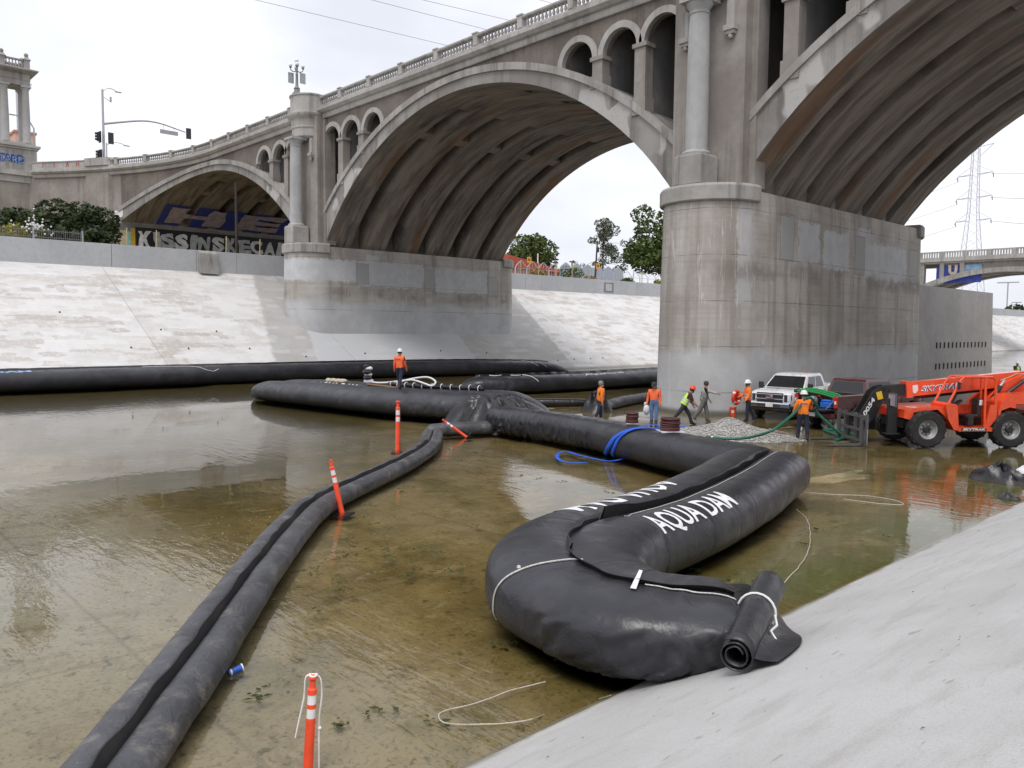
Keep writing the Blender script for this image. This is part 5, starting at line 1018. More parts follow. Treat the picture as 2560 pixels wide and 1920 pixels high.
# ------------------------------------------------------------------ people
def limb(o, d, L): return o + Vector(d).normalized() * L
def person(label, loc, face, mats, lean=0.0, legs=((.0, .0), (.0, .0)), arms=((0, .12, .1), (0, .12, .1)), H=1.76, hat=None, hair=None, beard=None, vest=None, head_yaw=0.0, head_pitch=0.0, side_lean=0.0, waders=False, spread=.0, tuck=False, print_=None, skin='skin', belly=1.0):
    """local axes: x forward, y left. legs: (hip swing forward, knee bend) left,right. arms: (swing forward, out, elbow bend) left,right."""
    k = H / 1.76; t = thing('person', label, 'person', loc, face)
    hip = Vector((0, 0, .93)); tors = Vector((math.sin(lean), math.sin(side_lean), math.cos(lean))).normalized()
    waist = hip + tors * .14; chest = hip + tors * .38; neck = hip + tors * .53; sh_c = hip + tors * .49
    fwd = Vector((math.cos(lean), 0, -math.sin(lean)))
    J = {'hip': hip, 'waist': waist, 'chest': chest, 'neck': neck}
    hd_d = Vector((math.sin(lean * .45 + head_pitch), 0, math.cos(lean * .45 + head_pitch)))
    J['nk2'] = neck + hd_d * .06 + fwd * .01; J['hd0'] = neck + hd_d * .14 + fwd * .02; J['hd1'] = neck + hd_d * .235 + fwd * .02; J['hd2'] = neck + hd_d * .29 + fwd * .012
    E_ = [('hip', 'waist'), ('waist', 'chest'), ('chest', 'neck'), ('neck', 'nk2'), ('nk2', 'hd0'), ('hd0', 'hd1'), ('hd1', 'hd2')]
    RR = {'hip': (.175 * belly, .16), 'waist': (.172 * belly, .15 * belly), 'chest': (.2, .145 * belly), 'neck': (.085, .08), 'nk2': (.06, .062), 'hd0': (.082, .09), 'hd1': (.082, .098), 'hd2': (.05, .06)}
    for i, s_ in ((0, 1), (1, -1)):
        sw, kb = legs[i]; c = 'L' if i == 0 else 'R'
        h = hip + Vector((0, s_ * .095, -.05)); d1 = Vector((math.sin(sw), s_ * spread, -math.cos(sw))); kn = limb(h, d1, .42); d2 = Vector((math.sin(sw - kb), s_ * spread * .6, -math.cos(sw - kb))); an = limb(kn, d2, .40)
        J['th' + c], J['kn' + c], J['an' + c] = h, kn, an; J['to' + c] = an + Vector((.17, s_ * .02, -.055)); J['he' + c] = an + Vector((-.05, 0, -.05))
        if abs(sw - kb) > .45 and sw < 0: J['to' + c] = an + Vector((.13, 0, -.12))
        E_ += [('hip', 'th' + c), ('th' + c, 'kn' + c), ('kn' + c, 'an' + c), ('an' + c, 'to' + c), ('an' + c, 'he' + c)]
        lw = 1.25 if waders else 1.0
        RR.update({'th' + c: (.112, .12), 'kn' + c: (.08 * lw, .084 * lw), 'an' + c: (.062 * lw, .066 * lw), 'to' + c: (.042, .035), 'he' + c: (.042, .04)})
        a_sw, a_out, eb = arms[i]; s0 = sh_c + Vector((0, s_ * .2, -.01)); da = Vector((math.sin(a_sw), s_ * math.sin(a_out), -math.cos(a_sw) * math.cos(a_out))); el = limb(s0, da, .29)
        db = Vector((math.sin(a_sw + eb), s_ * math.sin(a_out) * .6, -math.cos(a_sw + eb))); wr = limb(el, db, .25); ha = limb(wr, db, .075)
        J['sh' + c], J['el' + c], J['wr' + c], J['ha' + c] = s0, el, wr, ha
        E_ += [('chest', 'sh' + c), ('sh' + c, 'el' + c), ('el' + c, 'wr' + c), ('wr' + c, 'ha' + c)]
        RR.update({'sh' + c: (.09, .09), 'el' + c: (.062, .064), 'wr' + c: (.042, .045), 'ha' + c: (.028, .042)})
        J['_db' + c] = db.normalized()
    low = min(J[n].z - RR[n][1] * .75 for n in ('toL', 'toR', 'heL', 'heR'))
    names = [n for n in J if not n.startswith('_')]; idx = {n: i for i, n in enumerate(names)}
    me = bpy.data.meshes.new('body'); me.from_pydata([J[n] - Vector((0, 0, low)) for n in names], [(idx[a], idx[b]) for a, b in E_], []); o = link('body', me, t)
    md = o.modifiers.new('skin', 'SKIN'); md.use_smooth_shade = True
    if not me.skin_vertices:
        bmx = bmesh.new(); bmx.from_mesh(me); bmx.verts.layers.skin.verify(); bmx.to_mesh(me); bmx.free()
    for n in names: sv = me.skin_vertices[0].data[idx[n]]; sv.radius = RR[n]; sv.use_root = (n == 'hip')
    sb = o.modifiers.new('sub', 'SUBSURF'); sb.levels = 2; sb.render_levels = 2
    dg = bpy.context.evaluated_depsgraph_get(); nm = bpy.data.meshes.new_from_object(o.evaluated_get(dg)); o.modifiers.clear(); o.data = nm; nm.name = 'body'
    lift = Vector((0, 0, -low)); Jl = {n: (J[n] + lift if not n.startswith('_') else J[n]) for n in J}
    # garments by nearest bone
    keys = ['shirt', 'trousers', 'boots', 'skin', 'sleeve']; ml = [M[mats.get(kx, 'skin' if kx == 'skin' else mats.get('shirt'))] for kx in keys]
    if 'sleeve' not in mats: ml[4] = M[mats['shirt']]
    ml[3] = M[skin]; nm.materials.clear()
    for q in ml: nm.materials.append(q)
    bone = {}
    for a, b in E_:
        n = b
        if a in ('neck', 'nk2', 'hd0', 'hd1'): bone[(a, b)] = 3
        elif n[:2] in ('th', 'kn'): bone[(a, b)] = 1
        elif n[:2] == 'an': bone[(a, b)] = 1
        elif n[:2] in ('to', 'he'): bone[(a, b)] = 2
        elif n[:2] in ('sh', 'el'): bone[(a, b)] = 0
        elif n[:2] == 'wr': bone[(a, b)] = 4
        elif n[:2] == 'ha': bone[(a, b)] = 3
        elif (a, b) == ('hip', 'waist'): bone[(a, b)] = 1 if tuck else 0
        else: bone[(a, b)] = 0
    def near(p):
        best = (9, 0)
        for (a, b), mi in bone.items():
            A_, B_ = Jl[a], Jl[b]; ab = B_ - A_; tt = max(0, min(1, (p - A_).dot(ab) / ab.length_squared)); d = (p - A_ - ab * tt).length - .6 * lerp(RR[a][0], RR[b][0], tt)
            if d < best[0]:
                q = mi
                if b[:2] == 'an' and tt > .62: q = 2
                if (a, b) == ('hip', 'waist') and tt < .2: q = 1
                if a == 'chest' and b == 'neck': q = 0
                best = (d, q)
        return best[1]
    for p in nm.polygons: p.material_index = near(p.center); p.use_smooth = True
    # fingers, eyes, nose, ears joined into the same body mesh
    bm2 = bmesh.new(); bm2.from_mesh(nm); ex = MB(); ex.mi = 3
    for c, s_ in (('L', 1), ('R', -1)):
        h = Jl['ha' + c]; d = J['_db' + c]; sdv = Vector((0, 1, 0)) if abs(d.y) < .8 else Vector((1, 0, 0)); a_ = d.cross(sdv).normalized()
        for f, (of, ln) in enumerate(((-.03, .065), (-.01, .078), (.01, .074), (.03, .056))):
            b0 = h + a_ * of + d * .005; ex.tube([b0, b0 + d * ln * .55, b0 + d * ln * .9 - sdv * s_ * .025], [.0095, .009, .007], 5)
        b0 = h - a_ * .036 - d * .03; ex.tube([b0, b0 + d * .03 - a_ * .02, b0 + d * .06 - a_ * .022 - sdv * s_ * .012], [.011, .01, .008], 5)
    hc = Jl['hd0'].lerp(Jl['hd1'], .55); fx = Rz(head_yaw).to_3x3() @ fwd.lerp(Vector((1, 0, 0)), .5).normalized(); lf = Vector((0, 0, 1)).cross(fx).normalized(); uz = fx.cross(lf)
    ex.tube([hc + fx * .085 + uz * .02, hc + fx * .115 - uz * .02, hc + fx * .085 - uz * .03], [.008, .018, .006], 6)
    for s_ in (1, -1): ex.ball(hc + lf * s_ * .088 - fx * .005, .028, 6, 5, (.6, .4, 1))
    n0 = len(ex.f); ex2 = MB(); 
    for s_ in (1, -1): ex2.ball(hc + fx * .088 + lf * s_ * .032 + uz * .018, .011, 6, 4)
    ex2.bar(hc + fx * .09 - uz * .055 - lf * .022, hc + fx * .09 - uz * .055 + lf * .022, .012, .008)
    nm.materials.append(M['hair_dark'])
    for mb_, mi in ((ex, 3), (ex2, 5)):
        vv = [bm2.verts.new(v) for v in mb_.v]
        for f in mb_.f:
            try: nf = bm2.faces.new([vv[i] for i in f]); nf.material_index = mi; nf.smooth = True
            except ValueError: pass
    bm2.to_mesh(nm); bm2.free()
    Hm = Matrix((( fx.x, lf.x, uz.x, hc.x), (fx.y, lf.y, uz.y, hc.y), (fx.z, lf.z, uz.z, hc.z), (0, 0, 0, 1)))
    if hair:
        m = MB(); m.lathe([(0, .118), (.06, .108), (.094, .075), (.108, .02), (.106, -.03), (.09, -.07)], 14, M=Hm @ T(-.012, 0, .015)); 
        m.v = [v for v in m.v]; keep = [f for f in m.f if not all((Hm.inverted() @ Vector(m.v[i])).x > .055 and (Hm.inverted() @ Vector(m.v[i])).z < .06 for i in f)]; m.f = keep; m.m = [0] * len(keep); m.build('hair', M[hair], t, smooth=60, local=True)
    if beard: m = MB(); m.ball((0, 0, 0), .06, 8, 6, (.75, .9, 1), M=Hm @ T(.06, 0, -.085)); m.build('beard', M[beard], t, smooth=60, local=True)
    if hat:
        kind, hm = hat; Hh = Hm @ T(-.004, 0, .035) @ Ry(.06)
        if kind == 'hard':
            m = MB(); m.lathe([(0, .135), (.05, .128), (.095, .095), (.12, .04), (.126, .0), (.15, -.008), (.152, -.018), (.12, -.012)], 18, M=Hh @ Matrix.Diagonal((1.08, 1, 1, 1))); hh = m.build('hard_hat', M[hm], t, smooth=50, local=True)
            m = MB(); m.prism([(-.1, .06), (-.05, .125), (.05, .13), (.1, .1), (.12, .03), (.08, .1), (0, .12)], lambda x, z: Hh @ Vector((x, -.02, z + .012)), lambda x, z: Hh @ Vector((x, .02, z + .012))); m.lathe([(.0, -.005), (.1, -.006), (.1, -.012), (0, -.013)], 12, M=Hh @ T(.1, 0, -.004) @ Matrix.Diagonal((.9, 1, 1, 1))); m.build('hat_rib', M[hm], hh, local=True)
        else:
            m = MB(); m.lathe([(0, .12), (.07, .11), (.11, .06), (.118, .0), (.118, -.02)], 16, M=Hh); m.lathe([(.0, .004), (.09, .002), (.09, -.006), (0, -.008)], 12, M=Hh @ T(.12, 0, -.01)); m.build('cap', M[hm], t, smooth=50, local=True)
    if vest:
        m = MB(); n = 20; rows = []
        for q, (ww, dd) in enumerate(((.205, .16), (.195, .155), (.2, .152), (.205, .148), (.16, .11))):
            tt = (.0, .12, .25, .38, .5)[q]; c = Jl['hip'] + tors * tt; rows.append([c + fwd * dd * math.cos(2 * PI * j / n) * belly + Vector((0, 1, 0)) * ww * math.sin(2 * PI * j / n) for j in range(n)])
        m.add([v for r in rows for v in r], [(i * n + j, i * n + (j + 1) % n, (i + 1) * n + (j + 1) % n, (i + 1) * n + j) for i in range(4) for j in range(n)]); vo = m.build('vest', M[vest], t, smooth=60, local=True)
        for tt in (.1, .22):
            m = MB(); c0 = Jl['hip'] + tors * tt; c1 = c0 + tors * .05; r = []
            for c in (c0, c1): r += [c + fwd * .162 * math.cos(2 * PI * j / n) * belly + Vector((0, 1, 0)) * .209 * math.sin(2 * PI * j / n) for j in range(n)]
            m.add(r, [(j, (j + 1) % n, n + (j + 1) % n, n + j) for j in range(n)]); m.build('reflective_band', M['reflective'], vo, smooth=60, local=True)
    if waders:
        m = MB(); n = 20; rows = []
        for tt, ww, dd in ((-.04, .185, .165), (.08, .19, .165), (.2, .188, .16), (.33, .19, .152)):
            c = Jl['hip'] + tors * tt; rows.append([c + fwd * dd * math.cos(2 * PI * j / n) + Vector((0, 1, 0)) * ww * math.sin(2 * PI * j / n) for j in range(n)])
        m.add([v for r in rows for v in r], [(i * n + j, i * n + (j + 1) % n, (i + 1) * n + (j + 1) % n, (i + 1) * n + j) for i in range(3) for j in range(n)]); wd = m.build('wader_bib', M['waders'], t, smooth=60, local=True)
        for s_ in (1, -1): m = MB(); m.tube([Jl['hip'] + tors * .33 + fwd * .15 + Vector((0, s_ * .1, 0)), Jl['neck'] + Vector((0, s_ * .11, .0)) + fwd * .03, Jl['hip'] + tors * .33 - fwd * .15 + Vector((0, s_ * .07, 0))], .016, 5); m.build('brace', M['charcoal'], wd, local=True)
    if print_:
        txt, back = print_; c = Jl['hip'] + tors * .36; sg = -1 if back else 1
        letters(txt, .1, lambda a, b: c + fwd * sg * (.155 * belly + .012) + Vector((0, -sg * (.0 - a + .13) * -1 if False else (sg * (a - .13)), 0)) + tors * b, 'shirt_print', M['purple_print'], t, local=True, width=.26, bold=.004)
    t['_j'] = 0; del t['_j']
    return t, Jl
def facing(u, dyaw=0.0):
    """yaw that makes a figure at picture column u look straight at the camera, plus an offset (radians, counterclockwise seen from above)"""
    d = ray(u, 1000); return math.atan2(-d.y, -d.x) + dyaw
def to_world(t, p): return t.location + Rz(t.rotation_euler.z).to_3x3() @ p
OR = dict(shirt='hi_orange', trousers='navy', boots='boot')
pt = dM.P(10.35, PI * .62); g1 = Vector((-29.6, 20.75, 1.2))
person('worker in a white hard hat walking on the midstream dam, back turned', g1, facing(1010, PI * .86), dict(shirt='hi_orange2', trousers='navy', boots='boot'), legs=((.28, .08), (-.28, .05)), arms=((-.1, .15, .3), (.15, .12, .3)), hat=('hard', 'white_shell'), hair='hair_dark', print_=('PHA', True), H=1.85)
p_ = at(1500, 1058); person('grey-bearded bareheaded worker in orange shirt and navy trousers walking', p_, facing(1500, PI * .58 + .1), dict(shirt='hi_orange', trousers='navy', boots='tan_boot'), legs=((.12, .05), (-.3, .22)), arms=((.05, .1, .25), (-.1, .1, .2)), hair='hair_grey', beard='white_shell', print_=('PHA', True), belly=1.12)
p_ = at(1634, 1063); o_, j_ = person('worker in a dark cap, orange shirt and blue jeans holding a white bag', p_, facing(1634, -.15), dict(shirt='hi_orange2', trousers='denim', boots='boot'), legs=((.06, .03), (-.05, .02)), arms=((.05, .16, .12), (.0, .2, .25)), hat=('cap', 'charcoal'), hair='hair_grey', head_pitch=.35, belly=1.1, tuck=True)
hb = to_world(o_, j_['haR']); m = MB(); m.ball((0, 0, -.2), .17, 10, 8, (.8, .9, 1.25)); m.ball((-.05, -.03, .05), .06, 8, 6, (1, 1, 1.4)); m.v = [tuple(Vector(v) + Vector((.015 * noise.noise(Vector(v) * 9), .02 * noise.noise(Vector(v) * 11), 0))) for v in m.v]; m.xf(T(*hb)); tag(m.build('white_bag', M['bag_white'], smooth=60), 'small white sack held by the worker in blue jeans', 'bag')
p_ = at(1708, 1062); person('bending worker in orange hard hat and lime vest taking a long stride', p_, facing(1708, PI * .5 + .15), dict(shirt='brown_shirt', trousers='charcoal', boots='boot', sleeve='skin'), lean=.5, legs=((.62, .35), (-.62, .12)), arms=((.25, .12, .35), (.35, .1, .45)), hat=('hard', 'bucket_orange'), hair='hair_dark', vest='lime', H=1.82, beard='hair_dark', head_pitch=.15)
p_ = at(1758, 1054); person('worker in grey chest waders stretching out one arm', p_, facing(1758, PI * .5 - .1), dict(shirt='grey_shirt', trousers='waders', boots='waders'), lean=.12, legs=((.3, .25), (-.35, .35)), arms=((.2, .1, .35), (1.25, .1, .1)), hair='hair_dark', waders=True, H=1.8)
p_ = at(1868, 1054); o2, j2 = person('worker in white hard hat and orange vest carrying a red life ring', p_, facing(1868, PI * .62 + PI), dict(shirt='hi_orange', trousers='navy', boots='navy'), legs=((.12, .1), (-.42, .1)), arms=((.15, .1, .5), (.3, .25, .8)), hat=('hard', 'white_shell'), hair='hair_dark', beard='hair_dark', vest='hi_orange2', H=1.82)
c_ = at(1829, 1000, 1.02) + Vector((0, 0, 0)); c_ = to_world(o2, j2['haR']) + Vector((.02, -.08, .02)); LR = thing('life_ring', 'red and white life ring held by the worker beside the white truck', 'life ring', c_, facing(1868) + 1.05)
m = MB(); m.lathe([(.27 + .075 * math.cos(a), .075 * math.sin(a)) for a in [2 * PI * i / 8 for i in range(9)]], 24, M=Ry(PI / 2)); m.build('ring', M['red_float'], LR, smooth=60, local=True)
for q in range(4):
    m = MB(); a0 = PI / 4 + q * PI / 2; m.lathe([(.27 + .079 * math.cos(a), .079 * math.sin(a)) for a in [2 * PI * i / 8 for i in range(9)]], 3, M=Ry(PI / 2), a0=a0 - .13, a1=a0 + .13); m.build('white_band', M['white_shell'], LR, smooth=60, local=True)
bk = at(1832, 1037); BK = thing('bucket', 'orange plastic bucket with a white label at the foot of the near pier', 'bucket', bk)
m = MB(); m.lathe([(.125, 0), (.15, .34), (.162, .34), (.162, .37), (.14, .37), (.118, .02)], 20); m.build('pail', M['bucket_orange'], BK, smooth=40, local=True)
m = MB(); m.lathe([(.137, .1), (.146, .22)], 6, a0=facing(1832) - .5, a1=facing(1832) + .4); m.build('paper_label', M['white_tape'], BK, local=True)
m = MB(); m.tube([Vector((.158 * math.cos(a), .158 * math.sin(a) * .3 + .05, .36 - .158 * abs(math.sin(a)))) for a in [PI * i / 10 for i in range(11)]], .006, 5); m.build('handle', M['steel'], BK, local=True)
p_ = at(2006, 1101); o3, j3 = person('worker in white hard hat seen from behind with a green hose on his shoulder', p_, facing(2006, PI + .12), dict(shirt='hi_orange', trousers='navy', boots='boot'), legs=((.08, .04), (-.1, .03)), arms=((.15, .3, .4), (.35, .25, 1.1)), hat=('hard', 'white_shell'), hair='hair_dark', print_=('PHA', True), H=1.84, belly=1.12, spread=.1)
person('distant worker in a lime vest and white hard hat beyond the tail wall', (-17.9, 68.3, 0), facing(2512, .8), dict(shirt='charcoal', trousers='charcoal', boots='boot'), legs=((.1, .05), (-.1, .05)), arms=((.2, .15, .5), (.1, .2, .6)), hat=('hard', 'white_shell'), vest='lime', H=1.76)
# ------------------------------------------------------------------ posts, hoses, ropes, gravel
def same_depth(u, v, base):
    d = ray(u, v); return Vector((0, 0, CAM_H)) + d * ((base - Vector((0, 0, CAM_H))).dot(fw) / d.dot(fw))
def delineator(label, base, top, handle='knob', rope=False):
    ax_ = (top - base); H_ = ax_.length; t = thing('delineator_post', label, 'traffic post', base, 0, 'orange delineator posts')
    t.rotation_mode = 'QUATERNION'; t.rotation_quaternion = ax_.to_track_quat('Z', 'Y'); k = H_ / 1.07; r = .05
    m = MB(); m.lathe([(.062, .0), (.056, .06), (r, .1), (r * .96, .62), (r * .94, .64), (r * .84, .64), (r * .84, .74), (r * .94, .74), (r * .94, .78), (r * .84, .78), (r * .84, .88), (r * .96, .88), (r * .94, .93), (r * .6, .945), (r * .58, 1.02)], 18, M=Matrix.Scale(k, 4)); m.build('post', M['orange_plastic'], t, smooth=40, local=True)
    for z in (.642, .782): m = MB(); m.lathe([(r * .87, z), (r * .87, z + .096)], 18, M=Matrix.Scale(k, 4)); m.build('reflective_band', M['white_tape'], t, smooth=40, local=True)
    if handle == 'knob': m = MB(); m.lathe([(r * .58, 1.015), (r * .7, 1.03), (r * .92, 1.04), (r * .92, 1.06), (r * .8, 1.07), (0, 1.072)], 16, M=Matrix.Scale(k, 4))
    else: m = MB(); m.tube([Vector((0, .035 * math.cos(a), 1.02 + .05 * math.sin(a))) * k for a in [-.9 + (PI + 1.8) * i / 12 for i in range(13)]], .013, 6)
    m.build('handle', M['orange_plastic'], t, smooth=40, local=True)
    m = MB(); m.cbox((0, 0, .0), (.42, .42, .06), bev=.02); m.build('rubber_base', M['rubber'], t, local=True)
    if rope:
        m = MB(); q = r * .66; m.tube([Vector((q * math.cos(a), q * math.sin(a), .955 + .006 * math.sin(a * 2))) for a in [2 * PI * i / 14 for i in range(15)]], .011, 6)
        rv = Vector((rt.x, rt.y, 0)).normalized(); fv = Vector((-fw.x, -fw.y, 0)).normalized()
        m.tube(cat_rom([rv * .03 + fv * .02 + Vector((0, 0, .955)), rv * .065 + fv * .02 + Vector((0, 0, .92)), rv * .07 + fv * .03 + Vector((0, 0, .75)), rv * .10 + fv * .03 + Vector((0, 0, .55)), rv * .125 + fv * .03 + Vector((0, 0, .38))], 5), .009, 6)
        m.tube(cat_rom([-rv * .03 + fv * .02 + Vector((0, 0, .955)), -rv * .07 + fv * .02 + Vector((0, 0, .9)), -rv * .085 + fv * .03 + Vector((0, 0, .75)), -rv * .075 + fv * .03 + Vector((0, 0, .55)), -rv * .085 + fv * .02 + Vector((0, 0, .3)), -rv * .1 + fv * .02 + Vector((0, 0, .05))], 5), .009, 6)
        m.ball(-rv * .083 + fv * .03 + Vector((0, 0, .46)), .02, 8, 6); m.build('tied_tape', M['white_shell'], t, smooth=60, local=True)
    return t
b_ = at(768, 1952, -.1); delineator('orange post with white tape tied round its neck, cut by the bottom edge', b_, same_depth(783, 1688, b_), 'knob', True)
b_ = at(856, 1290, -.08); delineator('leaning orange post with a loop handle standing beside the twin sleeve', b_, same_depth(826, 1150, b_), 'loop')
b_ = at(994, 1132, -.1); delineator('upright orange post standing in the pond before the midstream dam', b_, same_depth(995, 1002, b_))
b_ = at(1168, 1094, 0); delineator('strongly tilted orange post beside the crumpled tarp', b_, same_depth(1106, 1049, b_))
# drinking cup floating by the sleeve
p_ = at(588, 1676, .03); CU = thing('paper_cup', 'blue and white paper cup floating beside the twin sleeve', 'cup', p_, facing(588, -PI / 2) + .35)
m = MB(); m.lathe([(.032, -.08), (.044, .08), (.047, .08), (.047, .086), (.04, .08), (.03, -.07)], 18, M=Ry(-PI / 2 + .15)); m.build('cup_body', M['cup_blue'], CU, smooth=40, local=True)
m = MB(); m.lathe([(.0342, -.06), (.0362, -.04)], 18, M=Ry(-PI / 2 + .15)); m.lathe([(.0446, .072), (.0485, .078), (.0485, .087), (.043, .087)], 18, M=Ry(-PI / 2 + .15)); m.build('rim_stripe', M['white_shell'], CU, smooth=40, local=True)
def rope(label, pts, r=.007, mat='rope', name='rope'):
    m = MB(); c = cat_rom(pts, 8); c = [p + Vector((.02 * noise.noise(p * 3), .02 * noise.noise(p * 3 + Vector((5, 0, 0))), 0)) for p in c]; m.tube(c, r, 6); return tag(m.build(name, M[mat], smooth=60), label, 'rope')
rope('thin rope curving from the big dam to its rolled end', [at(u, v, .012) for u, v in ((1990, 1272), (2015, 1295), (2026, 1340), (2015, 1390), (1985, 1430), (1955, 1462))])
rope('pale rope looping through shallow water at the toe of the near bank', [at(u, v, .012) for u, v in ((1362, 1705), (1290, 1722), (1200, 1755), (1120, 1775), (1096, 1788), (1115, 1806), (1200, 1812), (1320, 1800))] + [at_slope(u, v, .015) for u, v in ((1420, 1768), (1530, 1738))])
rope('pale rope lying on wet ground right of the big dam', [at(u, v, .015) for u, v in ((2003, 1230), (2080, 1236), (2170, 1240), (2240, 1252), (2255, 1262), (2190, 1258), (2110, 1248))], .011)
# blue lay-flat strap over the rear leg of the big dam
def ribbon(m, pts, w, n=6, upv=None):
    c = cat_rom(pts, n); vs = []
    for i, p in enumerate(c):
        t = (c[min(i + 1, len(c) - 1)] - c[max(0, i - 1)]).normalized(); s_ = t.cross(upv or Vector((0, 0, 1)))
        s_ = s_.normalized() * w / 2 if s_.length > 1e-4 else Vector((w / 2, 0, 0)); vs += [p - s_, p + s_, p + s_ - Vector((0, 0, .006)), p - s_ - Vector((0, 0, .006))]
    m.add(vs, [(i * 4 + j, i * 4 + (j + 1) % 4, (i + 1) * 4 + (j + 1) % 4, (i + 1) * 4 + j) for i in range(len(c) - 1) for j in range(4)]); return m
BS = thing('blue_strap', 'bright blue flat strap draped over the rear leg of the big dam', 'strap', dA.P(7, PI / 2))
def strap_on(d0, d1, p0, p1, w):
    m = MB(); n = 26; vs = []
    for i in range(n + 1):
        t = i / n; d = lerp(d0, d1, t ** .8); ph = lerp(p0, p1, t); vs += [dA.P(d - w / 2, ph, .025 + .02 * math.sin(t * 9)), dA.P(d + w / 2, ph, .025 + .015 * math.sin(t * 7))]
    m.add(vs, [(2 * i, 2 * i + 1, 2 * i + 3, 2 * i + 2) for i in range(n)]); o = m.build('strap_fold', M['blue_strap'], BS, smooth=60, fix=False); o.modifiers.new('t', 'SOLIDIFY').thickness = .012; return o
strap_on(9.2, 6.9, PI * .56, -PI * .3, .24); strap_on(8.9, 7.35, PI * .50, -PI * .3, .16)
m = MB(); ribbon(m, [at(1560, 1146, .06), at(1520, 1152, .03), at(1450, 1138, .03), at(1415, 1128, .03), at(1393, 1136, .03), at(1400, 1150, .03), at(1430, 1156, .015), at(1470, 1156, .0)], .11); m.build('strap_loop', M['blue_strap'], BS, smooth=60)
for k, (lab, pl) in enumerate((('blue flat hose lying on mud behind the rear leg of the big dam', [(1588, 1078), (1612, 1064), (1640, 1062), (1665, 1070), (1690, 1064), (1716, 1070), (1700, 1080)]), ('blue flat hose end lying on mud behind the gravel heap', [(1746, 1062), (1765, 1064), (1782, 1060), (1800, 1056)]))):
    m = MB(); ribbon(m, [at(u, v, .05 + .09 * (i % 2)) for i, (u, v) in enumerate(pl)], .24); tag(m.build('flat_hose', M['blue_strap'], smooth=60), lab, 'hose')
# coiled maroon hoses resting on the dam
for lab, d, w_, h_, bd_ in (('smaller coil of dark maroon hose standing on the rear leg of the dam', 7.45, .20, .36, .0), ('larger coil of dark maroon hose on a white board atop the dam', 9.35, .29, .40, 1)):
    c_ = dA.P(d, PI * .55); t = thing('hose_coil', lab, 'hose coil', c_, facing(1640) + .3 * bd_, 'maroon hose coils')
    for k in range(7):
        m = MB(); z = .04 + (h_ - .08) * k / 6; rr = w_ - .035 + .012 * math.sin(k * 2.1); m.lathe([(rr + .035 * math.cos(a), z + .032 * math.sin(a)) for a in [2 * PI * i / 6 for i in range(7)]], 18, M=Rx(.06 * math.sin(k))); m.build('hose_turn', M['maroon_hose'], t, smooth=60, local=True)
    m = MB(); m.cbox((0, 0, .0), (w_ * 2.3, w_ * 1.7 + .2 * bd_, .03)); m.build('board', M['white_shell'], t, local=True)
# gravel heap
ga, gb = at(1648, 1090), at(2000, 1104); gc = ga.lerp(gb, .5) + Vector((-.35, .55, 0)); gx = (gb - ga); gL = gx.length / 2 * 1.05; gx.normalize(); gy = Vector((-gx.y, gx.x, 0))
def gz(a, b):
    r = math.sqrt(a * a + b * b); h = max(0, 1 - r) ** .85; h *= .36 + .16 * math.exp(-((a - .05) / .3) ** 2 - (b / .5) ** 2) + .09 * noise.noise(Vector((a * 2.2, b * 2.2, 4))); return h * 1.35
GR = MB()
def gfn(u_, v_):
    a = (u_ * 2 - 1) * 1.05; b = (v_ * 2 - 1) * 1.05; p = gc + gx * a * gL + gy * b * 1.45; z = gz(a, b); q = p * 9; return Vector((p.x, p.y, z - .02 + (.035 * abs(noise.noise(q)) + .02 * noise.noise(q * 2.3) if z > .004 else -.03)))
GR.grid(gfn, 120, 70); tag(GR.build('gravel_heap', M['gravel'], smooth=20), 'low heap of pale grey gravel beside the hose worker', 'gravel heap', kind='thing')
st = MB(); oct_ = [(1, 0, 0), (-1, 0, 0), (0, 1, 0), (0, -1, 0), (0, 0, 1), (0, 0, -1)]; of = [(0, 2, 4), (2, 1, 4), (1, 3, 4), (3, 0, 4), (2, 0, 5), (1, 2, 5), (3, 1, 5), (0, 3, 5)]
for k in range(5200):
    a, b = random.uniform(-1.1, 1.1), random.uniform(-1.1, 1.1); rr = math.hypot(a, b)
    if rr > 1.12: continue
    p = gc + gx * a * gL + gy * b * 1.45; z = gz(a, b)
    if z < .02 and random.random() < .6: continue
    s_ = random.uniform(.016, .04); sx, sy, sz = s_ * random.uniform(.7, 1.3), s_ * random.uniform(.7, 1.3), s_ * random.uniform(.5, .9); ang = random.random() * 6; ca, sa = math.cos(ang), math.sin(ang)
    st.add([(p.x + (x * sx * ca - y * sy * sa), p.y + (x * sx * sa + y * sy * ca), z + .02 + zz * sz) for x, y, zz in oct_], of)
tag(st.build('gravel', M['gravel'], fix=False), 'loose pale gravel stones scattered over and around the heap', 'gravel', kind='stuff')
m = MB(); m.bar(at(1925, 1072, .38), at(1992, 1088, .1), .1, .025); tag(m.build('plank', M['pale_wood']), 'thin pale plank sloping down the gravel heap', 'plank')
m = MB(); m.bar(at(1928, 1078, .34), at(1978, 1089, .12), .03, .03); tag(m.build('timber_strip', M['wood']), 'thin orange-brown timber strip beside the plank on the gravel', 'timber')
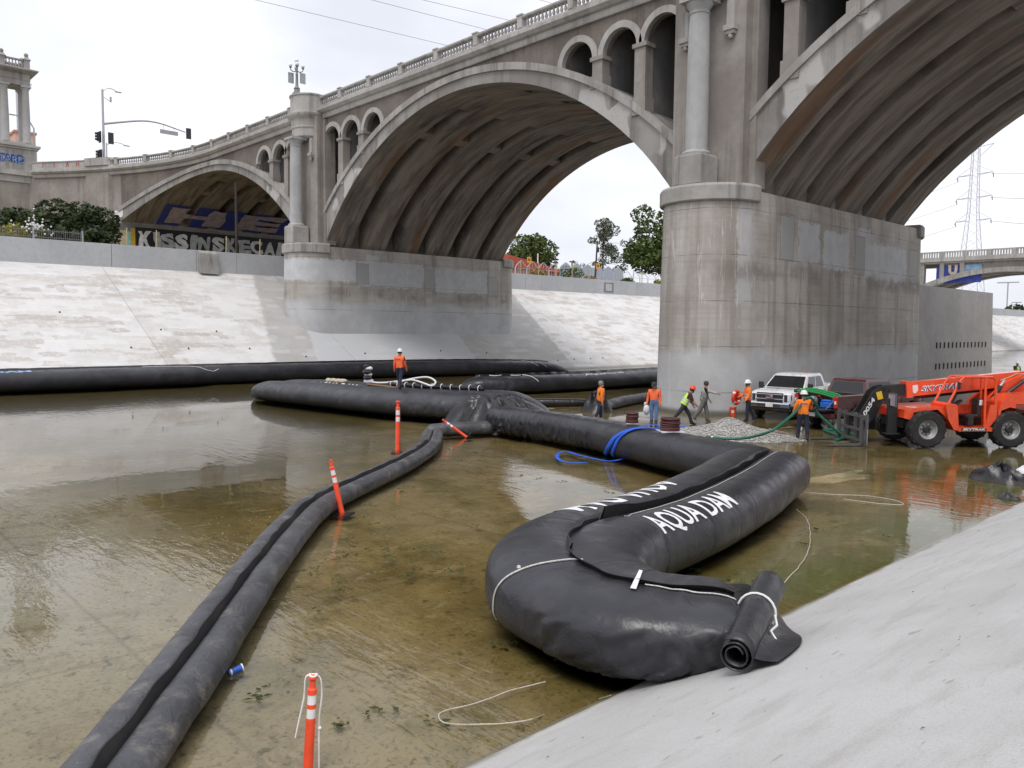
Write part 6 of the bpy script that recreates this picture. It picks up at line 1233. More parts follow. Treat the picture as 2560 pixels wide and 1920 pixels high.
# green discharge hose carried on a shoulder
sh = to_world(o3, j3['shR']) + Vector((0, 0, .085)); shf = to_world(o3, j3['haR'])
HS = thing('green_hose', 'dark green hose rising from the gravel heap over a worker shoulder', 'hose', at(1772, 1094, .1))
hp = [at(1776, 1093, .16), at(1830, 1097, .14), at(1880, 1092, .26), at(1930, 1076, .55), at(1972, 1045, .92), at(2000, 1016, 1.25), sh + Vector((-.1, -.12, .03)), sh + Vector((.02, .12, .02)), sh + Vector((.1, .4, -.3)), shf + Vector((.12, .12, -.1)), Vector((-13.2, 28.6, .35)), Vector((-13.0, 28.9, .12))]
m = MB(); m.tube(cat_rom(hp, 8), .05, 10); m.build('hose', M['green_hose'], HS, smooth=60)
e0 = hp[0]; m = MB(); m.tube([e0 + (hp[0] - hp[1]).normalized() * .16, e0], .058, 10); m.build('coupling', M['black_paint'], HS, smooth=40); m = MB(); m.tube([e0 + (hp[1] - hp[0]).normalized() * .02, e0 + (hp[1] - hp[0]).normalized() * .09], .056, 10); m.build('clamp', M['steel'], HS, smooth=40)
m = MB(); m.tube(cat_rom([Vector((-13.0, 28.95, .06)), at(2060, 1074, .06), at(2105, 1078, .06), at(2140, 1088, .06), at(2170, 1094, .06)], 8), .05, 10); tag(m.build('ground_hose', M['green_hose'], smooth=60), 'green hose lying on wet ground behind the fork carriage', 'hose')
m = MB(); hq = cat_rom([at(2092, 1100, .06), at(2108, 1096, .07), at(2130, 1093, .06), at(2160, 1096, .05)], 6); m.tube(hq, .05, 10); m.tube([hq[0] + (hq[0] - hq[1]).normalized() * .1, hq[0]], .065, 10); tag(m.build('hose_end', M['green_hose'], smooth=50), 'short green hose end with black coupling between the forks', 'hose')
for k, (u, v, lab) in enumerate(((2000, 1080, 'upper of two white plastic jugs between the hose worker feet'), (2000, 1096, 'lower of two white plastic jugs between the hose worker feet'))):
    p_ = at(u, v, 0); JG = thing('plastic_jug', lab, 'jug', p_, .4 * k); m = MB(); m.lathe([(.06, 0), (.08, .02), (.085, .16), (.05, .22), (.025, .24), (.025, .27)], 12); m.build('bottle', M['bag_white'], JG, smooth=50, local=True); m = MB(); m.lathe([(.03, .265), (.03, .295), (0, .296)], 10); m.build('cap', M['blue_tarp'], JG, local=True)
# clumps of algae and leaves on the shallow bed: countless, one object
al = MB(); rnd = random.Random(3)
for k in range(170):
    x = rnd.uniform(-22, -6.2); y = rnd.uniform(3, 17)
    if k > 120: x = rnd.uniform(-10.5, -9.2) - rnd.random() * 3; y = rnd.uniform(3.5, 9)
    if x < -5.6 - y: continue
    for j in range(rnd.randint(3, 9)):
        a = rnd.random() * 6.28; s_ = rnd.uniform(.02, .07); px, py = x + rnd.gauss(0, .09), y + rnd.gauss(0, .09); z = max(bed_z(px, py), -.02) + .022 + rnd.random() * .012
        al.add([(px + s_ * math.cos(a), py + s_ * math.sin(a), z), (px + s_ * .5 * math.cos(a + 1.7), py + s_ * .5 * math.sin(a + 1.7), z + .01), (px - s_ * math.cos(a), py - s_ * math.sin(a), z), (px + s_ * .5 * math.cos(a - 1.6), py + s_ * .5 * math.sin(a - 1.6), z + .004)], [(0, 1, 2, 3)])
tag(al.build('algae_clumps', leafmat('algae', (.02, .03, .008), (.06, .07, .02)), fix=False), 'dark green algae scraps floating in the shallow water', 'algae', kind='stuff')
gl = MB()
for k in range(90):
    y = rnd.uniform(3, 25) if k % 2 else rnd.uniform(2, 12); x = rnd.uniform(-5.2, 1.5); s_ = rnd.uniform(.005, .014) * (1.6 if rnd.random() < .1 else 1); z = NS * (x + 5.4) + .008; a = rnd.random() * 6.28
    gl.add([(x + s_ * math.cos(a), y + s_ * 1.8 * math.sin(a), z + NS * s_ * math.cos(a)), (x - s_ * .5 * math.sin(a), y + s_ * .5 * math.cos(a), z + .006), (x - s_ * math.cos(a), y - s_ * 1.8 * math.sin(a), z - NS * s_ * math.cos(a)), (x + s_ * .5 * math.sin(a), y - s_ * .5 * math.cos(a), z + .004)], [(0, 1, 2, 3)])
tag(gl.build('debris', plain('bank_debris', (.14, .11, .08), .9), fix=False), 'tiny twigs and grit lying on the near concrete bank', 'debris', kind='stuff')
fm = MB()
for k in range(420):
    d = rnd.uniform(7.5, 17.5); c, _ = dS.at(d); a, _ = dS.at(d - .3); b, _ = dS.at(d + .3); t = (b - a).normalized(); q = c - Vector((t.y, -t.x, 0)) * (.45 + abs(rnd.gauss(0, .9))); s_ = rnd.uniform(.004, .013); an = rnd.random() * 6
    fm.add([(q.x + s_ * math.cos(an + j * PI / 2), q.y + s_ * math.sin(an + j * PI / 2), .006) for j in range(4)], [(0, 1, 2, 3)])
tag(fm.build('foam_flecks', M['stencil'], fix=False), 'white foam flecks on the pond along the twin sleeve', 'foam', kind='stuff')
# ------------------------------------------------------------------ bank top on the far side, and beyond
def leafcloud(m, blobs, n, size, rnd, flat=.8, shell=.55):
    tot = sum(b[3] * b[3] for b in blobs)
    for (x, y, z, r) in blobs:
        for k in range(int(n * r * r / tot)):
            while True:
                d = Vector((rnd.uniform(-1, 1), rnd.uniform(-1, 1), rnd.uniform(-1, 1)))
                if .05 < d.length <= 1: break
            d = d.normalized() * (d.length ** shell); p = Vector((x, y, z)) + Vector((d.x, d.y, d.z * flat)) * r
            a = Vector((rnd.gauss(0, 1), rnd.gauss(0, 1), rnd.gauss(0, .7))).normalized(); b = a.cross(Vector((rnd.gauss(0, 1), rnd.gauss(0, 1), rnd.gauss(0, 1)))).normalized(); s_ = size * rnd.uniform(.6, 1.4)
            m.add([p + a * s_, p + b * s_ * .55, p - a * s_ * .9, p - b * s_ * .5], [(0, 1, 2, 3)])
def tree(name, label, base, h, blobs, mats, leaf, n, trunk_r, seed, cat='tree', group=None, trunk_top=None):
    rnd = random.Random(seed); t = thing(name, label, cat, base, 0, group); bx, by, bz = base
    m = MB(); top = Vector((bx, by, bz + h * (trunk_top or .8))); pts = [Vector(base) + (top - Vector(base)) * q + Vector((rnd.gauss(0, .12), rnd.gauss(0, .12), 0)) * q for q in (0, .25, .5, .75, 1)]
    m.tube(pts, [trunk_r, trunk_r * .8, trunk_r * .6, trunk_r * .4, trunk_r * .15], 8)
    for b in blobs:
        q = rnd.uniform(.3, .8); s0 = pts[0].lerp(pts[-1], q); e_ = Vector(b[:3]); m.tube([s0, s0.lerp(e_, .5) + Vector((0, 0, .3)), e_], [trunk_r * .32, trunk_r * .2, trunk_r * .06], 5)
    m.build('trunk', M['bark'], t, smooth=50)
    m = MB(); leafcloud(m, blobs, n, leaf, rnd); m.build('crown', M[mats], t, fix=False); return t
def blobs_at(c, rx, ry, rz, n, r, seed, zmin=None):
    rnd = random.Random(seed); o = []
    while len(o) < n:
        d = Vector((rnd.uniform(-1, 1), rnd.uniform(-1, 1), rnd.uniform(-1, 1)))
        if d.length > 1: continue
        o.append((c[0] + d.x * rx, c[1] + d.y * ry, c[2] + d.z * rz, r * rnd.uniform(.65, 1.25)))
    return o
GZ = 10.15
# dark shrubs against the abutment
for lab, u, X, zt, w_, n_, sd_ in (('broad dark green shrub at the left picture edge below the tower', 25, -92, 16.0, 3.3, 3600, 1), ('dark green bushy shrub in front of the abutment wall', 130, -90, 16.2, 3.3, 4200, 2), ('tall dark green shrub beside the abutment pilaster', 198, -88, 16.4, 2.6, 4200, 3), ('low dark shrub hanging over the wall beside the graffiti', 248, -84, 13.3, 1.6, 2600, 4)):
    p = atx(u, 600, X); hgt = zt - GZ; tree('shrub', lab, (p.x, p.y, GZ), hgt, blobs_at((p.x, p.y, GZ + hgt * .5), w_ * .75, w_ * .8, hgt * .36, 11, hgt * .27, sd_), 'leaf_dark', .24, n_, .12, sd_, 'shrub', 'shrubs below the abutment')
p = atx(38, 575, -76); tree('shrub', 'low yellow-flowered shrub behind the iron fence', (p.x, p.y, GZ), 1.9, blobs_at((p.x, p.y, GZ + 1.2), 1.6, 1.6, .5, 7, .7, 8), 'leaf_yellow', .14, 900, .05, 8, 'shrub')
p = atx(78, 560, -74); ws = tree('shrub', 'small white-flowered shrub rising through the iron fence', (p.x, p.y, GZ), 1.9, blobs_at((p.x, p.y, GZ + 1.2), .9, .9, .6, 6, .5, 9), 'leaf_mid', .11, 600, .04, 9, 'shrub')
m = MB(); rnd = random.Random(4)
for k in range(60): q = Vector((p.x + .8, p.y, GZ + 1.5)) + Vector((rnd.gauss(0, .5), rnd.gauss(0, .6), rnd.gauss(0, .4))); m.ball(q, .08, 5, 3)
tag(m.build('blossoms', M['stencil'], ws, fix=False), kind='stuff')
# iron fence
FN = thing('iron_fence', 'grey wrought iron picket fence standing on the channel wall', 'fence', (-69.55, 12, 10.35))
for y in (2.0, 5.5, 9.0, 12.3, 15.2, 18.6):
    m = MB(); m.box(-69.6, -69.5, y - .05, y + .05, 10.34, 11.2); m.box(-69.62, -69.48, y - .07, y + .07, 11.2, 11.24); m.build('fence_post', M['galv'], FN)
for z in (10.5, 11.0): m = MB(); m.box(-69.57, -69.53, 2, 18.6, z, z + .05); m.build('fence_rail', M['fence_iron'], FN)
pk = MB(); pk.box(-.012, .012, -.012, .012, 0, .72); pk.add([(-.014, -.014, .72), (.014, -.014, .72), (.014, .014, .72), (-.014, .014, .72), (.02, 0, .84)], [(0, 1, 4), (1, 2, 4), (2, 3, 4), (3, 0, 4)]); pkm = pk.mesh('fence_picket', M['fence_iron'])
for k in range(110):
    y = 2.1 + k * .15; o = link('fence_picket', pkm, FN); o.location = Vector((-69.55, y, 10.38)) - wloc(FN)
# graffiti lettering under the first arch: on the abutment wall and wrapped on the arch soffit
GW = thing('graffiti_wall', 'abutment wall under the left arch covered with grey block-letter graffiti', 'wall', (-97.5, 42, 10))
m = MB(); m.box(-98.48, -98.4, 29.6, 53.9, 9.5, 15.5); m.build('wall_face', M['inner_concrete'], GW)
def gpan(y0, y1, z0, z1, mat, o=.01): m = MB(); m.add([(-98.4 + o, y0, z0), (-98.4 + o, y1, z0), (-98.4 + o, y1, z1), (-98.4 + o, y0, z1)], [(0, 1, 2, 3)]); return m.build('painted_panel', M[mat], GW, fix=False)
gpan(31.9, 53.5, 10.5, 15.2, 'graf_black'); gpan(29.8, 31.0, 10.5, 14.7, 'graf_cream', .012); gpan(31.0, 31.4, 10.5, 14.6, 'graf_teal', .014); gpan(31.4, 31.9, 10.5, 15.0, 'graf_yellow', .016); gpan(32, 53.4, 12.5, 12.9, 'graf_yellow', .013)
y = 32.2
for i, ch in enumerate('KISSINSKECAI'):
    wd = .9 if ch == 'I' else 1.72
    letters(ch, 2.9, lambda a, b, y=y, i=i: Vector((-98.34, y + a + .22 * noise.noise(Vector((a * 1.1, b * .9, i * 3.3))) + .12 * math.sin(b * 1.3 + i), 12.95 + b * .78 + .2 * noise.noise(Vector((a, b, i * 7.1)))))  , 'graffiti_letter', M['graf_grey'] if i % 3 else M['graf_white'], GW, maxlen=.35, width=wd * .92, bold=.17); y += wd
for ch, y0, wd in (('H', 33.6, 6.2), ('E', 43.2, 5.6), ('R', 50.0, 3.4)):
    pass
def soff(a_len, y): 
    # a distance measured up the intrados of the left arch from its abutment end
    th = math.asin(-14.5 / 28.0) + a_len / 28.0; d = 27.95 * math.sin(th); return Vector((A1 + d, y, 19.8 - 28 + 27.95 * math.cos(th)))
m = MB(); n = 14
for k in range(n):
    for (ya, yb) in ((34.2, 36.75), (37.95, 40.3), (41.4, 43.8), (44.9, 47.3), (48.4, 50.8), (51.9, 54.2)):
        a0, a1 = .1 + 4.2 * k / n, .1 + 4.2 * (k + 1) / n; m.add([soff(a0, ya), soff(a0, yb), soff(a1, yb), soff(a1, ya)], [(0, 1, 2, 3)])
m.build('painted_soffit', M['graf_blue'], GW, fix=False)
for ch, y0, wd in (('H', 35.0, 6.6), ('E', 43.6, 5.6), ('R', 50.3, 3.8)):
    V_, F_ = text_polys(ch, 3.6, .5, 1.0, .22); kx = wd / max(v[0] for v in V_); m = MB()
    m.add([soff(.55 + b * 1.15 + .3 * noise.noise(Vector((a, b, 3))), y0 + a * kx + .45 * noise.noise(Vector((a, b * 1.2, 8)))) - Vector((-.03, 0, .06)) for a, b in V_], F_); m.build('graffiti_letter', M['graf_mauve'], GW, fix=False)
letters('N', 1.7, lambda a, b: Vector((-99.3 + a * .9, yf(-99.3 + a * .9) - .03, 15.7 + b * .8 + a * .42)), 'graffiti_letter', M['graf_white'], GW, bold=.12)
# graffiti on the spandrel opening by the far pier
letters('AN', 1.1, lambda a, b: Vector((-53.75 + a, YF + .9, 17.75 + b)), 'graffiti_letter', M['graf_white'], V, bold=.04); letters('AN', 1.1, lambda a, b: Vector((-53.8 + a, YF + .88, 17.72 + b)), 'graffiti_letter', M['graf_black'], V, bold=.0)
# utility post inside the left arch
p = atx(592, 640, -75); m = MB(); m.tube([(p.x, p.y, 10.1), (p.x, p.y, 17.6)], [.14, .11], 10); t_ = tag(m.build('steel_post', M['pole_wood'], smooth=40), 'slim dark post standing in front of the graffiti under the left arch', 'post')
# ------------------------------------------------------------------ portico tower
TW = thing('portico_tower', 'pale stone portico tower with columns, balustrade and ball finials', 'tower', (-110.5, 22.6, 10)); tx, ty = -110.6, 22.55
m = MB(); m.box(tx - 3.2, tx + 1.4, ty - 5.5, ty + 1.9, 9.5, 20.4); m.build('tower_base', M['shaft_concrete'], TW)
m = MB(); m.box(tx - 3.3, tx + 1.55, ty - 5.6, ty + 2.05, 20.4, 21.2); m.box(tx - 3.5, tx + 1.85, ty - 5.8, ty + 2.35, 21.2, 21.75); m.build('base_cornice', M['trim_concrete'], TW)
m = MB(); m.box(tx - 3.2, tx + 1.45, ty - 5.5, ty + 1.95, 21.75, 24.3); m.build('pedestal', M['light_concrete'], TW)
m = MB(); m.box(tx - 3.35, tx + 1.6, ty - 5.65, ty + 2.1, 24.3, 24.55); m.box(tx - 3.5, tx + 1.8, ty - 5.8, ty + 2.3, 24.55, 24.8); m.box(tx - 1.65, tx + 1.3, ty - 1.6, ty + 1.6, 24.8, 25.1); m.build('pedestal_cornice', M['trim_concrete'], TW)
for dx in (-1.1, .85):
    for dy in (-1.08, 1.08):
        m = MB(); m.lathe([(.52, 25.1), (.52, 25.25), (.44, 25.3), (.42, 25.45), (.42, 28), (.36, 31.2), (.42, 31.3), (.46, 31.5)], 16, (tx + dx, ty + dy, 0)); m.box(tx + dx - .52, tx + dx + .52, ty + dy - .52, ty + dy + .52, 31.5, 31.7); m.build('column', M['column_concrete'], TW, smooth=40)
m = MB(); m.box(tx - 1.55, tx + 1.3, ty - 1.5, ty + 1.5, 31.7, 32.3); m.box(tx - 1.6, tx + 1.36, ty - 1.56, ty + 1.56, 32.3, 32.4); m.box(tx - 1.55, tx + 1.3, ty - 1.5, ty + 1.5, 32.4, 33.0); m.build('entablature', M['light_concrete'], TW)
m = MB(); loft(m, [([(tx - 1.55, ty - 1.5), (tx + 1.3, ty - 1.5), (tx + 1.3, ty + 1.5), (tx - 1.55, ty + 1.5)], 33.0), ([(tx - 2.3, ty - 2.25), (tx + 2.05, ty - 2.25), (tx + 2.05, ty + 2.25), (tx - 2.3, ty + 2.25)], 33.3), ([(tx - 2.35, ty - 2.3), (tx + 2.1, ty - 2.3), (tx + 2.1, ty + 2.3), (tx - 2.35, ty + 2.3)], 33.45), ([(tx - 1.8, ty - 1.75), (tx + 1.55, ty - 1.75), (tx + 1.55, ty + 1.75), (tx - 1.8, ty + 1.75)], 33.65)]); m.build('top_cornice', M['light_concrete'], TW)
for dx in (-1.25, 1.0):
    for dy in (-1.25, 1.25):
        m = MB(); m.box(tx + dx - .3, tx + dx + .3, ty + dy - .3, ty + dy + .3, 33.6, 34.7); loft(m, [([(tx + dx - .42, ty + dy - .42), (tx + dx + .42, ty + dy - .42), (tx + dx + .42, ty + dy + .42), (tx + dx - .42, ty + dy + .42)], 34.7), ([(tx + dx - .14, ty + dy - .14), (tx + dx + .14, ty + dy - .14), (tx + dx + .14, ty + dy + .14), (tx + dx - .14, ty + dy + .14)], 35.1)]); m.ball((tx + dx, ty + dy, 35.3), .24, 12, 8); m.build('corner_finial', M['light_concrete'], TW, smooth=30)
for dx in (-1.25, 1.0):
    m = MB(); m.box(tx + dx - .16, tx + dx + .16, ty - .95, ty + .95, 34.55, 34.72); r_ = m.build('top_rail', M['light_concrete'], TW)
    for k in range(6): o = link('baluster', bmesh_, r_); o.location = Vector((tx + dx, ty - .8 + .32 * k, 33.62)) - wloc(r_); o.scale = (1, 1, 1.75)
m = MB(); m.bar((tx - .1, ty - 1.25, 34.63), (tx + .0, ty - 1.25, 34.64), .1); 
for s_ in (-1.25, 1.25): m = MB(); m.box(tx - .95, tx + .7, ty + s_ - .16, ty + s_ + .16, 34.55, 34.72); m.build('top_rail', M['light_concrete'], TW)
letters('REDATARD', 1.1, lambda a, b: Vector((tx + 1.47, ty - 4.6 + a + .1 * noise.noise(Vector((a * 2, b * 2, 1))), 22.6 + b + .12 * noise.noise(Vector((a * 2, b * 2, 5))))), 'graffiti_letter', M['graf_blue'], TW, bold=.1, maxlen=.2, width=5.3); letters('REDATARD', 1.1, lambda a, b: Vector((tx + 1.49, ty - 4.6 + a + .1 * noise.noise(Vector((a * 2, b * 2, 1))), 22.6 + b + .12 * noise.noise(Vector((a * 2, b * 2, 5))))), 'graffiti_letter', M['graf_sky'], TW, bold=-.005, maxlen=.2, width=5.3)
letters('BUENAV', 1.0, lambda a, b: Vector((tx + 1.42, ty - 3.6 + a, 15.9 + b)), 'graffiti_letter', M['graf_blue'], TW, bold=.06, width=4.6)
# pink building with a cross beyond the tower
PB_ = thing('pink_building', 'salmon pink stucco building with a tall thin cross on its roof', 'building', (-172, 34, 10.3))
c1 = atx(38, 300, -172)
m = MB(); m.box(-180, -172, c1.y - 9, c1.y + 1.9, 10, 31.5); m.build('wall', M['pink_stucco'], PB_); m = MB(); m.box(-181, -171.5, c1.y - .2, c1.y + 3.1, 10, 38.8); m.build('stair_tower', M['pink_stucco'], PB_); m = MB(); m.box(-171.5, -171.3, c1.y + .1, c1.y + 2.9, 33.5, 33.9); m.build('ledge', M['graf_mauve'], PB_); m = MB(); m.box(-181.1, -171.3, c1.y - .4, c1.y + 3.3, 38.8, 39.2); m.build('roof_coping', M['wall_pink'], PB_)
cc_ = atx(44, 290, -172); m = MB(); m.box(-172.2, -171.9, cc_.y - .16, cc_.y + .16, 39, 51.5); m.box(-172.2, -171.9, cc_.y - 2.4, cc_.y + 2.4, 47.8, 48.15); m.build('cross', M['pale_steel'], PB_)
# ------------------------------------------------------------------ traffic signal, street lights, ornate lamp
sx, sy = -104.0, 30.4
TS = thing('traffic_signal', 'galvanised traffic signal pole with a long arched mast arm', 'traffic signal', (sx, sy, 21.8))
m = MB(); m.tube([(sx, sy, 21.8), (sx, sy, 31.6)], [.17, .12], 10); m.lathe([(.26, 0), (.26, .5), (.2, .55)], 10, (sx, sy, 22.6)); m.build('pole', M['galv'], TS, smooth=40)
ad = Vector((.02, .9998, 0)); arm = [Vector((sx, sy, 27.6)) + ad * d + Vector((0, 0, h_)) for d, h_ in ((0, 0), (2, .55), (4, 1.05), (5.4, 1.22), (6.8, 1.15), (8.4, .85), (9.6, .62))]
m = MB(); m.tube(cat_rom(arm, 4), [.13 - .06 * i / 24 for i in range(25)], 8); m.build('mast_arm', M['galv'], TS, smooth=40)
def sig(p, yaw, name='signal_head'):
    Mx = T(*p) @ Rz(yaw); m = MB(); m.cbox((0, 0, 0), (.3, .36, 1.05), M=Mx); h_ = m.build(name, M['signal_black'], TS); m = MB(); m.cbox((-.14, 0, 0), (.03, .62, 1.35), M=Mx); m.build('backplate', M['signal_black'], h_)
    for k in (-1, 0, 1): m = MB(); m.lathe([(.13, .14), (.15, .4)], 10, M=Mx @ T(.0, 0, k * .33) @ Ry(PI / 2)); m.build('visor', M['signal_black'], h_)
sig((sx + .1, sy + 10.0, 28.1), PI * .95); sig((sx + .1, sy - .55, 26.0), -PI * .45); sig((sx + .1, sy + .75, 26.0), PI * .98); sig((sx, sy - .5, 23.9), -PI * .4)
m = MB(); q = arm[4] + Vector((0, 0, -.85)); m.box(q.x - .03, q.x + .03, q.y - .3, q.y + 1.9, q.z - .3, q.z + .2); m.build('street_name_sign', M['sign_back'], TS); m = MB(); m.bar(q + Vector((0, .1, .2)), q + Vector((0, .1, .85)), .04); m.bar(q + Vector((0, 1.4, .2)), q + Vector((0, 1.4, .75)), .04); m.build('sign_hanger', M['galv'], TS)
def cobra(parent, base, z0, L_, rise):
    m = MB(); m.tube(cat_rom([Vector((base[0], base[1], z0)), Vector((base[0], base[1] + L_ * .4, z0 + rise)), Vector((base[0], base[1] + L_ * .8, z0 + rise * .95)), Vector((base[0], base[1] + L_, z0 + rise * .7))], 5), .045, 6); m.build('lamp_arm', M['galv'], parent); m = MB(); m.cbox((base[0], base[1] + L_ + .25, z0 + rise * .6), (.25, .75, .12), bev=.04, M=None); m.build('lamp_head', M['galv'], parent)
cobra(TS, (sx, sy), 31.3, 1.5, .55); m = MB(); m.bar((sx, sy, 30.8), (sx, sy + .9, 30.3), .05); m.box(sx - .08, sx + .08, sy + .8, sy + 1.0, 30.3, 30.9); m.build('camera_bracket', M['galv'], TS)
SL = thing('street_light', 'short galvanised street light just behind the traffic signal', 'street light', (-112, 35.0, 21.8)); m = MB(); q = atx(267, 390, -112); m.tube([(-112, q.y, 21.6), (-112, q.y, 27.1)], .08, 8); m.build('pole', M['galv'], SL); cobra(SL, (-112, q.y), 26.8, 2.2, .5)
q = atx(86, 360, -116); S2 = thing('street_light', 'curved galvanised street light beside the portico tower', 'street light', (-116, q.y, 21.8)); m = MB(); m.tube([(-116, q.y, 21.8), (-116, q.y, 28.3), (-116, q.y - .4, 29.0), (-116, q.y - 1.2, 29.5), (-116, q.y - 1.9, 29.6)], .09, 8); m.build('pole', M['galv'], S2, smooth=60); m = MB(); m.cbox((-116, q.y - 2.3, 29.6), (.25, .7, .14), bev=.04); m.build('lamp_head', M['galv'], S2)
lx, ly, lz = -61.8, 33.05, 23.02
OL = thing('ornate_lamp', 'ornate five-globe lamp post on top of the far pier turret', 'street lamp', (lx, ly, lz))
m = MB(); m.lathe([(.38, 0), (.38, .12), (.26, .2), (.22, .45), (.28, .5), (.18, .6), (.12, .75), (.1, 1.6), (.12, 1.65), (.09, 1.7), (.08, 2.3), (.14, 2.35), (.1, 2.45), (.06, 2.62)], 12, (lx, ly, lz)); m.build('post', M['lamp_metal'], OL, smooth=40)
for k in range(4):
    a = PI / 4 + PI / 2 * k + .4; dx, dy = math.cos(a), math.sin(a); m = MB(); m.tube(cat_rom([Vector((lx, ly, lz + 1.95)), Vector((lx + dx * .25, ly + dy * .25, lz + 1.85)), Vector((lx + dx * .48, ly + dy * .48, lz + 1.98)), Vector((lx + dx * .5, ly + dy * .5, lz + 2.15))], 4), .04, 6); m.lathe([(.09, 0), (.12, .08), (.08, .1)], 8, (lx + dx * .5, ly + dy * .5, lz + 2.13)); ao = m.build('lamp_arm', M['lamp_metal'], OL, smooth=50); m = MB(); m.ball((lx + dx * .5, ly + dy * .5, lz + 2.36), .15, 12, 8); m.build('globe', M['globe'], ao, smooth=60)
m = MB(); m.ball((lx, ly, lz + 2.78), .17, 12, 8); m.build('globe', M['globe'], OL, smooth=60)
for s_ in (-1, 1): m = MB(); m.cbox((lx + s_ * .25, ly + s_ * .4, lz + 1.35), (.04, .5, .85)); m.build('banner_sign', M['sign_back'], OL)
# ------------------------------------------------------------------ seen through the middle arch
def bgp(u, X=-85): return atx(u, 690, X)
tree('broadleaf_tree', 'rounded green tree behind the red-roofed building', (*bgp(1335, -112).xy, GZ), 10.5, blobs_at((-112, bgp(1335, -112).y, GZ + 8.0), 3.6, 6.2, 3.0, 16, 2.3, 11), 'leaf_mid', .34, 5200, .3, 11, group='trees on the far bank')
p = bgp(1665, -92); tree('broadleaf_tree', 'large loose-crowned green tree beside the near pier', (*p.xy, GZ), 17, blobs_at((p.x, p.y - 2.2, GZ + 9.6), 4.5, 9.2, 6.0, 34, 2.2, 12), 'leaf_mid', .36, 7800, .35, 12, group='trees on the far bank')
p = bgp(1506, -100); rn = random.Random(5); tree('sparse_tree', 'thin sparse grey-green tree with sky showing through its branches', (*p.xy, GZ), 14.5, [(p.x + rn.gauss(0, .9 + 1.4 * (1 - q)), p.y + rn.gauss(0, .9 + 2.2 * (1 - q)), GZ + 3 + 11 * q, rn.uniform(.8, 1.5)) for q in [i / 31 for i in range(32)]], 'leaf_grey', .2, 5200, .16, 13, trunk_top=.95, group='trees on the far bank')
p = bgp(1458, -97); tree('sparse_tree', 'small sparse tree in front of the pale blue fence', (*p.xy, GZ), 5, [(p.x + rn.gauss(0, .6), p.y + rn.gauss(0, .9), GZ + 2.2 + 3 * q, .7) for q in [i / 9 for i in range(10)]], 'leaf_grey', .18, 700, .08, 14, group='trees on the far bank')
RB = thing('red_roofed_building', 'low pink building with a long red roof beyond the bank fence', 'building', (-100, 88, GZ))
a_, b_ = atx(1270, 655, -100).y, atx(1421, 655, -100).y
m = MB(); m.box(-108, -100, a_, b_, GZ, 14.4); m.build('wall', M['wall_pink'], RB); m = MB(); m.prism([(a_ - .3, 14.3), (b_ + .4, 13.6), (b_ + .4, 13.9), (a_ - .3, 16.2)], lambda y, z: Vector((-109, y, z)), lambda y, z: Vector((-99.5, y, z))); m.build('roof', M['roof_red'], RB)
for k in range(5): m = MB(); yy = a_ + 2 + k * 2.4; m.box(-100.05, -99.95, yy, yy + 1.2, 11.6, 13); m.build('window', M['glass'], RB)
# wavy-topped river fence
def wavefence(name, label, X, y0, y1, z1, per, amp, mat, solid, ps=.5):
    f = thing(name, label, 'fence', (X, (y0 + y1) / 2, GZ)); wv = lambda y: z1 + amp * (1 - abs(((y - y0) / per) % 1 * 2 - 1)) ** .8
    n = int((y1 - y0) / (per / 8)); ys = [y0 + (y1 - y0) * i / n for i in range(n + 1)]
    m = MB(); m.tube([(X, y, wv(y)) for y in ys], .05, 5); m.build('top_rail', M[mat], f); m = MB(); m.bar((X, y0, GZ + 1.1), (X, y1, GZ + 1.1), .06); m.bar((X, y0, z1 - .1), (X, y1, z1 - .1), .05); m.build('mid_rail', M[mat], f)
    y = y0
    while y < y1: m = MB(); m.bar((X, y, GZ), (X, y, wv(y)), .12); m.build('fence_post', M[mat], f); y += per
    if solid:
        y = y0
        while y < y1: m = MB(); m.box(X - .03, X + .03, y, y + .3, GZ, wv(y + .15) - .05); m.build('corrugated_sheet', M['fence_blue'], f); y += .34
    else:
        m = MB(); y = y0
        while y < y1: m.bar((X, y, GZ), (X, y, wv(y)), .025); y += ps
        tag(m.build('picket_row', M[mat], f), kind='stuff')
    return f
wavefence('wave_fence', 'white steel fence with a zigzag top in front of the red roof', -88, bgp(1288, -88).y, bgp(1398, -88).y, 13.0, 2.4, 1.1, 'fence_white', False, .6)
wavefence('corrugated_fence', 'pale blue corrugated sheet fence on the far bank', -88, bgp(1400, -88).y, bgp(1556, -88).y, 13.6, 2.6, .8, 'fence_white', True)
wavefence('wave_fence', 'white steel fence with a wavy top below the big tree', -88, bgp(1558, -88).y, bgp(1672, -88).y, 12.9, 2.3, .9, 'fence_white', False, .5)
p = bgp(1487, -84); UP = thing('utility_pole', 'dark wooden utility pole with a transformer can', 'utility pole', (p.x, p.y, GZ)); m = MB(); m.tube([(p.x, p.y, GZ), (p.x + .1, p.y + .35, 17.7)], [.17, .11], 8); m.build('pole', M['pole_wood'], UP); m = MB(); m.lathe([(.2, 0), (.22, .1), (.22, .7), (.15, .78)], 10, (p.x + .25, p.y + .35, 15.9)); m.build('transformer', M['pole_wood'], UP)
p = bgp(1429, -110); FL = thing('floodlight_pole', 'slim grey floodlight pole beside the red-roofed building', 'light pole', (p.x, p.y, GZ)); m = MB(); m.tube([(p.x, p.y, GZ), (p.x, p.y, 17.2)], .09, 8); m.build('pole', M['galv'], FL); m = MB(); m.cbox((p.x, p.y + .1, 17.2), (.3, 1.4, .25)); m.build('lamp_head', M['lamp_metal'], FL)
p = bgp(1344, -104); m = MB(); m.tube([(p.x, p.y, GZ), (p.x, p.y, 17.4)], .11, 8); tag(m.build('white_mast', M['white_tape']), 'short white mast rising behind the red roof', 'mast')
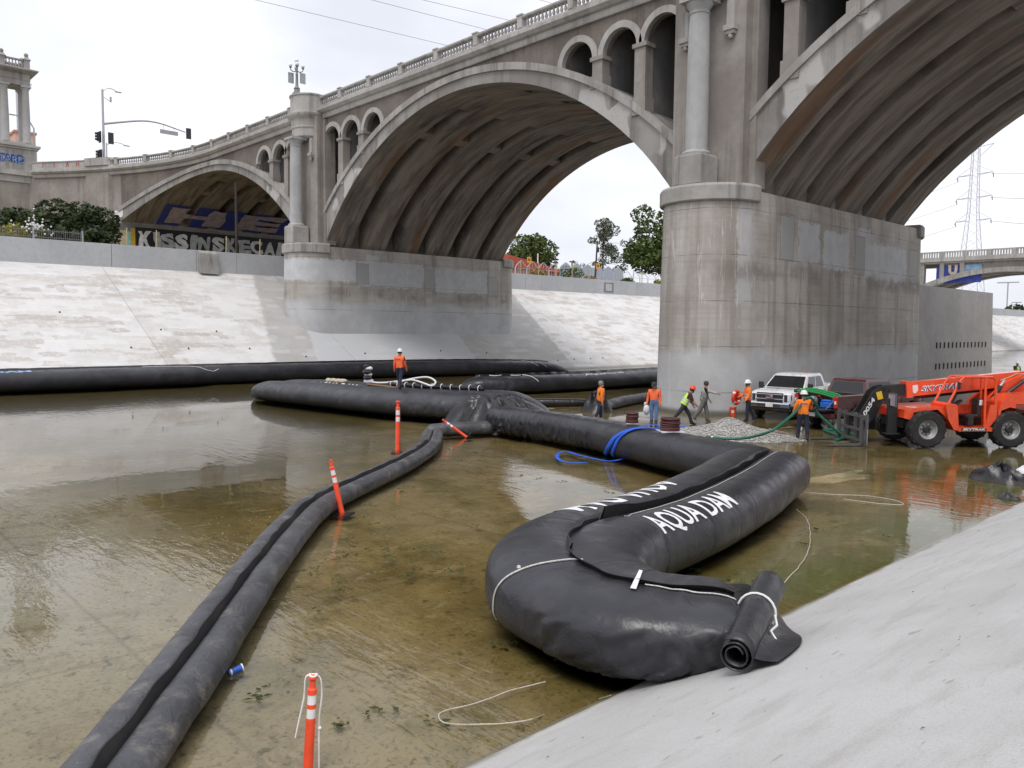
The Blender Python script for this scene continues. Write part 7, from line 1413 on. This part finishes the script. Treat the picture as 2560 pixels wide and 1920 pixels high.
for k, (u, lab) in enumerate(((1322, 'yellow warning sign near the red-roofed building'), (1494, 'yellow warning sign beside the dark utility pole'))):
    p = bgp(u, -74); SG = thing('warning_sign', lab, 'sign', (p.x, p.y, GZ), 0, 'yellow warning signs'); m = MB(); m.bar((p.x, p.y, GZ), (p.x, p.y, 12.9), .06); m.build('sign_post', M['stake'], SG); m = MB(); m.cbox((p.x + .05, p.y, 12.6), (.03, .75, .75), bev=.01); so_ = m.build('sign_plate', M['sign_yellow'], SG); m = MB(); m.cbox((p.x + .07, p.y, 12.65), (.01, .45, .3)); m.build('sign_print', M['graf_red'], so_)
for k, u in enumerate((1300, 1346, 1388, 1430, 1470, 1545, 1583, 1605, 1370 + 20, 318, 392, 566, 650)):
    X = -70.6; p = atx(u, 690, X); m = MB(); m.bar((X, p.y, GZ), (X, p.y + .05, 12.0 if u > 1000 else 11.9), .07); tag(m.build('stake', M['stake']), 'thin wooden stake on the bank top behind the channel wall', 'stake', 'wooden stakes along the bank top')
DG = MB(); rnd = random.Random(9)
for k in range(9000):
    y = rnd.uniform(30, 140); X = -rnd.uniform(70.2, 80); h_ = rnd.uniform(.2, .9) * (.5 + abs(noise.noise(Vector((X * .3, y * .2, 1))))); a = rnd.random() * 6
    DG.add([(X, y, GZ - .05), (X + .06 * math.cos(a), y + .09 * math.sin(a), GZ - .05), (X + rnd.gauss(0, .12), y + rnd.gauss(0, .15), GZ + h_)], [(0, 1, 2)])
tag(DG.build('dry_grass', M['dry_grass'], fix=False), 'dry straw-coloured grass along the top of the far bank', 'grass', kind='stuff')
for lab, u, X, h_, w_, mt in (('round green bush behind the channel wall left of the utility pole', 1422, -73, 2.0, 1.5, 'leaf_mid'), ('dry brown bush on the bank top by the yellow sign', 1352, -73, 1.4, 1.4, 'dry_grass'), ('reddish dry bush below the corrugated fence', 1480, -72.5, 1.0, 1.7, 'dry_grass'), ('green bush below the wavy fence', 1570, -73, 1.3, 1.3, 'leaf_mid'), ('low green bush next to the near pier edge', 1650, -73, 1.2, 1.2, 'leaf_yellow')):
    p = atx(u, 700, X); tree('bush', lab, (p.x, p.y, GZ), h_, blobs_at((p.x, p.y, GZ + h_ * .5), w_ * .7, w_, h_ * .25, 7, h_ * .42, int(u)), mt, .13, 800, .04, int(u), 'bush')
# ------------------------------------------------------------------ second bridge far down the channel
FB = thing('far_bridge', 'distant pale concrete arch bridge behind the tail wall', 'bridge', (-55, 190, 0)); fy, fyr = 190.0, 204.0
m = MB(); m.box(-130, 60, fy, fyr, 18.9, 19.7); m.build('deck', M['trim_concrete'], FB); m = MB(); m.box(-130, 60, fy - .5, fy + .05, 19.3, 20.2); m.build('fascia', M['trim_concrete'], FB)
m = MB(); m.box(-130, 60, fy - .35, fy - .05, 21.2, 21.5); rl = m.build('top_rail', M['trim_concrete'], FB)
bb = MB(); bb.box(-.14, .14, -.1, .1, 0, 1.0); bbm = bb.mesh('rail_baluster', M['trim_concrete']); pb_ = MB(); pb_.box(-.35, .35, -.2, .2, 0, 1.1); pbm = pb_.mesh('rail_pier', M['trim_concrete'])
x = -84.0; k = 0
while x < -30:
    o = link('rail_pier' if k % 9 == 0 else 'rail_baluster', pbm if k % 9 == 0 else bbm, rl); o.location = Vector((x, fy - .2, 20.2)) - wloc(rl); x += .52; k += 1
def farch(xc, half, rise, zc): return lambda d: zc - rise * (d / half) ** 2
for xc, sp in ((-53, 30), (12, 30)):
    for y0, y1, dz in ((fy - .3, fy + 2.2, 0), (fy + 5.5, fy + 7.5, 0), (fyr - 2.2, fyr, 0)):
        f_ = farch(xc, sp, 12.0, 16.6); arch_solid(xc, lambda d: f_(d), lambda d: f_(d) + 1.0 + .5 * abs(d) / sp, lambda X: y0, lambda X: y1, -sp, sp, 40).build('arch_rib', M['light_concrete'], FB, smooth=40)
    f_ = farch(xc, sp, 12.0, 16.6); arch_solid(xc, lambda d: f_(d) + .35, lambda d: f_(d) + .8, lambda X: fy + 2.2, lambda X: fyr - 2.2, -sp, sp, 40).build('arch_slab', M['soffit'], FB, smooth=40)
    for k in range(-7, 8):
        d = k * 4.1
        if abs(d) < 6: continue
        m = MB(); m.box(xc + d - .45, xc + d + .45, fy - .1, fy + 1.2, f_(d) + .8, 19.0); m.build('spandrel_post', M['light_concrete'], FB)
    m = MB(); n = 30
    for i in range(n):
        a, b = -13 + 26 * i / n, -13 + 26 * (i + 1) / n; m.add([(xc + a, fy + .5, f_(a) + .8), (xc + b, fy + .5, f_(b) + .8), (xc + b, fy + .5, 19), (xc + a, fy + .5, 19)], [(0, 1, 2, 3)])
    m.build('spandrel_panel', M['shaft_concrete'], FB, fix=False)
m = MB(); m.box(-66.5, -57.5, fy + .3, fy + .45, 14.6, 18.4); m.build('graffiti_panel', M['graf_blue'], FB); m = MB(); m.box(-61.2, -57.4, fy + .2, fy + .29, 16.6, 18.4); m.build('graffiti_panel', M['graf_sky'], FB)
letters('U', 2.6, lambda a, b: Vector((-64 + a, fy + .1, 16.4 + b)), 'graffiti_letter', M['graf_cream'], FB, bold=.16)
m = MB(); m.box(-86, -82, fy, fyr, 0, 19); m.box(-24, -19, fy, fyr, -1, 19); m.build('pier', M['light_concrete'], FB)
# ------------------------------------------------------------------ pylon, wires, far masts, treeline
px_, py_ = -74.0, 236.0; PY = thing('pylon', 'tall grey lattice transmission pylon beyond the far bridge', 'pylon', (px_, py_, 10)); zt = 52.5
def leg(sx_, sy_, z): k = interp(z, [(10, 3.2), (26, 1.9), (36, 1.1), (52.5, .75)]); return Vector((px_ + sx_ * k, py_ + sy_ * k, z))
ZS = [10, 14, 18, 21, 24, 26.5, 29, 31.5, 34, 36, 38, 40, 42, 44, 46, 48, 50, 52.5]
for sx_, sy_ in ((-1, -1), (1, -1), (1, 1), (-1, 1)): m = MB(); m.tube([leg(sx_, sy_, z) for z in ZS], .09, 4); m.build('leg', M['pale_steel'], PY)  # pylon steel coloured pale to stand in for distance haze
m = MB()
for a, b in zip(ZS, ZS[1:]):
    for (s0, s1) in (((-1, -1), (1, -1)), ((1, -1), (1, 1)), ((1, 1), (-1, 1)), ((-1, 1), (-1, -1))): m.bar(leg(*s0, a), leg(*s1, b), .05); m.bar(leg(*s1, a), leg(*s0, b), .05)
m.build('lattice', M['pale_steel'], PY)
for z in (33.5, 39.5, 45.5):
    m = MB()
    for s_ in (-1, 1):
        tip = Vector((px_ + s_ * 4.6, py_ - s_ * 1.0, z)); m.bar(leg(s_, -1, z), tip, .14); m.bar(leg(s_, 1, z), tip, .14); m.bar(leg(s_, 0, z + 2.2), tip, .1)
    ar = m.build('cross_arm', M['pale_steel'], PY)
    for s_ in (-1, 1):
        tip = Vector((px_ + s_ * 4.6, py_ - s_ * 1.0, z)); m = MB(); m.tube([tip, tip + Vector((.6, -2.4, -.9))], .13, 5); m.tube([tip, tip + Vector((-.6, 2.4, -.9))], .13, 5); m.build('insulator', M['fence_white'], ar)
m = MB(); m.bar((px_, py_, 52.5), (px_ + 4.5, py_ - 1, 52.8), .14); m.bar(leg(1, 0, 50), (px_ + 4.5, py_ - 1, 52.8), .1); m.build('cross_arm', M['pale_steel'], PY)
def wire(label, a, b, sag, r=.03, grp=None):
    m = MB(); m.tube([a.lerp(b, t) - Vector((0, 0, sag * 4 * t * (1 - t))) for t in [i / 20 for i in range(21)]], r, 4); return tag(m.build('power_line', M['wire']), label, 'wire', grp)
for z, nm in ((33.5, 'lower'), (39.5, 'middle'), (45.5, 'upper')):
    wire('thin power line running right from the ' + nm + ' pylon arm', Vector((px_ + 5.2, py_ - 3.4, z - .9)), Vector((60, 130, z - 6)), 7, .045); wire('thin power line running left from the ' + nm + ' pylon arm', Vector((px_ - 5.2, py_ + 3.4, z - .9)), Vector((-260, 330, z + 6)), 9, .045)
for k, (pa, pb2, lab) in enumerate((((640, 0), (1115, 113), 'leftmost of the thin wires crossing the sky above the viaduct'), ((930, 0), (1220, 75), 'second from the left of the thin wires crossing the sky above the viaduct'), ((1058, 0), (1270, 50), 'third from the left of the thin wires crossing the sky above the viaduct'), ((1350, 0), (1395, 12), 'rightmost of the thin wires crossing the sky above the viaduct'))):
    A_ = Vector((0, 0, CAM_H)) + ray(*pa) * 170; B_ = Vector((0, 0, CAM_H)) + ray(*pb2) * 190; d_ = B_ - A_; m = MB(); m.tube([A_ - d_ * 2.0, A_, B_, B_ + d_ * .6], .042, 4); tag(m.build('power_line', M['wire']), lab, 'wire')
for lab, u, v0, Y, h_ in (('tall floodlight mast beyond the far bridge', 2516, 790, 330, 24), ('small distribution pole with cross bars on the far horizon', 2540, 790, 420, 16)):
    p = aty(u, v0, Y); t = thing('distant_mast', lab, 'mast', (p.x, Y, 8)); top = aty(u, 705 if h_ == 24 else 755, Y); m = MB(); m.tube([(p.x, Y, 6), (p.x, Y, top.z)], .22, 6); m.build('pole', M['galv'], t); m = MB(); m.cbox((p.x, Y, top.z - .2), (7 if h_ == 24 else 4, .3, .4)); m.build('lamp_bar' if h_ == 24 else 'cross_bar', M['galv'], t)
    if h_ != 24: m = MB(); m.cbox((p.x, Y, top.z - 2.2), (4.4, .3, .4)); m.build('cross_bar', M['galv'], t)
tl = MB(); rnd = random.Random(2); bl = [(-rnd.uniform(75, 260), rnd.uniform(300, 520), 10 + rnd.uniform(0, 3), rnd.uniform(2, 4)) for _ in range(60)]; leafcloud(tl, bl, 9000, .9, rnd); tag(tl.build('far_treeline', M['leaf_dark'], fix=False), 'dark strip of distant trees on the horizon right of the tail wall', 'treeline', kind='stuff')
hl = MB(); hl.grid(lambda a, b: Vector((-2500 + 3500 * a, 1900 + 500 * b, 4 + 46 * math.sin(PI * b) * (.6 + .6 * abs(noise.noise(Vector((a * 6, b, 3))))))), 60, 6); tag(hl.build('hills', plain('hill', (.14, .15, .16), .9)), kind='structure')
